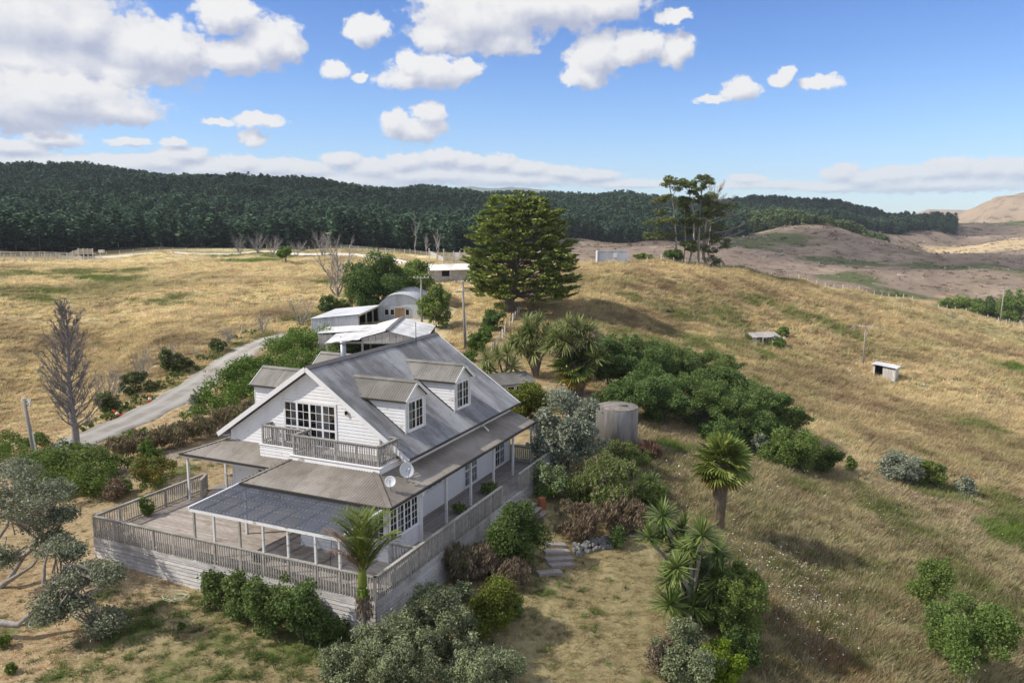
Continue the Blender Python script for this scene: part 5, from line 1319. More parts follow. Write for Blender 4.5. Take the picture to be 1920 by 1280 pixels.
# race and gantry of the right yards
p = based(820, 162); rp = empty('loading_race', p, R(-8), 'small white sloping race at the sheep yards behind the shed', 'ramp')
for j in range(3): mk('side_board', *bar((-1.6, -.3, 1.9 + .28 * j), (1.4, -.3, .5 + .28 * j), .05, .24), M['reflect'], rp)
for x, z in ((-1.6, 3.0), (0, 2.2), (1.4, 2.9)): mk('post', *box(x - .09, x + .09, -.4, -.2, -.3, z), M['fence_wood'], rp)
p = based(865, 163); rp = empty('yard_gate', p, R(0), 'tall timber gate frame with white panels in the sheep yards', 'gate')
for x, z in ((-1.6, 2.3), (-.3, 2.4), (.6, 2.7), (2.7, 2.6)): mk('post', *box(x - .1, x + .1, -.1, .1, -.3, z), M['fence_wood'], rp)
mk('beam', *bar((.4, 0, 2.5), (2.9, 0, 2.5), .14, .16), M['fence_wood'], rp)
for j in range(3): mk('panel', *box(-1.5 + j * .42, -1.5 + j * .42 + .38, -.06, .0, .5, 2.0), M['reflect'], rp)

# ------------------------------------------------------------------ concrete water tank
p = base(1160, 842)
k = mpp(p); tk = empty('water_tank', p + Vector((0, 1.2, 0)), 0, 'round grey concrete water tank beside the silvery shrub', 'water tank')
R_ = 40 * k
mk('wall', *lathe([(R_, -.5), (R_, 2.72), (R_ * .985, 2.80), (R_ * .97, 2.80), (R_ * .97, 2.6)], 48), M['concrete'], tk, True)
mk('lid', *lathe([(R_ * .99, 2.78), (R_ * .99, 2.86), (R_ * .6, 2.98), (.05, 3.05)], 48), M['lid'], tk)
for i in range(10):
    t = 2 * math.pi * i / 10; mk('rib', *bar((math.cos(t) * R_ * .5, math.sin(t) * R_ * .5, 3.0), (math.cos(t) * R_ * .97, math.sin(t) * R_ * .97, 2.88), .05, .03), M['lid'], tk)
mk('hatch', *lathe([(.35, 2.98), (.35, 3.12), (.02, 3.14)], 16, (.3, -.4, 0)), M['lid'], tk)
# ------------------------------------------------------------------ plants
def unit(r, n):
    d = r.normal(size=(n, 3)); return d / np.linalg.norm(d, axis=1)[:, None]
def leafcloud(C, RAD, n, leaf, r, up=.35, flat=1.0, aspect=1.7, out=.35, droop=0.0, bias=.25):
    """n diamond leaves spread over small clumps (centres C, radii RAD)"""
    C = np.asarray(C, float); RAD = np.asarray(RAD, float)
    w = RAD ** 2; k = r.choice(len(C), n, p=w / w.sum())
    d = unit(r, n); d[:, 2] += bias; d /= np.linalg.norm(d, axis=1)[:, None]
    rr = 0.35 + 0.75 * r.random(n) ** .6; st = r.random(n) < .16; rr[st] *= r.uniform(1.1, 1.6, st.sum())
    pos = C[k] + d * (RAD[k] * rr)[:, None] * np.array((1, 1, flat))
    nr = d * out + unit(r, n) * .75 + np.array((0, 0, up)); nr /= np.linalg.norm(nr, axis=1)[:, None]
    t = np.cross(nr, unit(r, n) + np.array((0, 0, droop * 3))); t /= np.linalg.norm(t, axis=1)[:, None] + 1e-9
    bt = np.cross(nr, t); s = leaf * r.uniform(.65, 1.3, n)[:, None]
    if droop: t = t * (1 - droop) + np.array((0, 0, -1)) * droop
    V = np.stack([pos + t * s * aspect / 2, pos + bt * s / 2, pos - t * s * aspect / 2, pos - bt * s / 2], 1).reshape(-1, 3)
    return V, np.arange(n * 4).reshape(-1, 4)
def clumps(mains, n, rad, r, zlo=-.35, inner=.25, jit=.3):
    """clump centres over the surfaces of the main lobes (x,y,z,rx,ry,rz)"""
    mains = np.asarray(mains, float); w = (mains[:, 3] * mains[:, 5]); k = r.choice(len(mains), n, p=w / w.sum())
    d = unit(r, n * 3); d = d[d[:, 2] > zlo][:n]
    while len(d) < n: d = np.concatenate([d, unit(r, n)]); d = d[d[:, 2] > zlo][:n]
    f = np.where(r.random(n) < inner, r.uniform(.35, .8, n), r.uniform(.8, 1.05, n))[:, None]
    return mains[k, :3] + d * mains[k, 3:] * f, rad * r.uniform(1 - jit, 1 + jit, n)
def merge(parts):
    V, F, n = [], [], 0
    for v, f in parts: V.append(v); F.append(np.asarray(f) + n); n += len(v)
    return np.concatenate(V), np.concatenate(F)
def limbs(o, segs, mat, name='trunk', k=6):
    V, F = join([tube(p, rr, k, False) for p, rr in segs]); return mk(name, V, F, mat, o, True)
def bush(name, label, cat, px, py, w, h, mat, leaf=3.0, dens=1.0, lobes=4, seed=0, group=None, trunk=0.0, sub=.24, mat2=None, f2=0.0, flat=1.0, up=.35, droop=0.0, zlo=-.35, p=None, aspect=1.7, barkmat=None, depth=1.0, n=None, inner=.25, base_lift=0.0, stems=4):
    """shrub or small tree w x h pixels big with its foot at a pixel of the photograph"""
    r = np.random.default_rng(abs(hash_(label + str(seed))) % 99991)
    p = p or base(px, py); k = mpp(p); W_, H_ = w * k, h * k
    t = trunk * H_
    o = empty(name, p, 0, label, cat, group)
    rz = (H_ - t) / 2; c = np.array((0, 0, t + rz + base_lift))
    mains = [(0, 0, c[2] - rz * .05, W_ * .40, W_ * .40 * depth, rz * .86)]
    for i in range(lobes):
        a = 2 * math.pi * (i + r.random() * .6) / lobes
        mains.append((math.cos(a) * W_ * .24, math.sin(a) * W_ * .24 * depth, c[2] + r.uniform(-.45, .35) * rz, W_ * r.uniform(.20, .30), W_ * r.uniform(.20, .30), rz * r.uniform(.42, .62)))
    size = min(W_, H_ - t); nsub = int(max(24, min(150, 5.5 * (W_ * (H_ - t)) / (sub * size) ** 2 * .5)))
    C, RAD = clumps(mains, nsub, sub * size * .5, r, zlo if t > 0 else -.95, inner, .5)
    C[:, 2] = np.maximum(C[:, 2], .06 * H_ * (1 if t == 0 else 0) + .02)
    ex = r.choice(len(C), max(8, len(C) // 5)); f = r.uniform(1.08, 1.32, len(ex))[:, None]; top_ = (C[ex] - c) * f + c; top_[:, 2] = np.maximum(top_[:, 2], .05 * H_)
    C, RAD = np.concatenate([C, top_]), np.concatenate([RAD, RAD[ex] * r.uniform(.4, .75, len(ex))])
    L = leaf * k
    if n is None: L *= .82; n = int(min(26000, max(600, dens * 11.0 * (W_ * H_) / (L * L))))
    n1 = int(n * (1 - f2))
    V, F = leafcloud(C, RAD, n1, L, r, up, flat, aspect, .35, droop)
    mk('foliage', V, F, mat, o)
    if mat2:
        top = C[:, 2] > np.quantile(C[:, 2], .35); V, F = leafcloud(C[top], RAD[top] * 1.08, max(60, n - n1), L * .9, r, .6, flat, 1.2)
        mk('flowers', V, F, mat2, o)
    segs = []
    for i in range(stems if t > 0 else max(3, stems - 1)):
        a = 2 * math.pi * i / stems + r.random(); q = C[r.integers(len(C))]; q2 = np.array((q[0] * .75, q[1] * .75, max(q[2] * .9, .3 * H_)))
        b0 = np.array((math.cos(a), math.sin(a), 0)) * W_ * .03
        m1 = b0 * 1.5 + np.array((q2[0] * .25, q2[1] * .25, q2[2] * .5))
        w0 = max(.015, W_ * (.018 if t > 0 else .010)); segs.append(([b0 - (0, 0, .2), m1, q2], [w0 * 1.5, w0, w0 * .4]))
    limbs(o, segs, barkmat or M['bark'], 'trunk' if t > 0 else 'stems', 5)
    return o
def hash_(s):
    h = 2166136261
    for ch in s: h = ((h ^ ord(ch)) * 16777619) & 0xffffffff
    return h
def mass(name, label, cat, spots, mat, leaf, dens=1.0, seed=1, mat2=None, f2=0, up=.35, sub=.42, droop=0.0, parts='foliage', group=None, cap=26000, aspect=1.7):
    """one continuous planting (hedge, bank of weeds): spots are (px, py, w, h) bumps that run into each other"""
    r = np.random.default_rng(seed); o = empty(name, base(*spots[len(spots) // 2][:2]), 0, label, cat, group); o0 = np.array(o.location)
    Cs, Rs, area, k0 = [], [], 0, 0
    for (px, py, w, h) in spots:
        p = base(px, py); k = mpp(p); W_, H_ = w * k, h * k; k0 += k
        m = [(p.x - o0[0], p.y - o0[1], p.z - o0[2] + H_ * .42, W_ * .48, W_ * .48, H_ * .52)]
        c, rd = clumps(m, 16, sub * min(W_, H_) * .5, r, -.3, .2); c[:, 2] = np.maximum(c[:, 2], p.z - o0[2] + .12 * H_); Cs.append(c); Rs.append(rd); area += W_ * H_
    k0 /= len(spots); C, RAD = np.concatenate(Cs), np.concatenate(Rs); L = leaf * k0
    n = int(min(cap, dens * 7.5 * area / (L * L)))
    V, F = leafcloud(C, RAD, int(n * (1 - f2)), L, r, up, 1, aspect, .35, droop); mk(parts, V, F, mat, o)
    if mat2: V, F = leafcloud(C, RAD * 1.12, int(n * f2), L * .8, r, .7, 1, 1.1); mk('flowers', V, F, mat2, o)
    limbs(o, [([C[i] * (1, 1, 0) + (0, 0, C[i][2] - 1.0), C[i]], [.03, .012]) for i in range(0, len(C), 4)], M['bark'], 'stems', 4)
    return o
# --- shrubs and trees: pixel of the foot, pixel size
bush('cypress_shrub', 'dense dark green rounded shrub between the deck and the timber steps', 'shrub', 967, 1056, 106, 112, M['l_dark'], 3.0, 1.3, 5, 1, sub=.30)
bush('silver_shrub', 'big silvery grey rounded shrub at the far corner of the veranda', 'shrub', 1062, 880, 138, 158, M['l_silver'], 3.6, 1.1, 6, 2, sub=.20, aspect=2.0)
bush('feathery_shrub', 'feathery yellow green shrub between the hut and silvery shrub', 'shrub', 992, 800, 112, 102, M['l_yellow'], 3.2, .8, 5, 3, sub=.26, flat=.5)
bush('fern_shrub', 'dark low shrub under the orange flag near the water tank', 'shrub', 1118, 800, 70, 66, M['l_dark'], 3.2, .8, 4, 4)
bush('round_tree', 'glossy round dark green tree right of the arched barn', 'tree', 818, 614, 62, 78, M['l_mid'], 2.6, 1.2, 4, 5, sub=.28)
bush('orange_shrub', 'green shrub with orange blossom on its lower side near the deck', 'shrub', 292, 914, 84, 62, M['l_mid'], 2.8, .9, 4, 6, mat2=M['l_orange'], f2=.42)
bush('green_shrub', 'upright fresh green shrub rising behind the orange blossom', 'shrub', 281, 900, 48, 78, M['l_hedge'], 2.6, 1.0, 3, 7)
bush('low_shrub', 'small dark shrub at the edge of the dry grass left of the deck', 'shrub', 234, 925, 34, 26, M['l_mid'], 2.6, .9, 3, 8)
bush('pot_plant', 'green shrub in a pot inside the left deck railing', 'pot plant', 0, 0, 26, 38, M['l_mid'], 2.4, 1.0, 3, 9, p=hworld(2.9, 15.75, 0.0))
bush('veranda_plant', 'leafy plant sprawling on the veranda boards between the second and third posts', 'pot plant', 0, 0, 30, 22, M['l_mid'], 2.6, .6, 3, 10, p=hworld(9.9, 1.55, 0.0))
bush('veranda_plant', 'larger sprawling plant on the veranda boards near the steps', 'pot plant', 0, 0, 40, 24, M['l_mid'], 2.6, .6, 4, 11, p=hworld(13.1, 1.35, 0.0))
bush('creeper', 'small leafy creeper at the left on the deck skirt', 'creeper', 405, 1144, 66, 74, M['l_climb'], 4.2, .9, 3, 12, sub=.3, depth=.5)
bush('creeper', 'narrow creeper reaching the deck railing beside the leftmost one', 'creeper', 458, 1162, 78, 104, M['l_climb'], 4.2, .9, 4, 13, sub=.3, depth=.5)
bush('creeper', 'widest dark leafy creeper covering the middle of the deck skirt', 'creeper', 520, 1188, 112, 120, M['l_climb'], 4.2, 1.0, 5, 14, sub=.28, depth=.5)
bush('creeper', 'tall creeper with trailing shoots left of the leaning plank', 'creeper', 574, 1208, 76, 130, M['l_climb'], 4.2, .9, 4, 15, sub=.3, depth=.5)
bush('creeper', 'small dark plant growing against the skirt beside the palm trunk', 'creeper', 636, 1202, 48, 50, M['l_climb'], 4.0, .8, 3, 16, depth=.6)
bush('olive_tree', 'greyish olive tree right of the palm at the deck corner', 'olive tree', 815, 1235, 128, 150, M['l_olive'], 2.9, 1.0, 6, 17, sub=.22, aspect=2.4)
bush('olive_tree', 'wide low olive tree at the bottom edge below the deck corner', 'olive tree', 745, 1300, 190, 150, M['l_olive'], 3.0, .85, 6, 18, sub=.2, aspect=2.4)
bush('olive_tree', 'olive tree at the bottom edge beside the dry lawn', 'olive tree', 905, 1310, 170, 140, M['l_olive'], 3.0, .85, 6, 19, sub=.2, aspect=2.4)
bush('olive_tree', 'small wispy olive tree in front of the palm trunk', 'olive tree', 648, 1290, 96, 92, M['l_olive'], 2.9, .7, 4, 20, sub=.24, aspect=2.4)
bush('heath_shrub', 'bright yellow green bushy shrub above the olive trees', 'shrub', 912, 1186, 112, 108, M['l_yellow'], 3.0, 1.1, 5, 21, sub=.26, aspect=2.2)
bush('heath_shrub', 'low green shrub at the edge of the dry lawn behind the yellow green one', 'shrub', 955, 1155, 62, 50, M['l_hedge'], 3.0, .9, 4, 22)
bush('weed_clump', 'dry olive brown weeds against the right side of the deck', 'weeds', 862, 1090, 66, 80, M['l_weed'], 2.8, .8, 4, 23, aspect=5.0, droop=.6, mat2=M['l_mid'], f2=.3)
bush('weed_clump', 'dry pinkish seed heads below the dark round shrub', 'weeds', 962, 1098, 66, 52, M['l_weed'], 2.6, .9, 4, 24, aspect=5.0, droop=.6)
bush('weed_clump', 'dry buff weeds between the deck and the pinkish seed heads', 'weeds', 905, 1082, 60, 66, M['l_weed'], 2.6, .8, 4, 25, aspect=5.0, droop=.6)
bush('daisy_clump', 'green clump with white daisies at the side of the deck', 'flowers', 820, 1075, 60, 62, M['l_mid'], 2.8, .6, 4, 26, mat2=M['l_white'], f2=.10)
bush('daisy_clump', 'white flowering clump on the slope beside the heath shrub', 'flowers', 868, 1130, 44, 44, M['l_mid'], 2.6, .7, 4, 27, mat2=M['l_white'], f2=.28)
bush('weeping_shrub', 'wide weeping shrub with hanging bronze shoots near the water tank', 'shrub', 1128, 950, 142, 108, M['l_mid'], 3.4, .9, 6, 28, sub=.24, droop=.55, aspect=3.2, mat2=M['l_weed'], f2=.3)
bush('flower_bed', 'pink and white flowers in green growth beside the veranda steps', 'flowers', 1038, 935, 70, 72, M['l_mid'], 2.6, .8, 5, 29, mat2=M['l_white'], f2=.16)
bush('flower_bed', 'pink lilies in green leaves along the far deck railing', 'flowers', 1002, 915, 44, 44, M['l_hedge'], 2.8, .7, 4, 30, mat2=M['l_pink'], f2=.10)
bush('herb_patch', 'fresh green herbs with pale heads in front of the tank', 'weeds', 1170, 872, 110, 40, M['l_hedge'], 2.8, .7, 6, 31, mat2=M['l_weed'], f2=.25)
bush('dock_patch', 'patch of dark red dock standing right of the water tank', 'weeds', 1212, 860, 62, 36, M['l_red'], 2.4, .8, 5, 32, aspect=5.0, droop=.6)
bush('brown_weeds', 'brown dead weeds behind the stone wall', 'weeds', 1092, 1010, 70, 66, M['l_brown'], 2.8, .7, 4, 33, aspect=5.0, droop=.6)
bush('brown_weeds', 'reddish brown dead weeds between stone wall and spiky yucca', 'weeds', 1168, 992, 100, 58, M['l_brown'], 2.8, .8, 5, 34, aspect=5.0, droop=.6)
bush('rose_shrub', 'small dark green rose shrub at the end of the stone wall', 'shrub', 1158, 1026, 36, 44, M['l_dark'], 2.6, .9, 3, 35, mat2=M['l_white'], f2=.02)
bush('flax_plant', 'low green shrub right of the weeping shrub', 'shrub', 1215, 950, 62, 46, M['l_mid'], 2.8, .8, 4, 36)
bush('dome_shrub', 'large dark green dome shaped shrub behind the spiky yucca', 'shrub', 1372, 1205, 124, 145, M['l_mid'], 3.4, 1.1, 6, 37, sub=.2)
bush('mixed_shrub', 'dusty green shrub left of the bright lime shrub', 'shrub', 1285, 1280, 132, 118, M['l_olive'], 3.4, .9, 5, 38, sub=.22)
bush('mixed_shrub', 'small dusty shrub at the bottom edge beside the dry lawn', 'shrub', 1240, 1262, 62, 70, M['l_weed'], 3.2, .8, 4, 39, aspect=2.5)
bush('lime_shrub', 'bright lime green shrub at the bottom edge', 'shrub', 1348, 1288, 92, 92, M['l_lime'], 3.6, 1.0, 5, 40, sub=.26)
bush('dark_shrub', 'dark green shrub right of the bright lime shrub', 'shrub', 1392, 1262, 70, 90, M['l_dark'], 3.2, .9, 4, 41)
bush('leafy_tree', 'tall dark green tree leaning at the bottom right corner', 'tree', 1815, 1292, 150, 190, M['l_mid'], 3.4, .75, 5, 42, trunk=.18, sub=.22, inner=.35)
bush('leafy_tree', 'loose green sapling left of the corner tree', 'tree', 1738, 1180, 78, 128, M['l_mid'], 3.0, .6, 4, 43, trunk=.32, sub=.3)
bush('grove_edge_shrub', 'rounded mid green shrub at the right foot of the acacia grove', 'shrub', 1478, 878, 110, 92, M['l_mid'], 2.8, 1.0, 5, 44)
bush('grove_edge_shrub', 'smaller shrub right of the rounded one below the grove', 'shrub', 1545, 886, 62, 58, M['l_dark'], 2.8, .9, 4, 45)
bush('grove_edge_shrub', 'little upright shrub at the far right end of the grove', 'shrub', 1594, 888, 22, 40, M['l_mid'], 2.6, .9, 3, 46)
bush('grove_edge_shrub', 'grey green shrub in front of the grove left of the rounded shrub', 'shrub', 1422, 856, 34, 46, M['l_silver'], 2.8, .8, 3, 47)
bush('grey_scrub', 'silvery scrub in front of the grove above the fan palm', 'shrub', 1340, 812, 90, 46, M['l_silver'], 2.8, .7, 5, 48)
bush('field_shrub', 'silver green wide shrub alone in the lower right pasture', 'shrub', 1688, 905, 86, 58, M['l_silver'], 2.8, .9, 5, 49)
bush('field_shrub', 'dark green shrub joined to the right of the silver green one', 'shrub', 1740, 912, 62, 50, M['l_mid'], 2.8, .9, 4, 50)
bush('field_shrub', 'small silver shrub right of the wide pair in the pasture', 'shrub', 1808, 932, 36, 44, M['l_silver'], 2.8, .7, 3, 51)
bush('pohutukawa_tree', 'dark green dense tree with red blossom behind the arched barn', 'tree', 702, 585, 118, 112, M['l_dark'], 2.6, 1.2, 6, 52, sub=.24, mat2=M['l_red'], f2=.04)
bush('grey_green_tree', 'dull green bushy tree right of the dark dense tree behind the barn', 'tree', 772, 566, 96, 84, M['l_mid'], 2.4, 1.1, 5, 53, sub=.24)
bush('flowering_shrub', 'pale flowering shrub between the two trees behind the barn', 'shrub', 738, 540, 40, 42, M['l_mid'], 2.2, .8, 3, 54, mat2=M['l_white'], f2=.4)
bush('dark_shrub', 'dark shrub in the hollow left of the cabbage tree pair', 'shrub', 612, 588, 34, 34, M['l_dark'], 2.2, 1.0, 3, 55)
bush('dark_shrub', 'low dark green shrub at the back of the pale iron shed', 'shrub', 636, 582, 44, 26, M['l_mid'], 2.2, 1.0, 4, 56)
bush('ivy_shrub', 'ivy climbing the left side of the arched barn', 'ivy', 700, 588, 50, 36, M['l_dark'], 2.2, 1.1, 4, 57)
bush('green_tree', 'small bright green tree among bare scrub on the left ridge', 'tree', 536, 494, 32, 32, M['l_hedge'], 2.0, 1.0, 4, 58, trunk=.25)
bush('ridge_shrub', 'dark shrub alone on the dry bank above the white road', 'shrub', 567, 472, 10, 10, M['l_mid'], 1.6, 1.0, 2, 59, p=based(567, 224))
bush('track_shrub', 'round dark shrub beside the track below the big cypress', 'shrub', 926, 622, 44, 42, M['l_dark'], 2.4, 1.1, 4, 60)
bush('track_shrub', 'light green shrub in the row beside the garden fence, highest but one', 'shrub', 908, 640, 36, 34, M['l_hedge'], 2.4, 1.0, 4, 61)
bush('track_shrub', 'light green shrub in the middle of the row beside the garden fence', 'shrub', 893, 658, 42, 38, M['l_hedge'], 2.4, 1.0, 4, 62)
bush('track_shrub', 'lowest light green shrub of the row beside the garden fence', 'shrub', 882, 678, 30, 24, M['l_hedge'], 2.4, 1.0, 3, 63)
bush('ridge_shrub', 'low spreading shrub right of the shipping container', 'shrub', 1207, 484, 38, 16, M['l_mid'], 1.8, 1.0, 5, 64, p=based(1207, 166))
bush('ridge_shrub', 'dark shrub at the left foot of the tall pines', 'shrub', 1262, 490, 40, 26, M['l_dark'], 1.8, 1.1, 4, 65, p=based(1262, 170))
bush('dark_pine', 'small dark pine in the gully beyond the pasture fence', 'tree', 1692, 545, 34, 30, M['l_dark'], 1.6, 1.1, 4, 66, p=based(1692, 262), base_lift=1.8)
bush('gully_tree', 'green tree crown in the gully left of the far power pole', 'tree', 1815, 580, 70, 50, M['l_mid'], 1.8, 1.1, 5, 67, p=based(1815, 275))
bush('gully_tree', 'darker tree crown right behind the far power pole', 'tree', 1858, 580, 62, 56, M['l_dark'], 1.8, 1.1, 5, 68, p=based(1858, 282))
bush('gully_tree', 'tree at the right edge beyond the far power pole', 'tree', 1912, 590, 64, 84, M['l_mid'], 1.8, 1.0, 5, 69, p=based(1912, 280))
bush('coop_vine', 'green vine spilling out from under the collapsing coop', 'vine', 1452, 652, 50, 22, M['l_hedge'], 2.0, 1.0, 4, 70)
bush('coop_vine', 'dark green vine on the back corner of the collapsing coop', 'vine', 1468, 634, 26, 22, M['l_mid'], 2.0, 1.0, 3, 71)
bush('coop_vine', 'small green plant at the left end of the collapsing coop', 'vine', 1402, 640, 16, 14, M['l_mid'], 2.0, 1.0, 3, 72)
# driveway planting
mass('hedge', 'long fresh green hedge filling the bank between driveway and house', 'hedge',
     [(600, 672, 62, 56), (562, 680, 62, 62), (528, 690, 62, 60), (640, 690, 60, 55), (600, 710, 70, 55), (556, 718, 70, 60), (510, 722, 66, 56), (470, 742, 76, 72), (500, 756, 76, 66), (440, 752, 70, 66), (412, 764, 64, 58), (455, 772, 72, 60), (385, 778, 52, 48), (425, 788, 60, 48), (362, 790, 40, 34), (485, 720, 66, 60), (535, 745, 70, 66), (665, 720, 60, 50), (575, 655, 50, 40), (548, 662, 40, 36)], M['l_hedge'], 2.6, .9, 11, cap=30000)
mass('weed_bank', 'bank of brown dead weeds between the hedge and the driveway', 'weeds',
     [(470, 795, 40, 38), (440, 800, 44, 40), (410, 812, 46, 40), (380, 822, 46, 40), (350, 832, 50, 42), (318, 842, 50, 42), (288, 850, 46, 40), (258, 858, 44, 44), (228, 866, 44, 46), (335, 818, 30, 26), (300, 832, 30, 26)], M['l_brown'], 2.4, .9, 12, M['l_mid'], .42, aspect=5.0, droop=.55)
mass('shrubbery', 'green shrubbery round the foot of the leaning power pole', 'shrubbery',
     [(180, 895, 60, 60), (140, 905, 60, 62), (105, 915, 66, 70), (150, 870, 56, 40), (110, 868, 50, 40), (40, 862, 60, 40), (200, 905, 44, 40), (75, 935, 60, 60), (150, 938, 60, 56), (190, 938, 40, 46), (20, 880, 60, 50), (60, 905, 60, 56), (225, 888, 40, 36), (130, 925, 66, 66), (175, 920, 50, 56), (95, 890, 50, 50), (10, 850, 60, 40), (70, 850, 50, 36), (140, 862, 44, 30)], M['l_hedge'], 2.8, .8, 13, M['l_weed'], .14)
bush('rush_clump', 'brown leafless brush at the corner of the garden path', 'weeds', 215, 938, 40, 46, M['l_brown'], 2.4, .7, 3, 80, aspect=3.0)
bush('pale_shrub', 'white flowering elder at the lower edge of the driveway', 'shrub', 250, 838, 60, 34, M['l_hedge'], 2.6, .7, 4, 81, mat2=M['l_white'], f2=.06)
bush('pale_shrub', 'tall pale leaved shrub at the lower end of the green hedge', 'shrub', 372, 775, 34, 44, M['l_silver'], 2.4, .7, 3, 82)
for i, (x, y, w, h, lab) in enumerate(((205, 775, 46, 44, 'dark gorse bush nearest the bare dead tree'), (252, 738, 54, 44, 'wide dark gorse bush behind the upright cone'), (325, 700, 46, 52, 'tall brown gorse bush in the middle of the driveway scrub'), (408, 660, 34, 26, 'squat dark gorse bush above the driveway bend'), (352, 690, 24, 20, 'small gorse bush right of the tall brown one'), (285, 735, 30, 24, 'low brown gorse bush between the cone and tall bush'))):
    bush('gorse_bush', lab, 'shrub', x, y, w, h, M['l_dark'], 2.4, .8, 3, 90 + i, mat2=M['l_brown'], f2=.45, aspect=2.4)
mass('roadside_growth', 'strip of low green growth on the verge between gorse bushes and driveway', 'weeds',
     [(168, 806, 40, 14), (200, 790, 40, 14), (235, 772, 36, 12), (268, 752, 36, 12), (298, 730, 36, 12), (328, 712, 34, 12), (356, 694, 32, 11), (384, 675, 32, 10), (412, 655, 30, 10), (440, 640, 28, 9), (468, 628, 26, 9), (215, 782, 30, 10), (312, 722, 30, 10), (250, 762, 30, 10), (342, 703, 30, 10), (398, 665, 28, 9)], M['l_hedge'], 2.0, .8, 14, M['l_weed'], .25, cap=12000)
mass('garden_weeds', 'rough green and straw weeds in front of the stone wall and round shrub', 'weeds',
     [(1000, 985, 40, 18), (1060, 1000, 36, 22), (1110, 975, 60, 30), (1060, 965, 50, 26), (1180, 960, 50, 26), (900, 1050, 40, 30), (985, 1080, 40, 24)], M['l_weed'], 2.4, .6, 15, M['l_mid'], .3, aspect=5.0, droop=.55)
# acacia grove: separate trees standing close together
ac = []
for i, (x, y, w, h) in enumerate(((1145, 738, 100, 112), (1200, 746, 112, 118), (1262, 748, 118, 116), (1325, 762, 122, 112), (1378, 790, 116, 114), (1180, 790, 110, 100), (1245, 796, 120, 104), (1312, 804, 126, 112), (1382, 826, 116, 104), (1434, 812, 100, 96), (1470, 812, 84, 74), (1225, 770, 110, 100), (1350, 838, 90, 70), (1420, 846, 80, 70))):
    bush('acacia_tree', 'dark feathery acacia tree in the dense grove behind the water tank', 'tree', x, y, w, h, M['l_acacia'], 2.5, 1.05, 6, 100 + i, 'acacia trees of the grove', trunk=.06, sub=.20, flat=.75, inner=.3, zlo=-.8)

# --- bare wood
def branching(o, root, tip, r0, lev, r, spread=.5, n=7, lift=.35, segs=None, top=True, ratio=.55, lo_=.14):
    segs = [] if segs is None else segs
    root, tip = np.array(root, float), np.array(tip, float); L = np.linalg.norm(tip - root)
    m = 5; pts = [root + (tip - root) * i / m + (r.normal(0, .025 * L, 3) if 0 < i < m else 0) for i in range(m + 1)]
    segs.append((pts, np.linspace(r0, r0 * .3, m + 1)))
    if lev > 0:
        for i in range(n):
            f = lo_ + (1 - lo_) * (i + r.random()) / n if top else r.uniform(.3, 1)
            k = min(int(f * m), m - 1); q = pts[k] + (pts[k + 1] - pts[k]) * (f * m - k)
            a = r.uniform(0, 2 * math.pi); d = (tip - root) / L
            side = np.array((math.cos(a), math.sin(a), 0)); sp_ = min(.9, spread * (1.25 - .65 * f)); dd = d * (1 - sp_) + side * sp_ + np.array((0, 0, lift * (.45 + .55 * f))); dd /= np.linalg.norm(dd)
            branching(o, q, q + dd * L * ratio * (1.15 - .6 * f) * r.uniform(.7, 1.2), max(r0 * (.5 - .25 * f), .011), lev - 1, r, spread, max(3, n - 2), lift * .8, segs, top, ratio)
    return segs
def bare(name, label, px, py, w, h, levels=3, n=9, r0=None, mat=None, spread=.45, lift=.35, ratio=.5, stems=1, seed=5, p=None, cat='tree'):
    r = np.random.default_rng(seed); p = p or base(px, py); k = mpp(p); H_ = h * k; o = empty(name, p, 0, label, cat)
    segs = []
    for s in range(stems):
        a = r.uniform(0, 6.28); off = (0 if stems == 1 else w * k * .38)
        tip = np.array((math.cos(a) * off, math.sin(a) * off, H_ * (1 if stems == 1 else r.uniform(.75, 1))))
        branching(o, (0, 0, -.2), tip, r0 or H_ * .022, levels, r, spread, n, lift, segs, True, ratio)
    for nm, sel in (('trunk', segs[:1]), ('branches', segs[1:])):
        V, F = join([tube(q, rr, 6 if nm == 'trunk' else 3, False) for q, rr in sel]); mk(nm, V, F, mat or M['bark_dead'], o, nm == 'trunk')
    return o
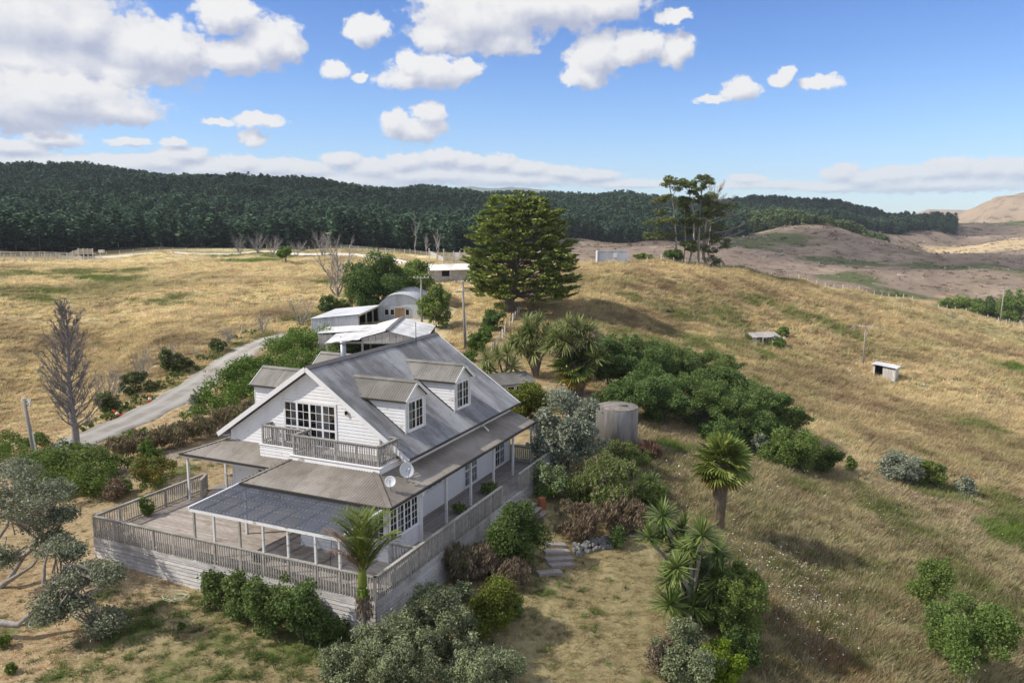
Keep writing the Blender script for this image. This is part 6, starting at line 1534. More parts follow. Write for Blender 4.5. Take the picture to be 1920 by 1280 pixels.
def dead_leader(label, px, py, w, h, seed):
    r = np.random.default_rng(seed); p = base(px, py); k = mpp(p); H_, W_ = h * k, w * k; o = empty('dead_tree', p, 0, label, 'tree')
    line = [np.array((.12 * math.sin(i * 1.3), .10 * math.cos(i * 1.7), H_ * i / 9)) for i in range(10)]; line[0][2] = -.3
    mk('trunk', *tube(line, np.linspace(.27, .03, 10), 9, False), M['bark_dead'], o, True)
    segs = []
    for i in range(92):
        f = .13 + .86 * (i + r.random()) / 92; q = np.array((np.interp(f * 9, range(10), [l[0] for l in line]), np.interp(f * 9, range(10), [l[1] for l in line]), f * H_))
        L = W_ * .72 * (min(1, .55 + 1.6 * f) if f < .3 else 1) * (1 - f) ** .62 * r.uniform(.65, 1.15) + .25; a = i * 2.4 + r.normal(0, .3); e = R(r.uniform(28, 46) + 26 * f)
        d = np.array((math.cos(a) * math.cos(e), math.sin(a) * math.cos(e), math.sin(e))); m1 = q + d * L * .5 - (0, 0, .04 * L); m2 = q + d * L + (0, 0, .14 * L); r0 = .05 * (1 - f) + .018
        segs.append(([q, m1, m2], [r0 * 1.2, r0 * .8, .018]))
        for j in range(13):
            g = r.uniform(.2, 1); c = q + (m1 - q) * min(1, g * 2) if g < .5 else m1 + (m2 - m1) * (g * 2 - 1); dd = d * .6 + unit(r, 1)[0] * .55 + (0, 0, .35); dd /= np.linalg.norm(dd); l = L * r.uniform(.18, .38) * (1.2 - .5 * g)
            segs.append(([c, c + dd * l], [.020, .013]))
            for t in range(2):
                d3 = dd + unit(r, 1)[0] * .6; c3 = c + dd * l * r.uniform(.3, .8); segs.append(([c3, c3 + d3 * l * .45], [.015, .010]))
    V, F = join([tube(q, rr, 3, False) for q, rr in segs]); mk('branches', V, F, M['bark_dead'], o)
    return o
dead_leader('tall leafless grey tree beside the driveway with upswept twigs', 142, 842, 122, 272, 5)
bare('bare_shrub', 'grey leafless shrub on the slope left of the barn trees', 632, 556, 80, 92, 3, 6, None, M['bark_dead'], .5, .3, .55, 7, 6, cat='shrub')
bare('bare_shrub', 'leafless grey shrub above the pale iron shed', 566, 612, 58, 54, 3, 5, None, M['bark_dead'], .5, .25, .55, 5, 7, cat='shrub')
for i, (x, D, w, h, lab) in enumerate(((450, 208, 34, 30, 'leafless brush at the left end of the ridge scrub'), (485, 206, 40, 34, 'tallest leafless brush of the ridge scrub'), (512, 204, 36, 28, 'leafless brush left of the bright green tree'), (556, 202, 40, 24, 'leafless brush right of the bright green tree'), (606, 198, 36, 40, 'pale leafless brush where the white road disappears'))):
    bare('bare_brush', lab, 0, 0, w, h, 2, 7, None, M['bark_dead'], .5, .25, .6, 6, 20 + i, p=based(x, D), cat='brush')
for i, (x, y, w, h, lab) in enumerate(((262, 712, 44, 48, 'grey twiggy brush behind the wide gorse bush'), (205, 760, 56, 60, 'grey twiggy brush touching the bare dead tree'), (430, 648, 30, 28, 'grey twiggy brush above the bend of the driveway'), (318, 690, 36, 46, 'grey twiggy brush behind the tall gorse bush'), (492, 628, 40, 36, 'grey twiggy brush at the top of the driveway'))):
    bare('twiggy_brush', lab, x, y, w, h, 2, 7, None, M['bark_dead'], .5, .3, .6, 6, 40 + i, cat='brush')

# --- pohutukawa at the left edge: leaning limbs with domed grey green foliage
def pohu(label, D, trunk, canopy, seed, zoff=0.0):
    r = np.random.default_rng(seed); d0 = ray(*trunk[0][0]); hh = math.hypot(d0[0], d0[1])
    p = Vector((d0[0] / hh * D, d0[1] / hh * D, 0)); p.z = gz(p.x, p.y)
    o = empty('pohutukawa_tree', p, 0, label, 'tree'); k = mpp(p); p0 = np.array(p)
    def w3(px, py, dy=0.0):
        d = ray(px, py); t = (p.y + dy) / d[1]; return np.array((d[0] * t, d[1] * t, CAM_Z + d[2] * t)) - p0
    segs = []
    for line in trunk:
        pts = [w3(x, y, r.normal(0, .25)) for x, y in line]; segs.append((pts, np.linspace(.17 if line is trunk[0] else .10, .035, len(pts))))
    Cs, Rs = [], []
    for (x, y, rx, ry, dy) in canopy:
        c = w3(x, y, dy); kk = k
        cc, rd = clumps([(c[0], c[1], c[2], rx * kk, rx * kk, ry * kk)], 34, .30, r, -.15, .2); Cs.append(cc); Rs.append(rd)
        for q in cc[::3]:
            j = segs[r.integers(len(trunk))][0]; b0 = j[-1] if r.random() < .6 else j[-2]
            segs.append(([c * .5 + b0 * .5 + r.normal(0, .1, 3), c * .8 + q * .2 - (0, 0, .15), q], [.035, .022, .01]))
    C, RAD = np.concatenate(Cs), np.concatenate(Rs)
    V, F = leafcloud(C, RAD, min(22000, 900 * len(canopy) * 2), .062, r, .5, .7, 1.9)
    mk('foliage', V, F, M['l_poh'], o)
    mk('trunk', *tube(segs[0][0], segs[0][1], 8, False), M['bark_pale'], o, True)
    limbs(o, segs[1:], M['bark_pale'], 'branches', 4)
    return o
pohu('spreading grey green tree at the left edge beside the deck corner', 42, [[(-30, 1120), (15, 1090), (48, 1040), (80, 1000)], [(15, 1090), (60, 1062), (85, 1030)], [(-10, 1020), (15, 985), (20, 950)], [(48, 1040), (84, 1010), (110, 985)]],
     [(20, 912, 58, 34, 0), (60, 940, 52, 30, -1), (104, 935, 34, 34, .5), (15, 965, 46, 30, -1.5), (75, 985, 46, 26, 0), (118, 972, 20, 16, .5), (35, 890, 40, 26, 2), (5, 1055, 22, 26, -1), (98, 1018, 30, 16, 0)], 61)
pohu('low leaning grey green tree with bare limbs on the front lawn', 37, [[(-20, 1165), (35, 1172), (70, 1140), (92, 1110)], [(35, 1172), (80, 1160), (125, 1120), (160, 1085)], [(70, 1140), (110, 1140), (140, 1150)], [(82, 1100), (84, 1060), (92, 1030)]],
     [(170, 1082, 40, 24, 0), (205, 1088, 24, 28, -.5), (135, 1090, 34, 16, 0), (108, 1035, 34, 24, 1), (100, 1140, 36, 28, -.5), (140, 1140, 30, 20, -.5), (88, 1160, 24, 18, -1), (140, 1040, 20, 14, 1), (200, 1165, 28, 16, -.5), (186, 1182, 16, 12, -.5)], 62)
bush('seedling', 'bright green seedling on the lawn at the left edge', 'plant', 8, 1215, 26, 26, M['l_hedge'], 3.2, .8, 3, 110)
bush('grass_tuft', 'bright green tuft on the front lawn below the hose', 'plant', 340, 1180, 16, 14, M['l_hedge'], 2.6, .8, 3, 111)
bush('grass_tuft', 'bright green tuft at the bottom left of the lawn', 'plant', 22, 1262, 22, 22, M['l_hedge'], 2.6, .8, 3, 112)

# --- big wind-shaped cypress
def cypress():
    r = np.random.default_rng(8); p = base(955, 584); k = mpp(p); o = empty('cypress_tree', p, 0, 'huge wind shaped dark cypress standing alone on the ridge', 'tree')
    prof = [(1.6, -4.6, 8.0), (3.2, -5.0, 8.5), (5.0, -5.2, 8.6), (7.0, -5.4, 8.3), (9.0, -5.3, 7.2), (10.6, -4.9, 6.9), (12.0, -3.9, 7.2), (13.4, -3.4, 6.6), (14.6, -2.6, 4.6), (15.6, -1.6, 3.2)]
    Z = np.array([q[0] for q in prof]); A = np.array([q[1] for q in prof]); B = np.array([q[2] for q in prof])
    Cs, Rs, segs = [], [], [([np.array((0, 0, -.4)), np.array((.1, 0, 1.6)), np.array((.7, 0, 4.5)), np.array((1.2, 0, 9)), np.array((1.2, 0, 13.5))], [.95, .62, .5, .34, .12])]
    V_, F_ = [], []
    for i in range(580):
        z = r.uniform(1.7, 15.3) if r.random() < .8 else r.uniform(2, 9)
        a = r.uniform(0, 2 * math.pi); lo, hi = np.interp(z, Z, A), np.interp(z, Z, B); cx = (lo + hi) / 2; rx = (hi - lo) / 2
        rx *= .64 + .68 * float(fbm(np.array([a * 1.6 + 20]), np.array([z * .45]), 1.0, 3, 6)[0]); ry = rx * .95; f = r.uniform(.72, 1.02) if r.random() < .75 else r.uniform(.35, .75)
        c = np.array((cx + math.cos(a) * rx * f, math.sin(a) * ry * f, z + (1 - f) * 1.2 + r.normal(0, .25)))
        if z < 3.2 and c[0] > .4 and c[0] < 3.0 and c[1] < 0: continue
        Cs.append(c); Rs.append(r.uniform(.5, 1.05))
        if i % 5 == 0: segs.append(([np.array((1.0, 0, max(2.2, z - 2.6 * f))), np.array((c[0] * .6 + .4, c[1] * .6, z - .7)), c], [.12, .08, .03]))
    for i in range(150):      # sprays reaching out past the outline, mostly to the lee side and the top
        z = r.uniform(2.0, 15.0); a = r.uniform(-1.5, 1.5) if r.random() < .6 else r.uniform(0, 6.28); lo, hi = np.interp(z, Z, A), np.interp(z, Z, B); cx = (lo + hi) / 2; rx = (hi - lo) / 2
        for q in range(4): Cs.append(np.array((cx + math.cos(a) * rx * (.92 + .075 * q), math.sin(a) * rx * .95 * (.92 + .075 * q), z + .14 * q))); Rs.append(.52 - .09 * q)
    C, RAD = np.array(Cs), np.array(Rs)
    n = 60000; w = RAD ** 2; kk = r.choice(len(C), n, p=w / w.sum())
    d = unit(r, n); pos = C[kk] + d * RAD[kk][:, None] * np.array((1, 1, .30)) * (r.random(n) ** .4)[:, None]
    ax = C[kk] - np.array((1.0, 0, 0)) * 1; ax[:, 2] = 0; ax /= np.linalg.norm(ax, axis=1)[:, None] + 1e-6
    t = ax * .8 + unit(r, n) * .55 + np.array((0, 0, .22)); t /= np.linalg.norm(t, axis=1)[:, None]
    nr = np.array((0, 0, 1.0)) * .7 + unit(r, n) * .8; bt = np.cross(nr, t); bt /= np.linalg.norm(bt, axis=1)[:, None] + 1e-9
    s = r.uniform(.17, .36, n)[:, None]
    V = np.stack([pos + t * s * 1.1, pos + bt * s * .40, pos - t * s * .9, pos - bt * s * .40], 1).reshape(-1, 3)
    mk('foliage', V, np.arange(n * 4).reshape(-1, 4), M['l_mac'], o)
    mk('trunk', *tube(segs[0][0], segs[0][1], 12, False), M['bark'], o, True)
    limbs(o, segs[1:], M['bark'], 'limbs', 5)
    sg = branching(o, (2.2, -3.6, 4.6), (5.0, -5.0, 2.6), .10, 2, r, .5, 9, -.15, None, False, .5)
    V, F = join([tube(q, rr, 3, False) for q, rr in sg]); tag(mk('dead_branch', V, F, M['bark_pale'], o), 'bleached dead branch hanging on the right side')
cypress()

# --- the pines on the ridge
def pine(label, px, D, tip, bends, tufts, r0, seed, dead=()):
    r = np.random.default_rng(seed); p = based(px, D); k = mpp(p); o = empty('pine_tree', p, 0, label, 'tree', None)
    y0 = 640 + FPX * ((CAM_Z - p.z) * _c - p.y * _s) / (p.y * _c + (CAM_Z - p.z) * _s)     # pixel row of the foot
    w = lambda x, y, dy=0.0: np.array(((x - px) * k, dy, (y0 - y) * k))
    line = [np.array((0, 0, -.5))] + [w(x, y) for x, y in bends] + [w(*tip)]
    mk('trunk', *tube(line, np.linspace(r0, r0 * .35, len(line)), 8, False), M['bark_pale'], o, True)
    Cs, Rs, segs = [], [], []
    for (x, y, rx, ry) in tufts:
        c = w(x, y, r.normal(0, .9)); n = max(6, int(rx * ry / 6))
        cc, rd = clumps([(c[0], c[1], c[2], rx * k, rx * k, ry * k)], n, .55, r, -.6, .3); Cs.append(cc); Rs.append(rd)
        j = min(range(len(line)), key=lambda i: abs(line[i][2] - (c[2] - 1.0))); zt = max(c[2] - 1.2, .5)
        for i in range(len(line) - 1):
            if line[i][2] <= zt <= line[i + 1][2]:
                f = (zt - line[i][2]) / (line[i + 1][2] - line[i][2] + 1e-6); b0 = line[i] * (1 - f) + line[i + 1] * f; break
        else: b0 = line[-1]
        segs.append(([b0, b0 * .4 + c * .6 - (0, 0, .3), c], [.09, .06, .03]))
        for q in cc[::4]: segs.append(([c * .7 + b0 * .3, q], [.04, .015]))
    C, RAD = np.concatenate(Cs), np.concatenate(Rs)
    n = int(min(9000, 170 * len(C))); V, F = leafcloud(C, RAD, n, .13, r, .5, .55, 3.4, .4)
    mk('foliage', V, F, M['l_pine'], o); limbs(o, segs, M['bark_red'], 'limbs', 4)
    if dead:
        sg = []
        for (x0, y0_, x1, y1) in dead: branching(o, w(x0, y0_), w(x1, y1, r.normal(0, .8)), .15, 2, r, .40, 14, .25, sg, False, .40, .3)
        V, F = join([tube(q, rr, 3, False) for q, rr in sg]); tag(mk('dead_branches', V, F, M['bark_pale'], o), 'grey dead branches without needles')
    return o
pine('slender pine leaning left with long low limbs in the ridge group', 1270, 172, (1250, 344), [(1266, 440), (1260, 390)], [(1252, 346, 17, 12), (1250, 372, 14, 5), (1232, 379, 16, 6), (1262, 358, 8, 6), (1240, 400, 12, 5), (1222, 419, 16, 7), (1250, 414, 18, 7), (1228, 443, 20, 10), (1256, 440, 10, 6)], .22, 31)
pine('bent pine with two flat tufts at its top in the ridge group', 1292, 173, (1286, 342), [(1300, 450), (1298, 400), (1290, 372)], [(1282, 345, 16, 8), (1290, 352, 10, 8), (1276, 350, 8, 5), (1296, 364, 10, 5), (1284, 384, 12, 9), (1292, 412, 12, 10), (1285, 418, 14, 8)], .22, 32)
pine('tallest straight pine with pale trunk in the ridge group', 1310, 175, (1312, 334), [(1309, 440), (1310, 390)], [(1312, 338, 12, 9), (1320, 345, 9, 9), (1310, 358, 10, 7), (1322, 372, 16, 10), (1312, 376, 12, 8), (1326, 388, 14, 10), (1318, 405, 14, 9), (1300, 420, 14, 7)], .28, 33)
pine('broad pine with grey dead limbs on its right side in the ridge group', 1320, 177, (1326, 372), [(1319, 455), (1322, 420)], [(1330, 388, 18, 9), (1338, 402, 16, 8), (1352, 391, 16, 5), (1366, 389, 14, 4), (1332, 420, 18, 8), (1345, 428, 14, 8), (1325, 445, 22, 10), (1345, 452, 18, 8), (1312, 466, 16, 8), (1355, 462, 14, 6), (1336, 486, 16, 8), (1346, 495, 14, 5)], .36, 34,
     ((1325, 400, 1370, 375), (1328, 420, 1382, 402), (1330, 440, 1384, 424), (1330, 455, 1390, 436), (1332, 470, 1396, 458), (1328, 390, 1350, 350)))
pine('dead grey pine snag behind the tallest pine', 1326, 182, (1336, 345), [(1330, 430), (1333, 385)], [(1330, 470, 8, 6)], .16, 35, ((1332, 400, 1348, 352), (1333, 385, 1326, 350), (1333, 390, 1358, 368)))
pine('thin young pine stem between the leaning and bent pines', 1282, 174, (1278, 372), [(1284, 450), (1282, 410)], [(1278, 378, 9, 8), (1282, 396, 10, 8), (1290, 436, 10, 7), (1292, 458, 10, 7)], .13, 36)
pine('short leaning pine at the front of the ridge group', 1302, 171, (1290, 455), [(1300, 478)], [(1290, 458, 9, 7), (1296, 470, 8, 6)], .12, 37)

# --- palms, cabbage trees, yucca
def strap_head(name, n, L, wd, r, mat, droop=.35, zmin=-.55):
    V, F = [], []
    d = unit(r, n * 3); d = d[d[:, 2] > zmin][:n]
    for q in d:
        q = q.copy(); l = L * r.uniform(.75, 1.1); s = np.cross(q, (0, 0, 1.0)); s /= np.linalg.norm(s) + 1e-6
        base_i = len(V)
        for f, wf in ((.08, .6), (.45, 1.0), (.8, .7), (1.0, .05)):
            c = q * l * f + np.array((0, 0, -droop * l * f * f * (1 - abs(q[2]) * .5)))
            V += [c - s * wd * wf / 2, c + s * wd * wf / 2]
        for i in range(3): F.append([base_i + 2 * i, base_i + 2 * i + 1, base_i + 2 * i + 3, base_i + 2 * i + 2])
    o = mk(name, V, np.array(F), mat); return o
_r = np.random.default_rng(77)
HEADS = {'cab': [strap_head('leaf_head', 150, 1.0, .055, _r, M['l_cab'], .26) for _ in range(3)], 'yuc': [strap_head('leaf_head', 130, 1.0, .075, _r, M['l_yucca'], .10, -.45) for _ in range(3)]}
_used = set()
def head(kind, loc, size, parent, r):
    i = int(r.integers(3)); src = HEADS[kind][i]
    if (kind, i) in _used: o = inst('leaf_head', src, loc, (r.normal(0, .2), r.normal(0, .2), r.uniform(0, 6)), size, parent)
    else: _used.add((kind, i)); o = src; o.parent = parent; o.location = loc; o.scale = (size,) * 3
    return o
def headtree(name, label, cat, px, py, heads, rad, kind, seed, stem=.09, dead=None, mat=None, spread=.6):
    r = np.random.default_rng(seed); p = base(px, py); k = mpp(p); o = empty(name, p, 0, label, cat)
    segs = []
    def w3(x, y, dy):
        d = ray(x, y); t = (p.y + dy) / d[1]; return np.array((d[0] * t, d[1] * t, CAM_Z + d[2] * t)) - np.array(p)
    for (x, y) in heads:
        c = w3(x, y, r.normal(0, spread)); head(kind, c, rad * k * r.uniform(.9, 1.12), o, r)
        b0 = np.array((r.normal(0, .12), r.normal(0, .12), -.2)); m = np.array((c[0] * .35, c[1] * .35, c[2] * .55))
        segs.append(([b0, m, c], [stem * 1.3, stem, stem * .75]))
    limbs(o, segs, mat or M['bark'], 'trunk', 6)
    return o
headtree('cabbage_tree', 'small cabbage tree with shaggy heads beside the hut roof', 'cabbage tree', 948, 738, [(913, 675), (933, 668), (952, 664), (961, 688), (915, 694)], 29, 'cab', 1)
headtree('cabbage_tree', 'tall many stemmed cabbage tree behind the hut', 'cabbage tree', 1004, 708, [(988, 606), (1010, 602), (983, 630), (994, 620), (1000, 660), (981, 652), (1021, 630), (1029, 620), (962, 642), (1012, 645), (976, 640), (1036, 640), (1000, 628)], 30, 'cab', 2)
ct3 = headtree('cabbage_tree', 'broad cabbage tree with cream flower sprays left of the grove', 'cabbage tree', 1088, 745, [(1050, 618), (1066, 607), (1085, 612), (1102, 622), (1086, 634), (1106, 638), (1112, 654), (1068, 628), (1116, 671), (1060, 640), (1045, 632), (1096, 650), (1034, 645), (1076, 645), (1052, 655)], 32, 'cab', 3)
_k = mpp(ct3.location)
V, F = leafcloud([((x - 1088) * _k, -1.2, (742 - y) * _k) for x, y in ((1056, 645), (1064, 640), (1046, 650), (1078, 643), (1074, 630), (1100, 622), (1108, 618))], [.5] * 7, 900, .09, _r, .4, .6, 2.2); mk('flower_spray', V, F, M['l_weed'], ct3)
headtree('cabbage_tree', 'left one of two small cabbage trees above the pale iron shed', 'cabbage tree', 660, 585, [(652, 553), (664, 548), (658, 562)], 15, 'cab', 4, .07, spread=.3)
headtree('cabbage_tree', 'right one of two small cabbage trees above the pale iron shed', 'cabbage tree', 678, 585, [(676, 556), (684, 551), (680, 565)], 15, 'cab', 5, .07, spread=.3)
headtree('yucca_plant', 'clump of spiky yucca with many light green rosettes on the dry lawn', 'yucca', 1300, 1165, [(1242, 966), (1246, 996), (1217, 1007), (1280, 992), (1317, 1003), (1276, 1030), (1346, 1038), (1301, 1054), (1325, 1067), (1285, 1124), (1256, 1132), (1352, 1082), (1258, 1086), (1313, 1110), (1338, 1105), (1270, 1064), (1292, 1030), (1300, 1135), (1330, 1130), (1272, 1142), (1345, 1062)], 41, 'yuc', 6, .10, None, M['bark_pale'], .7)
headtree('flax_clump', 'low clump of sword leaves at the right of the weeping shrub', 'flax', 1222, 935, [(1205, 905), (1222, 900), (1232, 918)], 24, 'yuc', 7, .05, spread=.3)
# fan palms: every frond a part
def fan(r, L, mat, name='frond'):
    V, F = [], []
    n = 22; st = .42 * L
    V += [(-.02, 0, 0), (.02, 0, 0), (.02, st, .02), (-.02, st, .02)]; F.append([0, 1, 2, 3])
    for i in range(n):
        a = (i / (n - 1) - .5) * 4.0; d = np.array((math.sin(a), math.cos(a), 0)); s = np.array((math.cos(a), -math.sin(a), 0)); l = L * .62 * (1 - .12 * abs(a) / 2); c0 = np.array((0, st, .02))
        b0 = len(V); ww = L * .046
        V += [c0, c0 + d * l * .55 - s * ww + (0, 0, .03), c0 + d * l + (0, 0, -.10 * L), c0 + d * l * .55 + s * ww + (0, 0, -.02)]; F.append([b0, b0 + 1, b0 + 2, b0 + 3])
    return mk(name, V, np.array(F), mat)
FRONDS = {'g': [fan(_r, 1.0, M['l_palm']) for _ in range(2)], 'y': [fan(_r, 1.0, M['l_palmyel'])], 'd': [fan(_r, 1.0, M['l_palmdry'], 'dead_frond')]}
def fanpalm(label, px, py, crown_y, rad, seed, tr=.24, nf=46, p=None):
    r = np.random.default_rng(seed); p = p or base(px, py); k = mpp(p); H_ = (py - crown_y) * k; o = empty('fan_palm', p, 0, label, 'palm')
    V, F = tube([(0, 0, -.3), (.05, 0, H_ * .3), (.0, 0, H_ * .62), (0, 0, H_)], [tr * .55, tr * .68, tr * .95, tr * .9], 14, False); mk('trunk', V, F, M['bark'], o, True)
    # loose fibres hanging on the trunk
    n = 1500; a = r.uniform(0, 6.28, n); z = H_ * r.uniform(.12, .97, n); rr = tr * (.62 + .42 * z / H_); d = np.stack([np.cos(a), np.sin(a), 0 * a], -1)
    pos = d * rr[:, None] + np.stack([0 * a, 0 * a, z], -1); tt = np.stack([-np.sin(a), np.cos(a), 0 * a], -1); L = r.uniform(.15, .45, n)[:, None]
    V = np.stack([pos - tt * .012, pos + tt * .012, pos + d * .08 - np.array((0, 0, 1)) * L], 1).reshape(-1, 3)
    mk('fibres', V, np.arange(3 * n).reshape(-1, 3), M['l_brown'], o)
    for i in range(nf):
        f = i / nf; kind = 'g' if f < .70 else ('y' if f < .80 else 'd')
        el_ = R(88 - 150 * (f ** .85) + r.normal(0, 6)); az_ = i * 2.39996 + r.normal(0, .15); src = FRONDS[kind][i % len(FRONDS[kind])]
        L = rad * k * (1.02 if kind != 'd' else .85) * r.uniform(.9, 1.1)
        c = (0, 0, H_ - f * .35)
        m = Matrix.Rotation(az_, 4, 'Z') @ Matrix.Rotation(el_, 4, 'X') @ Matrix.Rotation(r.normal(0, .3), 4, 'Y')
        fo = inst('frond' if kind != 'd' else 'dead_frond', src, c, m.to_euler(), L, o)
    return o
fanpalm('fan palm with shaggy trunk standing in the dry grass slope', 1347, 1002, 862, 58, 9, .42)
fanpalm('old fan palm with hanging dead fronds among the cabbage trees', 1073, 742, 688, 46, 10, .50, 40)
for L_ in FRONDS.values():
    for o_ in L_: bpy.data.objects.remove(o_)
# feather palm at the corner of the deck
def feather(r, L, mat, dry=None, name='frond', lean=0.0):
    """arching frond along +Y rising in Z; leaflets both sides"""
    pts = [np.array((0, L * f * (.35 + .25 * f), L * (f * .98 - .30 * f ** 2.4))) for f in np.linspace(0, 1, 12)]
    V, F = tube(pts, np.linspace(.035, .008, 12), 4, False); V = list(map(tuple, V)); F = [list(f) for f in F]
    for i in range(50):
        f = .14 + .86 * i / 49; j = min(int(f * 11), 10); c = pts[j] + (pts[j + 1] - pts[j]) * (f * 11 - j); t = pts[j + 1] - pts[j]; t /= np.linalg.norm(t)
        for sg in (-1, 1):
            d = np.array((sg, 0, 0)) * .62 + t * .85 + np.array((0, 0, -.08)) + r.normal(0, .07, 3); d /= np.linalg.norm(d); l = L * .34 * (math.sin(math.pi * min(1, f * .85 + .12)) ** .6) * r.uniform(.85, 1.1)
            s = np.cross(d, (0, .3, 1.0)); s /= np.linalg.norm(s); b0 = len(V)
            V += [tuple(c - s * .008), tuple(c + d * l * .5 - s * .017), tuple(c + d * l * 1.15 + (0, 0, -.16 * l)), tuple(c + d * l * .5 + s * .017)]; F.append([b0, b0 + 1, b0 + 2, b0 + 3])
    return mk(name, np.array(V), np.array(F), mat)
def nikau():
    r = np.random.default_rng(12); p = base(684, 1222); k = mpp(p); o = empty('feather_palm', p, 0, 'feather palm with upright fronds in front of the deck corner', 'palm')
    H_ = (1222 - 1062) * k
    mk('trunk', *tube([(0, 0, -.3), (.02, 0, H_ * .4), (0, 0, H_ * .8)], [.17, .14, .125], 14, False), M['bark_pale'], o, True)
    for i in range(9): mk('trunk_ring', *lathe([(.152 - .003 * i, 0), (.156 - .003 * i, .02), (.150 - .003 * i, .04)], 14, (0, 0, .25 + i * .22)), M['bark_pale'], o, True)
    zs = (1222 - 1125) * k
    V, F = leafcloud([(0, 0, zs), (.05, 0, zs - .35), (0, 0, zs + .12)], [.30, .34, .22], 900, .05, r, 0, 1, 5.5, .5, .75); mk('flower_skirt', V, F, M['l_weed'], o)
    mk('crownshaft', *lathe([(.15, 0), (.19, .15), (.17, .55), (.10, 1.0)], 14, (0, 0, H_ * .80)), M['l_palm'], o, True)
    V, F = leafcloud([(0, 0, zs + .42)], [.20], 160, .06, r, .4, 1.2, 4); mk('bud', V, F, M['l_lime'], o)
    for i in range(17):
        f = i / 17; dry = i in (11, 13, 14, 16); L = (138 * k) * r.uniform(.9, 1.08) * (1 - .12 * (i > 12))
        m = M['l_palmdry'] if dry else M['l_palm']
        fo = feather(r, L, m, name='dead_frond' if dry else 'frond'); fo.parent = o; fo.location = (0, 0, H_ * .86 + .2)
        az_ = i * 2.39996 + .4; fo.rotation_euler = (R(36 - 44 * f), 0, az_)
nikau()
# ------------------------------------------------------------------ grass, flowers and the plantation, scattered by geometry nodes
def scatter(name, pts, rotz, scl, sources, idx, tcol=None, tilt=None, kind='stuff'):
    me = bpy.data.meshes.new(name); n = len(pts)
    me.vertices.add(n); me.vertices.foreach_set('co', np.asarray(pts, np.float32).ravel())
    rot = np.zeros((n, 3), np.float32); rot[:, 2] = rotz
    if tilt is not None: rot[:, :2] = tilt
    a = me.attributes.new('rot', 'FLOAT_VECTOR', 'POINT'); a.data.foreach_set('vector', rot.ravel())
    sc = np.asarray(scl, np.float32); sc = np.repeat(sc[:, None], 3, 1) if sc.ndim == 1 else sc
    a = me.attributes.new('scl', 'FLOAT_VECTOR', 'POINT'); a.data.foreach_set('vector', np.ascontiguousarray(sc).ravel())
    a = me.attributes.new('pick', 'INT', 'POINT'); a.data.foreach_set('value', np.asarray(idx, np.int32))
    if tcol is not None:
        a = me.attributes.new('tcol', 'FLOAT_COLOR', 'POINT'); a.data.foreach_set('color', np.concatenate([tcol, np.ones((n, 1))], 1).astype(np.float32).ravel())
    o = bpy.data.objects.new(name, me); COL.objects.link(o); tag(o, kind=kind)
    col = bpy.data.collections.new(name + '_kinds')
    for s in sources:
        for c in list(s.users_collection): c.objects.unlink(s)
        col.objects.link(s)
    g = bpy.data.node_groups.new(name, 'GeometryNodeTree')
    g.interface.new_socket('Geometry', in_out='INPUT', socket_type='NodeSocketGeometry')
    g.interface.new_socket('Geometry', in_out='OUTPUT', socket_type='NodeSocketGeometry')
    N = g.nodes; gi, go = N.new('NodeGroupInput'), N.new('NodeGroupOutput')
    m2p = N.new('GeometryNodeMeshToPoints'); iop = N.new('GeometryNodeInstanceOnPoints'); ci = N.new('GeometryNodeCollectionInfo')
    ci.inputs['Collection'].default_value = col; ci.inputs['Separate Children'].default_value = True; ci.inputs['Reset Children'].default_value = True
    def attr(nm, t): nd = N.new('GeometryNodeInputNamedAttribute'); nd.data_type = t; nd.inputs['Name'].default_value = nm; return nd.outputs['Attribute']
    L = g.links
    L.new(gi.outputs[0], m2p.inputs['Mesh']); L.new(m2p.outputs[0], iop.inputs['Points']); L.new(ci.outputs[0], iop.inputs['Instance'])
    iop.inputs['Pick Instance'].default_value = True; L.new(attr('pick', 'INT'), iop.inputs['Instance Index'])
    e2r = N.new('FunctionNodeEulerToRotation'); L.new(attr('rot', 'FLOAT_VECTOR'), e2r.inputs[0]); L.new(e2r.outputs[0], iop.inputs['Rotation'])
    L.new(attr('scl', 'FLOAT_VECTOR'), iop.inputs['Scale']); L.new(iop.outputs[0], go.inputs[0])
    md = o.modifiers.new('scatter', 'NODES'); md.node_group = g
    return o
# tufts take the colour of the ground they grow on
m_, b_ = newmat('dry grass blades')
tc_ = b_.n('ShaderNodeAttribute', attribute_type='INSTANCER', attribute_name='tcol').outputs['Color']
ri_ = b_.n('ShaderNodeNewGeometry').outputs['Random Per Island']
f_ = b_.m('MULTIPLY_ADD', ri_, 0.9, 0.75)
c_ = b_.v('SCALE', tc_); b_.t.links.new(f_, c_.node.inputs['Scale'])
p_ = pbsdf(b_, c_, 0.85, 0.08); t_ = b_.n('ShaderNodeBsdfTranslucent', ins={0: c_}).outputs[0]
M['grass'] = finish(m_, b_, b_.n('ShaderNodeMixShader', ins={0: 0.3, 1: p_, 2: t_}).outputs[0])
def tuft(seed, n, spread, lean, wd):
    r = np.random.default_rng(seed); V = []
    for i in range(n):
        a = r.uniform(0, 6.28); rr = spread * math.sqrt(r.random()); c = np.array((math.cos(a) * rr, math.sin(a) * rr, -.05)); h = r.uniform(.5, 1.0)
        b_a = r.uniform(0, 6.28); d = np.array((math.cos(b_a), math.sin(b_a), 0)) * lean * r.uniform(.3, 1.2) * h + np.array((.22, -.1, 0)) * h
        s = np.array((-math.sin(b_a), math.cos(b_a), 0)) * wd * r.uniform(.7, 1.3)
        V += [c - s, c + s, c + d + (0, 0, h)]
    return mk('grass_tuft', np.array(V), np.arange(3 * n).reshape(-1, 3), M['grass'])
T_ = [tuft(1, 34, .42, .5, .028), tuft(2, 28, .36, .7, .030), tuft(3, 40, .55, .6, .026)]
r_g = np.random.default_rng(99)
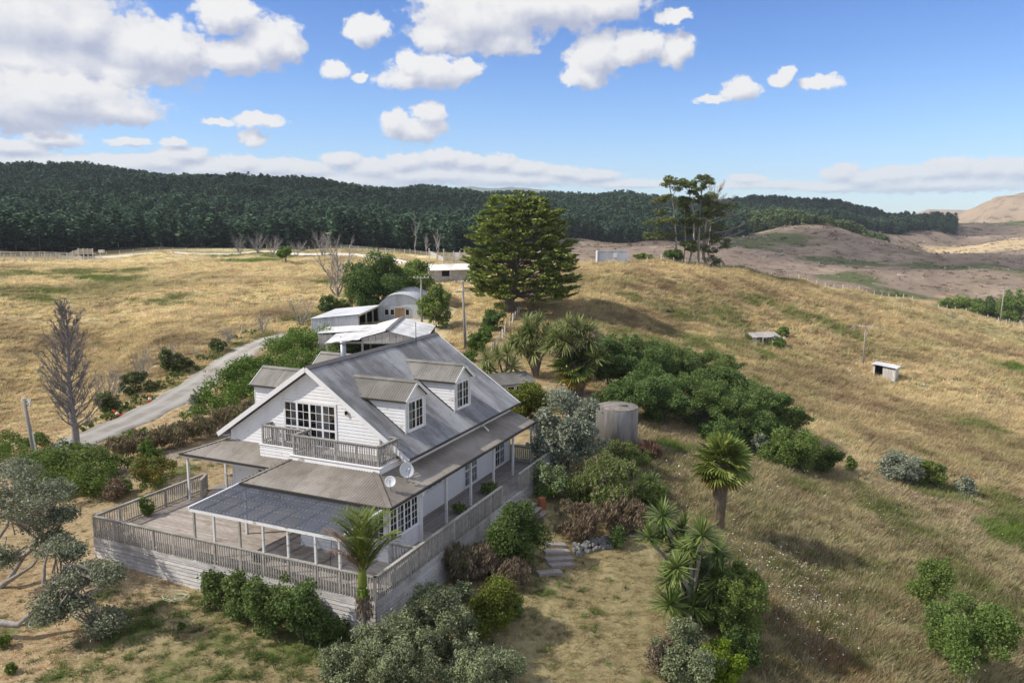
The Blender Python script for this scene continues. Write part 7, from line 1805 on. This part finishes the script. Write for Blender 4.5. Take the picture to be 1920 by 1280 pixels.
def wedge(n, r0, r1, amax=R(43)):
    a = r_g.uniform(-amax, amax, n); D = np.sqrt(r_g.uniform(r0 * r0, r1 * r1, n)); return D * np.sin(a), D * np.cos(a)
X, Y = [], []
for n, r0, r1 in ((30000, 21, 45), (35000, 45, 75), (40000, 75, 120), (34000, 120, 190), (10000, 190, 262)):
    x, y = wedge(n, r0, r1); X.append(x); Y.append(y)
X, Y = np.concatenate(X), np.concatenate(Y)
hx = (X - HO.x) * math.cos(HYAW) + (Y - HO.y) * math.sin(HYAW); hy = -(X - HO.x) * math.sin(HYAW) + (Y - HO.y) * math.cos(HYAW)
ok = ~((hx > -.1) & (hx < 20.2) & (hy > -.1) & (hy < 16.2))
dv = np.array([[p.x, p.y] for p in [at(x, y) for x, y in ((40, 885), (110, 853), (140, 840), (170, 826), (205, 811), (240, 796), (275, 778), (310, 760), (340, 741), (370, 722), (395, 705), (420, 688), (440, 674), (462, 660), (485, 650), (505, 640), (548, 628))]])
for a, c in zip(dv[:-1], dv[1:]):
    ab = c - a; t = np.clip(((X - a[0]) * ab[0] + (Y - a[1]) * ab[1]) / (ab @ ab), 0, 1); ok &= np.hypot(X - a[0] - t * ab[0], Y - a[1] - t * ab[1]) > 1.9
ok &= ~((X > -24) & (X < -7.5) & (Y > 74) & (Y < 113.5)) & (Y > 15)
col, g, tall, past = region(X, Y)
D = np.hypot(X, Y)
wr_ = np.array([[p.x, p.y] for p in [based(x, DD) for x, DD in ((170, 222), (350, 219), (440, 217), (520, 212), (600, 203), (660, 196), (720, 186), (770, 172), (812, 166))]])
for a, c in zip(wr_[:-1], wr_[1:]):
    ab = c - a; t = np.clip(((X - a[0]) * ab[0] + (Y - a[1]) * ab[1]) / (ab @ ab), 0, 1); ok &= np.hypot(X - a[0] - t * ab[0], Y - a[1] - t * ab[1]) > 3.0
ok &= past < .5
nz = fbm(X, Y, 4, 3, 55)
h = (.10 + .42 * tall * (0.5 + nz)) * r_g.uniform(.7, 1.3, len(X))
lawn = (tall < .12); ok &= ~(lawn & (r_g.random(len(X)) < .35))
X, Y, col, h, D, tall = X[ok], Y[ok], col[ok], h[ok], D[ok], tall[ok]
Zg = gsurf(X, Y) - .03
w = np.clip(.5 + D / 130, .5, 1.6) * np.where(tall < .12, .6, 1)
col = col * r_g.uniform(.95, 1.5, len(X))[:, None] * (1 + r_g.normal(0, .04, (len(X), 3)))
sel = r_g.random(len(X)) < .06; col[sel] *= (.62, .60, .58)
scatter('dry_grass', np.stack([X, Y, Zg], -1), r_g.uniform(-.9, .9, len(X)), np.stack([w, w, h * np.clip(.85 + D / 300, 1, 1.6)], -1), T_, r_g.integers(0, 3, len(X)), np.clip(col, 0, 1), r_g.normal(0, .12, (len(X), 2)))
# rough weeds standing above the grass, thickest on the lower right slope
xw, yw = [], []
for (cx, cy, sx, sy, n) in ((1500, 1130, 90, 60, 420), (1700, 1080, 110, 70, 420), (1420, 1010, 60, 40, 200), (1850, 1120, 70, 90, 260), (1600, 930, 160, 40, 260), (1250, 900, 60, 40, 160), (1450, 720, 130, 35, 260), (1750, 700, 130, 60, 300), (1300, 600, 120, 40, 240), (1550, 580, 160, 40, 260), (1440, 1230, 60, 40, 160), (1600, 1230, 90, 40, 200), (250, 620, 200, 60, 120), (500, 560, 90, 30, 80), (1210, 560, 80, 25, 160), (1110, 700, 30, 60, 60), (1200, 830, 60, 20, 60)):
    for _ in range(n):
        px, py = cx + r_g.normal(0, sx), cy + r_g.normal(0, sy)
        if 470 < py < 1275 and -20 < px < 1940: p = at(px, py); xw.append(p.x); yw.append(p.y)
xw, yw = np.array(xw), np.array(yw); D = np.hypot(xw, yw); cw, g, tall, past = region(xw, yw); k = (tall > .2) & (past < .5); xw, yw, cw, D = xw[k], yw[k], cw[k], D[k]
u_ = r_g.random(len(xw))[:, None]; tw = np.where(u_ < .38, np.array((.20, .15, .085)), np.where(u_ < .72, np.array((.13, .15, .05)), np.array((.36, .30, .20)))) * r_g.uniform(.75, 1.3, len(xw))[:, None]
hw_ = r_g.uniform(.35, .95, len(xw)); ww_ = r_g.uniform(.5, 1.3, len(xw)) * np.clip(D / 60, .8, 2)
scatter('rough_weeds', np.stack([xw, yw, gsurf(xw, yw) - .05], -1), r_g.uniform(0, 6.28, len(xw)), np.stack([ww_, ww_, hw_], -1), [tuft(21, 60, .5, .35, .022), tuft(22, 70, .7, .3, .022)], r_g.integers(0, 2, len(xw)), np.clip(tw, 0, 1), r_g.normal(0, .1, (len(xw), 2)))
# little green weeds dotting the dry lawn
xl, yl = [], []
for (cx, cy, sx, sy, n) in ((400, 1210, 120, 40, 150), (250, 1170, 90, 40, 70), (560, 1230, 60, 30, 110), (150, 1250, 90, 25, 60), (330, 1140, 90, 25, 70), (1050, 1150, 70, 60, 60), (1000, 1090, 40, 20, 40), (700, 1240, 50, 20, 60), (400, 860, 50, 14, 40), (200, 980, 40, 40, 30)):
    for _ in range(n):
        px, py = cx + r_g.normal(0, sx), cy + r_g.normal(0, sy)
        if py < 1278 and 0 < px < 1240: p = at(px, py); xl.append(p.x); yl.append(p.y)
xl, yl = np.array(xl), np.array(yl); hx = (xl - HO.x) * math.cos(HYAW) + (yl - HO.y) * math.sin(HYAW); hy = -(xl - HO.x) * math.sin(HYAW) + (yl - HO.y) * math.cos(HYAW)
k = ~((hx > -.1) & (hx < 20.2) & (hy > -.1) & (hy < 16.2)); xl, yl = xl[k], yl[k]
cl = np.array((.105, .15, .04)) * r_g.uniform(.7, 1.4, len(xl))[:, None]; wl = r_g.uniform(.2, .55, len(xl))
scatter('lawn_weeds', np.stack([xl, yl, gsurf(xl, yl) - .02], -1), r_g.uniform(0, 6.28, len(xl)), np.stack([wl, wl, wl * .38], -1), [tuft(31, 60, .5, .7, .03), tuft(32, 44, .4, .9, .035)], r_g.integers(0, 2, len(xl)), cl, r_g.normal(0, .1, (len(xl), 2)))
# pale umbels scattered through the rough grass
px_ = []
for (cx, cy, sx, sy, n) in ((1480, 1110, 45, 40, 260), (1540, 1190, 40, 35, 200), (1420, 1050, 40, 25, 120), (1270, 850, 60, 30, 60), (1500, 900, 80, 35, 90), (1640, 960, 70, 30, 70), (1750, 930, 60, 20, 60), (1850, 1050, 50, 50, 60), (1690, 1150, 60, 50, 50), (1330, 930, 50, 30, 40), (1560, 730, 90, 40, 70), (1380, 1235, 40, 30, 60)):
    px_ += [(cx + r_g.normal(0, sx), cy + r_g.normal(0, sy)) for _ in range(n)]
V = []; F = []
for (x, y) in px_:
    if y > 1275: continue
    p = at(x, y); q = np.array(p) + (0, 0, r_g.uniform(.35, .75)); s = r_g.uniform(.018, .045); nrm = r_g.normal(0, .35, 2)
    t1, t2 = np.array((1, 0, nrm[0])) * s, np.array((0, 1, nrm[1])) * s; b0 = len(V)
    V += [q + t1, q + t1 * .5 + t2 * .87, q - t1 * .5 + t2 * .87, q - t1, q - t1 * .5 - t2 * .87, q + t1 * .5 - t2 * .87]; F.append([b0 + i for i in range(6)])
wf = mk('wildflowers', np.array(V), F, M['l_white']); tag(wf, kind='stuff')

# ------------------------------------------------------------------ plantation
def conifer(seed, rad=.17, z0=.16, layers=11, pts=9):
    """one plantation tree of unit height: ragged sprays hung in a rounded cone"""
    r = np.random.default_rng(seed); n = 230; V = []
    for i in range(n):
        f = r.random() ** .85; z = z0 + (1 - z0) * f; R0 = rad * (max(0.0, 1 - f ** 1.5) ** .62 * .95 + .05) * (.62 + .5 * f if f < .3 else 1)
        a = r.uniform(0, 6.28); rr = R0 * r.uniform(.55, 1.08); c = np.array((math.cos(a) * rr, math.sin(a) * rr, z - .02)); d = np.array((math.cos(a), math.sin(a), r.uniform(-.35, .55)))
        d /= np.linalg.norm(d); s = np.cross(d, (0, 0, 1.0)) + r.normal(0, .35, 3); s /= np.linalg.norm(s); l = rad * r.uniform(.30, .52) * (1.15 - .45 * f); w_ = l * .50
        V += [c - d * l * .7, c + s * w_ - d * .1 * l, c + d * l, c - s * w_ - d * .1 * l]
    return np.array(V), np.arange(4 * n).reshape(-1, 4)
def forest(name, n, a0, a1, D0, D1, keep, mat, hgt, seed, rad=.17):
    r = np.random.default_rng(seed)
    a = r.uniform(a0, a1, n); D = np.sqrt(r.uniform(D0 ** 2, D1 ** 2, n)); x, y = D * np.sin(a), D * np.cos(a)
    k = keep(x, y, a, D); x, y = x[k], y[k]
    src = [mk('conifer', *conifer(seed * 10 + i, rad * (.9 + .1 * i), .12, 10, 8), mat) for i in range(4)]
    s = hgt * r.uniform(.62, 1.18, len(x)) * (.75 + .5 * fbm(x, y, 60, 3, 4)); sw = s * r.uniform(.85, 1.2, len(x))
    return scatter(name, np.stack([x, y, gsurf(x, y) - .5], -1), r.uniform(0, 6.28, len(x)), np.stack([sw, sw, s], -1), src, r.integers(0, 4, len(x)))
ax_ = lambda px: math.atan2(*ray(px, 420)[:2])
FD = lambda a: np.interp(a, [ax_(q) for q in (-200, 0, 500, 740, 830, 950, 1060, 1150, 1260, 1340, 1420)], [292, 292, 298, 290, 286, 300, 455, 470, 470, 505, 520])
forest('plantation_forest', 34000, ax_(-120), ax_(1400), 285, 830, lambda x, y, a, D: D > FD(a) + 3, M['l_for'], 10.5, 3, .22)
forest('far_plantation', 11000, ax_(1330), ax_(1792), 640, 1060, lambda x, y, a, D: (D > np.interp(a, [ax_(q) for q in (1330, 1400, 1500, 1600, 1680, 1740, 1815)], [640, 720, 735, 745, 800, 880, 930])), M['l_for'], 11, 5, .22)
forest('young_plantation', 2600, ax_(1372), ax_(1665), 560, 700, lambda x, y, a, D: (D > np.interp(a, [ax_(q) for q in (1372, 1500, 1600, 1665)], [572, 568, 575, 610])) & (D < np.interp(a, [ax_(q) for q in (1372, 1500, 1600, 1665)], [700, 690, 680, 650])), M['l_for2'], 9.0, 6, .28)
# the front row, tree by tree
protos = []
r_f = np.random.default_rng(4)
for i in range(52):
    px = -10 + i * 17.6 + r_f.normal(0, 4); a = ax_(px); D = float(FD(a)) - 4 + r_f.uniform(-3, 6); x, y = D * math.sin(a), D * math.cos(a)
    z = float(gsurf(np.array([x]), np.array([y]))[0])
    if i < 4:
        o = empty('plantation_pine', (x, y, z), 0); V, F = conifer(500 + i, .24, .10 + .05 * i, 10, 9)
        mk('crown', V, F, M['l_for'], o); mk('trunk', *tube([(0, 0, -.03), (0, 0, .4), (0, 0, .8)], [.013, .010, .004], 6, False), M['bark_red'], o); protos.append(o)
    else: o = copy_tree(protos[i % 4]); o.location = (x, y, z)
    tag(o, 'tall dark plantation pine in the front row along the far edge of the paddock', 'tree', 'plantation pines along the paddock edge')
    s = r_f.uniform(8.5, 13); o.scale = (s * r_f.uniform(.9, 1.25),) * 2 + (s,); o.rotation_euler[2] = r_f.uniform(0, 6.28)
for i, (px, D, h, lab) in enumerate(((779, 262, 62, 'tall leafless pale tree standing before the plantation, left of the yards'), (799, 262, 34, 'bare forked trunk between the tall pale tree and yard gate'), (822, 260, 40, 'bare leaning trunks behind the yard gate'))):
    bare('dead_tree', lab, 0, 0, 22, h, 2, 6, .18, M['bark_pale'], .5, .4, .45, 1 if i == 0 else 3, 70 + i, p=based(px, D))
# slash and low scrub left on the cut-over land
n = 6000; a = r_g.uniform(ax_(1040), ax_(2000), n); D = np.exp(r_g.uniform(math.log(190), math.log(1150), n)); X, Y = D * np.sin(a), D * np.cos(a)
col, g, tall, past = region(X, Y); k = (past > .9) & ~((col[:, 0] < .06) & (D > 300)); X, Y, col, D, a = X[k], Y[k], col[k], D[k], a[k]
ct_ = np.where(r_g.random(len(X))[:, None] < .10, np.array((.13, .12, .075)), np.where(r_g.random(len(X))[:, None] < .5, np.array((.30, .24, .205)), col * 1.0)) * r_g.uniform(.7, 1.3, len(X))[:, None]
s_ = r_g.uniform(.5, 1.5, len(X)) * np.clip(D / 350, .7, 2.2)
scatter('forest_slash', np.stack([X, Y, gsurf(X, Y) - .05], -1), r_g.uniform(0, 6.28, len(X)), np.stack([s_ * 1.9, s_ * 1.9, s_ * .28], -1), [tuft(11, 16, .6, .9, .10), tuft(12, 14, .7, .9, .12)], r_g.integers(0, 2, len(X)), np.clip(ct_, 0, 1), r_g.normal(0, .2, (len(X), 2)))
# bare hill-land further off
def farhill(name, prof, D, depth, mat, rough, seed):
    """ridge seen from the house: prof = (pixel x, pixel y) of its skyline at distance D"""
    px = np.array([q[0] for q in prof]); py = np.array([q[1] for q in prof]); n = 240; V = []
    xs = np.linspace(px[0], px[-1], n); ys = np.interp(xs, px, py); m = 60
    for j in range(m):
        t = j / (m - 1); f = math.sin(math.pi * min(1, t / .62) / 2) if t < .62 else math.cos((t - .62) / .38 * math.pi / 2)
        for i in range(n):
            d = ray(xs[i], ys[i]); h = math.hypot(d[0], d[1]); DD = D + depth * (t - .62); x, y = d[0] / h * DD, d[1] / h * DD
            top = CAM_Z + d[2] / h * D + 12; nz = (fbm(np.array([x]), np.array([y]), depth * .35, 5, seed)[0] - .5) * rough * min(1, t * 3) * (1 if t < .62 else .3)
            V.append((x, y, -12 + (top) * max(f, 0) + nz * (f ** .5 if f > 0 else 0)))
    V = np.array(V); F = np.array([[j * n + i, j * n + i + 1, (j + 1) * n + i + 1, (j + 1) * n + i] for j in range(m - 1) for i in range(n - 1)])
    return tag(mk(name, V, F, mat, None, True), kind='structure')
m_, b_ = newmat('dry hill country')
co_ = objco(b_)
n1_ = b_.noise(co_, 0.008, 6, 0.65); n2_ = b_.noise(co_, 0.03, 5, 0.7)
c_ = b_.mix(n1_, (0.26, 0.19, 0.13), (0.39, 0.30, 0.205))
c_ = b_.mix(b_.m('MULTIPLY', b_.smooth(n2_, 0.52, 0.62), 0.7), c_, (0.13, 0.11, 0.075))
M['hill'] = finish(m_, b_, pbsdf(b_, c_, 0.95, 0.05))
farhill('tan_hill', [(1690, 425), (1740, 424), (1790, 417), (1830, 402), (1860, 386), (1885, 381), (1930, 379), (1990, 384), (2060, 400), (2150, 425)], 2400, 1300, M['hill'], 230, 3)
farhill('distant_hill', [(1660, 420), (1700, 408), (1740, 395), (1780, 395), (1850, 397), (1930, 398), (2050, 410)], 4200, 1500, M['hill'], 80, 5)
m_, b_ = newmat('blue ranges'); M['range'] = finish(m_, b_, pbsdf(b_, (0.10, 0.13, 0.10), 0.95, 0.05))
farhill('mountain_range', [(700, 380), (780, 362), (840, 353), (880, 350), (920, 353), (960, 351), (1000, 356), (1060, 362), (1150, 380)], 5200, 900, M['range'], 60, 7)
# ------------------------------------------------------------------ unseen clouds added to shade the land (out of the picture, above and to the left)
def cloud(name, gx, gy, rx, ry, thick, alt, dens, label, seed):
    """a flat cumulus whose shadow falls round (gx, gy)"""
    t = alt / sun_dir.z; c = Vector((gx, gy, 0)) + sun_dir * t
    V, F = [], []; n, m = 64, 20
    for j in range(m + 1):
        th = math.pi * j / m
        for i in range(n):
            a = 2 * math.pi * i / n; ux, uy, uz = math.sin(th) * math.cos(a), math.sin(th) * math.sin(a), math.cos(th)
            k = .80 + .42 * float(fbm(np.array([ux * 3 + seed * 9.1]), np.array([uy * 3 + uz * 1.7 + 5]), 1.0, 4, seed)[0])
            V.append((ux * rx * k, uy * ry * k, max(uz, -.35) * thick * k * (1 + .5 * float(vnoise(ux * 7 + 9, uy * 7 + 9, 1.0, seed)))))
    for j in range(m):
        for i in range(n): F.append([j * n + i, j * n + (i + 1) % n, (j + 1) * n + (i + 1) % n, (j + 1) * n + i])
    mt, b = newmat(name + str(seed)); co = b.n('ShaderNodeTexCoord').outputs['Generated']
    d2 = b.v('LENGTH', b.v('MULTIPLY', b.v('SUBTRACT', co, (.5, .5, .5)), (2, 2, 0)))
    rim = b.smooth(d2, .35, .92, 1.0, 0.0)
    nz = b.noise(objco(b), 0.018, 5, .6)
    al = b.m('MULTIPLY', b.smooth(b.m('ADD', nz, b.m('MULTIPLY', rim, .55)), .52, .95), dens, clamp=True)
    tr = b.n('ShaderNodeBsdfTransparent').outputs[0]; df = b.n('ShaderNodeBsdfDiffuse', ins={0: (.9, .9, .9, 1)}).outputs[0]; tl = b.n('ShaderNodeBsdfTranslucent', ins={0: (.9, .9, .9, 1)}).outputs[0]
    body = b.n('ShaderNodeMixShader', ins={0: .5, 1: df, 2: tl}).outputs[0]
    finish(mt, b, b.n('ShaderNodeMixShader', ins={0: al, 1: tr, 2: body}).outputs[0])
    o = mk(name, np.array(V), np.array(F), mt, None, True); o.location = c
    return tag(o, label, 'cloud')
cloud('cloud', 6, 42, 92, 62, 26, 420, .17, 'wide thin unseen cloud shading the farmhouse', 1)
cloud('cloud', 190, 430, 190, 120, 45, 620, .5, 'long unseen cloud shading the brown hills', 2)
cloud('cloud', 330, 900, 260, 150, 60, 700, .66, 'unseen cloud shading the far dark plantation', 3)
cloud('cloud', -150, 560, 240, 150, 60, 650, .22, 'broad unseen cloud shading the left plantation', 4)
# ------------------------------------------------------------------ air
hz = mk('haze', *box(-5700, 5700, -5700, 5700, -75, 330), None); tag(hz, kind='stuff')
m_, b_ = newmat('thin haze')
v_ = b_.n('ShaderNodeVolumePrincipled', ins={'Color': (0.80, 0.88, 1.0, 1), 'Density': 0.00012, 'Anisotropy': 0.0})
o_ = b_.n('ShaderNodeOutputMaterial'); b_.t.links.new(v_.outputs[0], o_.inputs['Volume'])
hz.data.materials.append(m_)
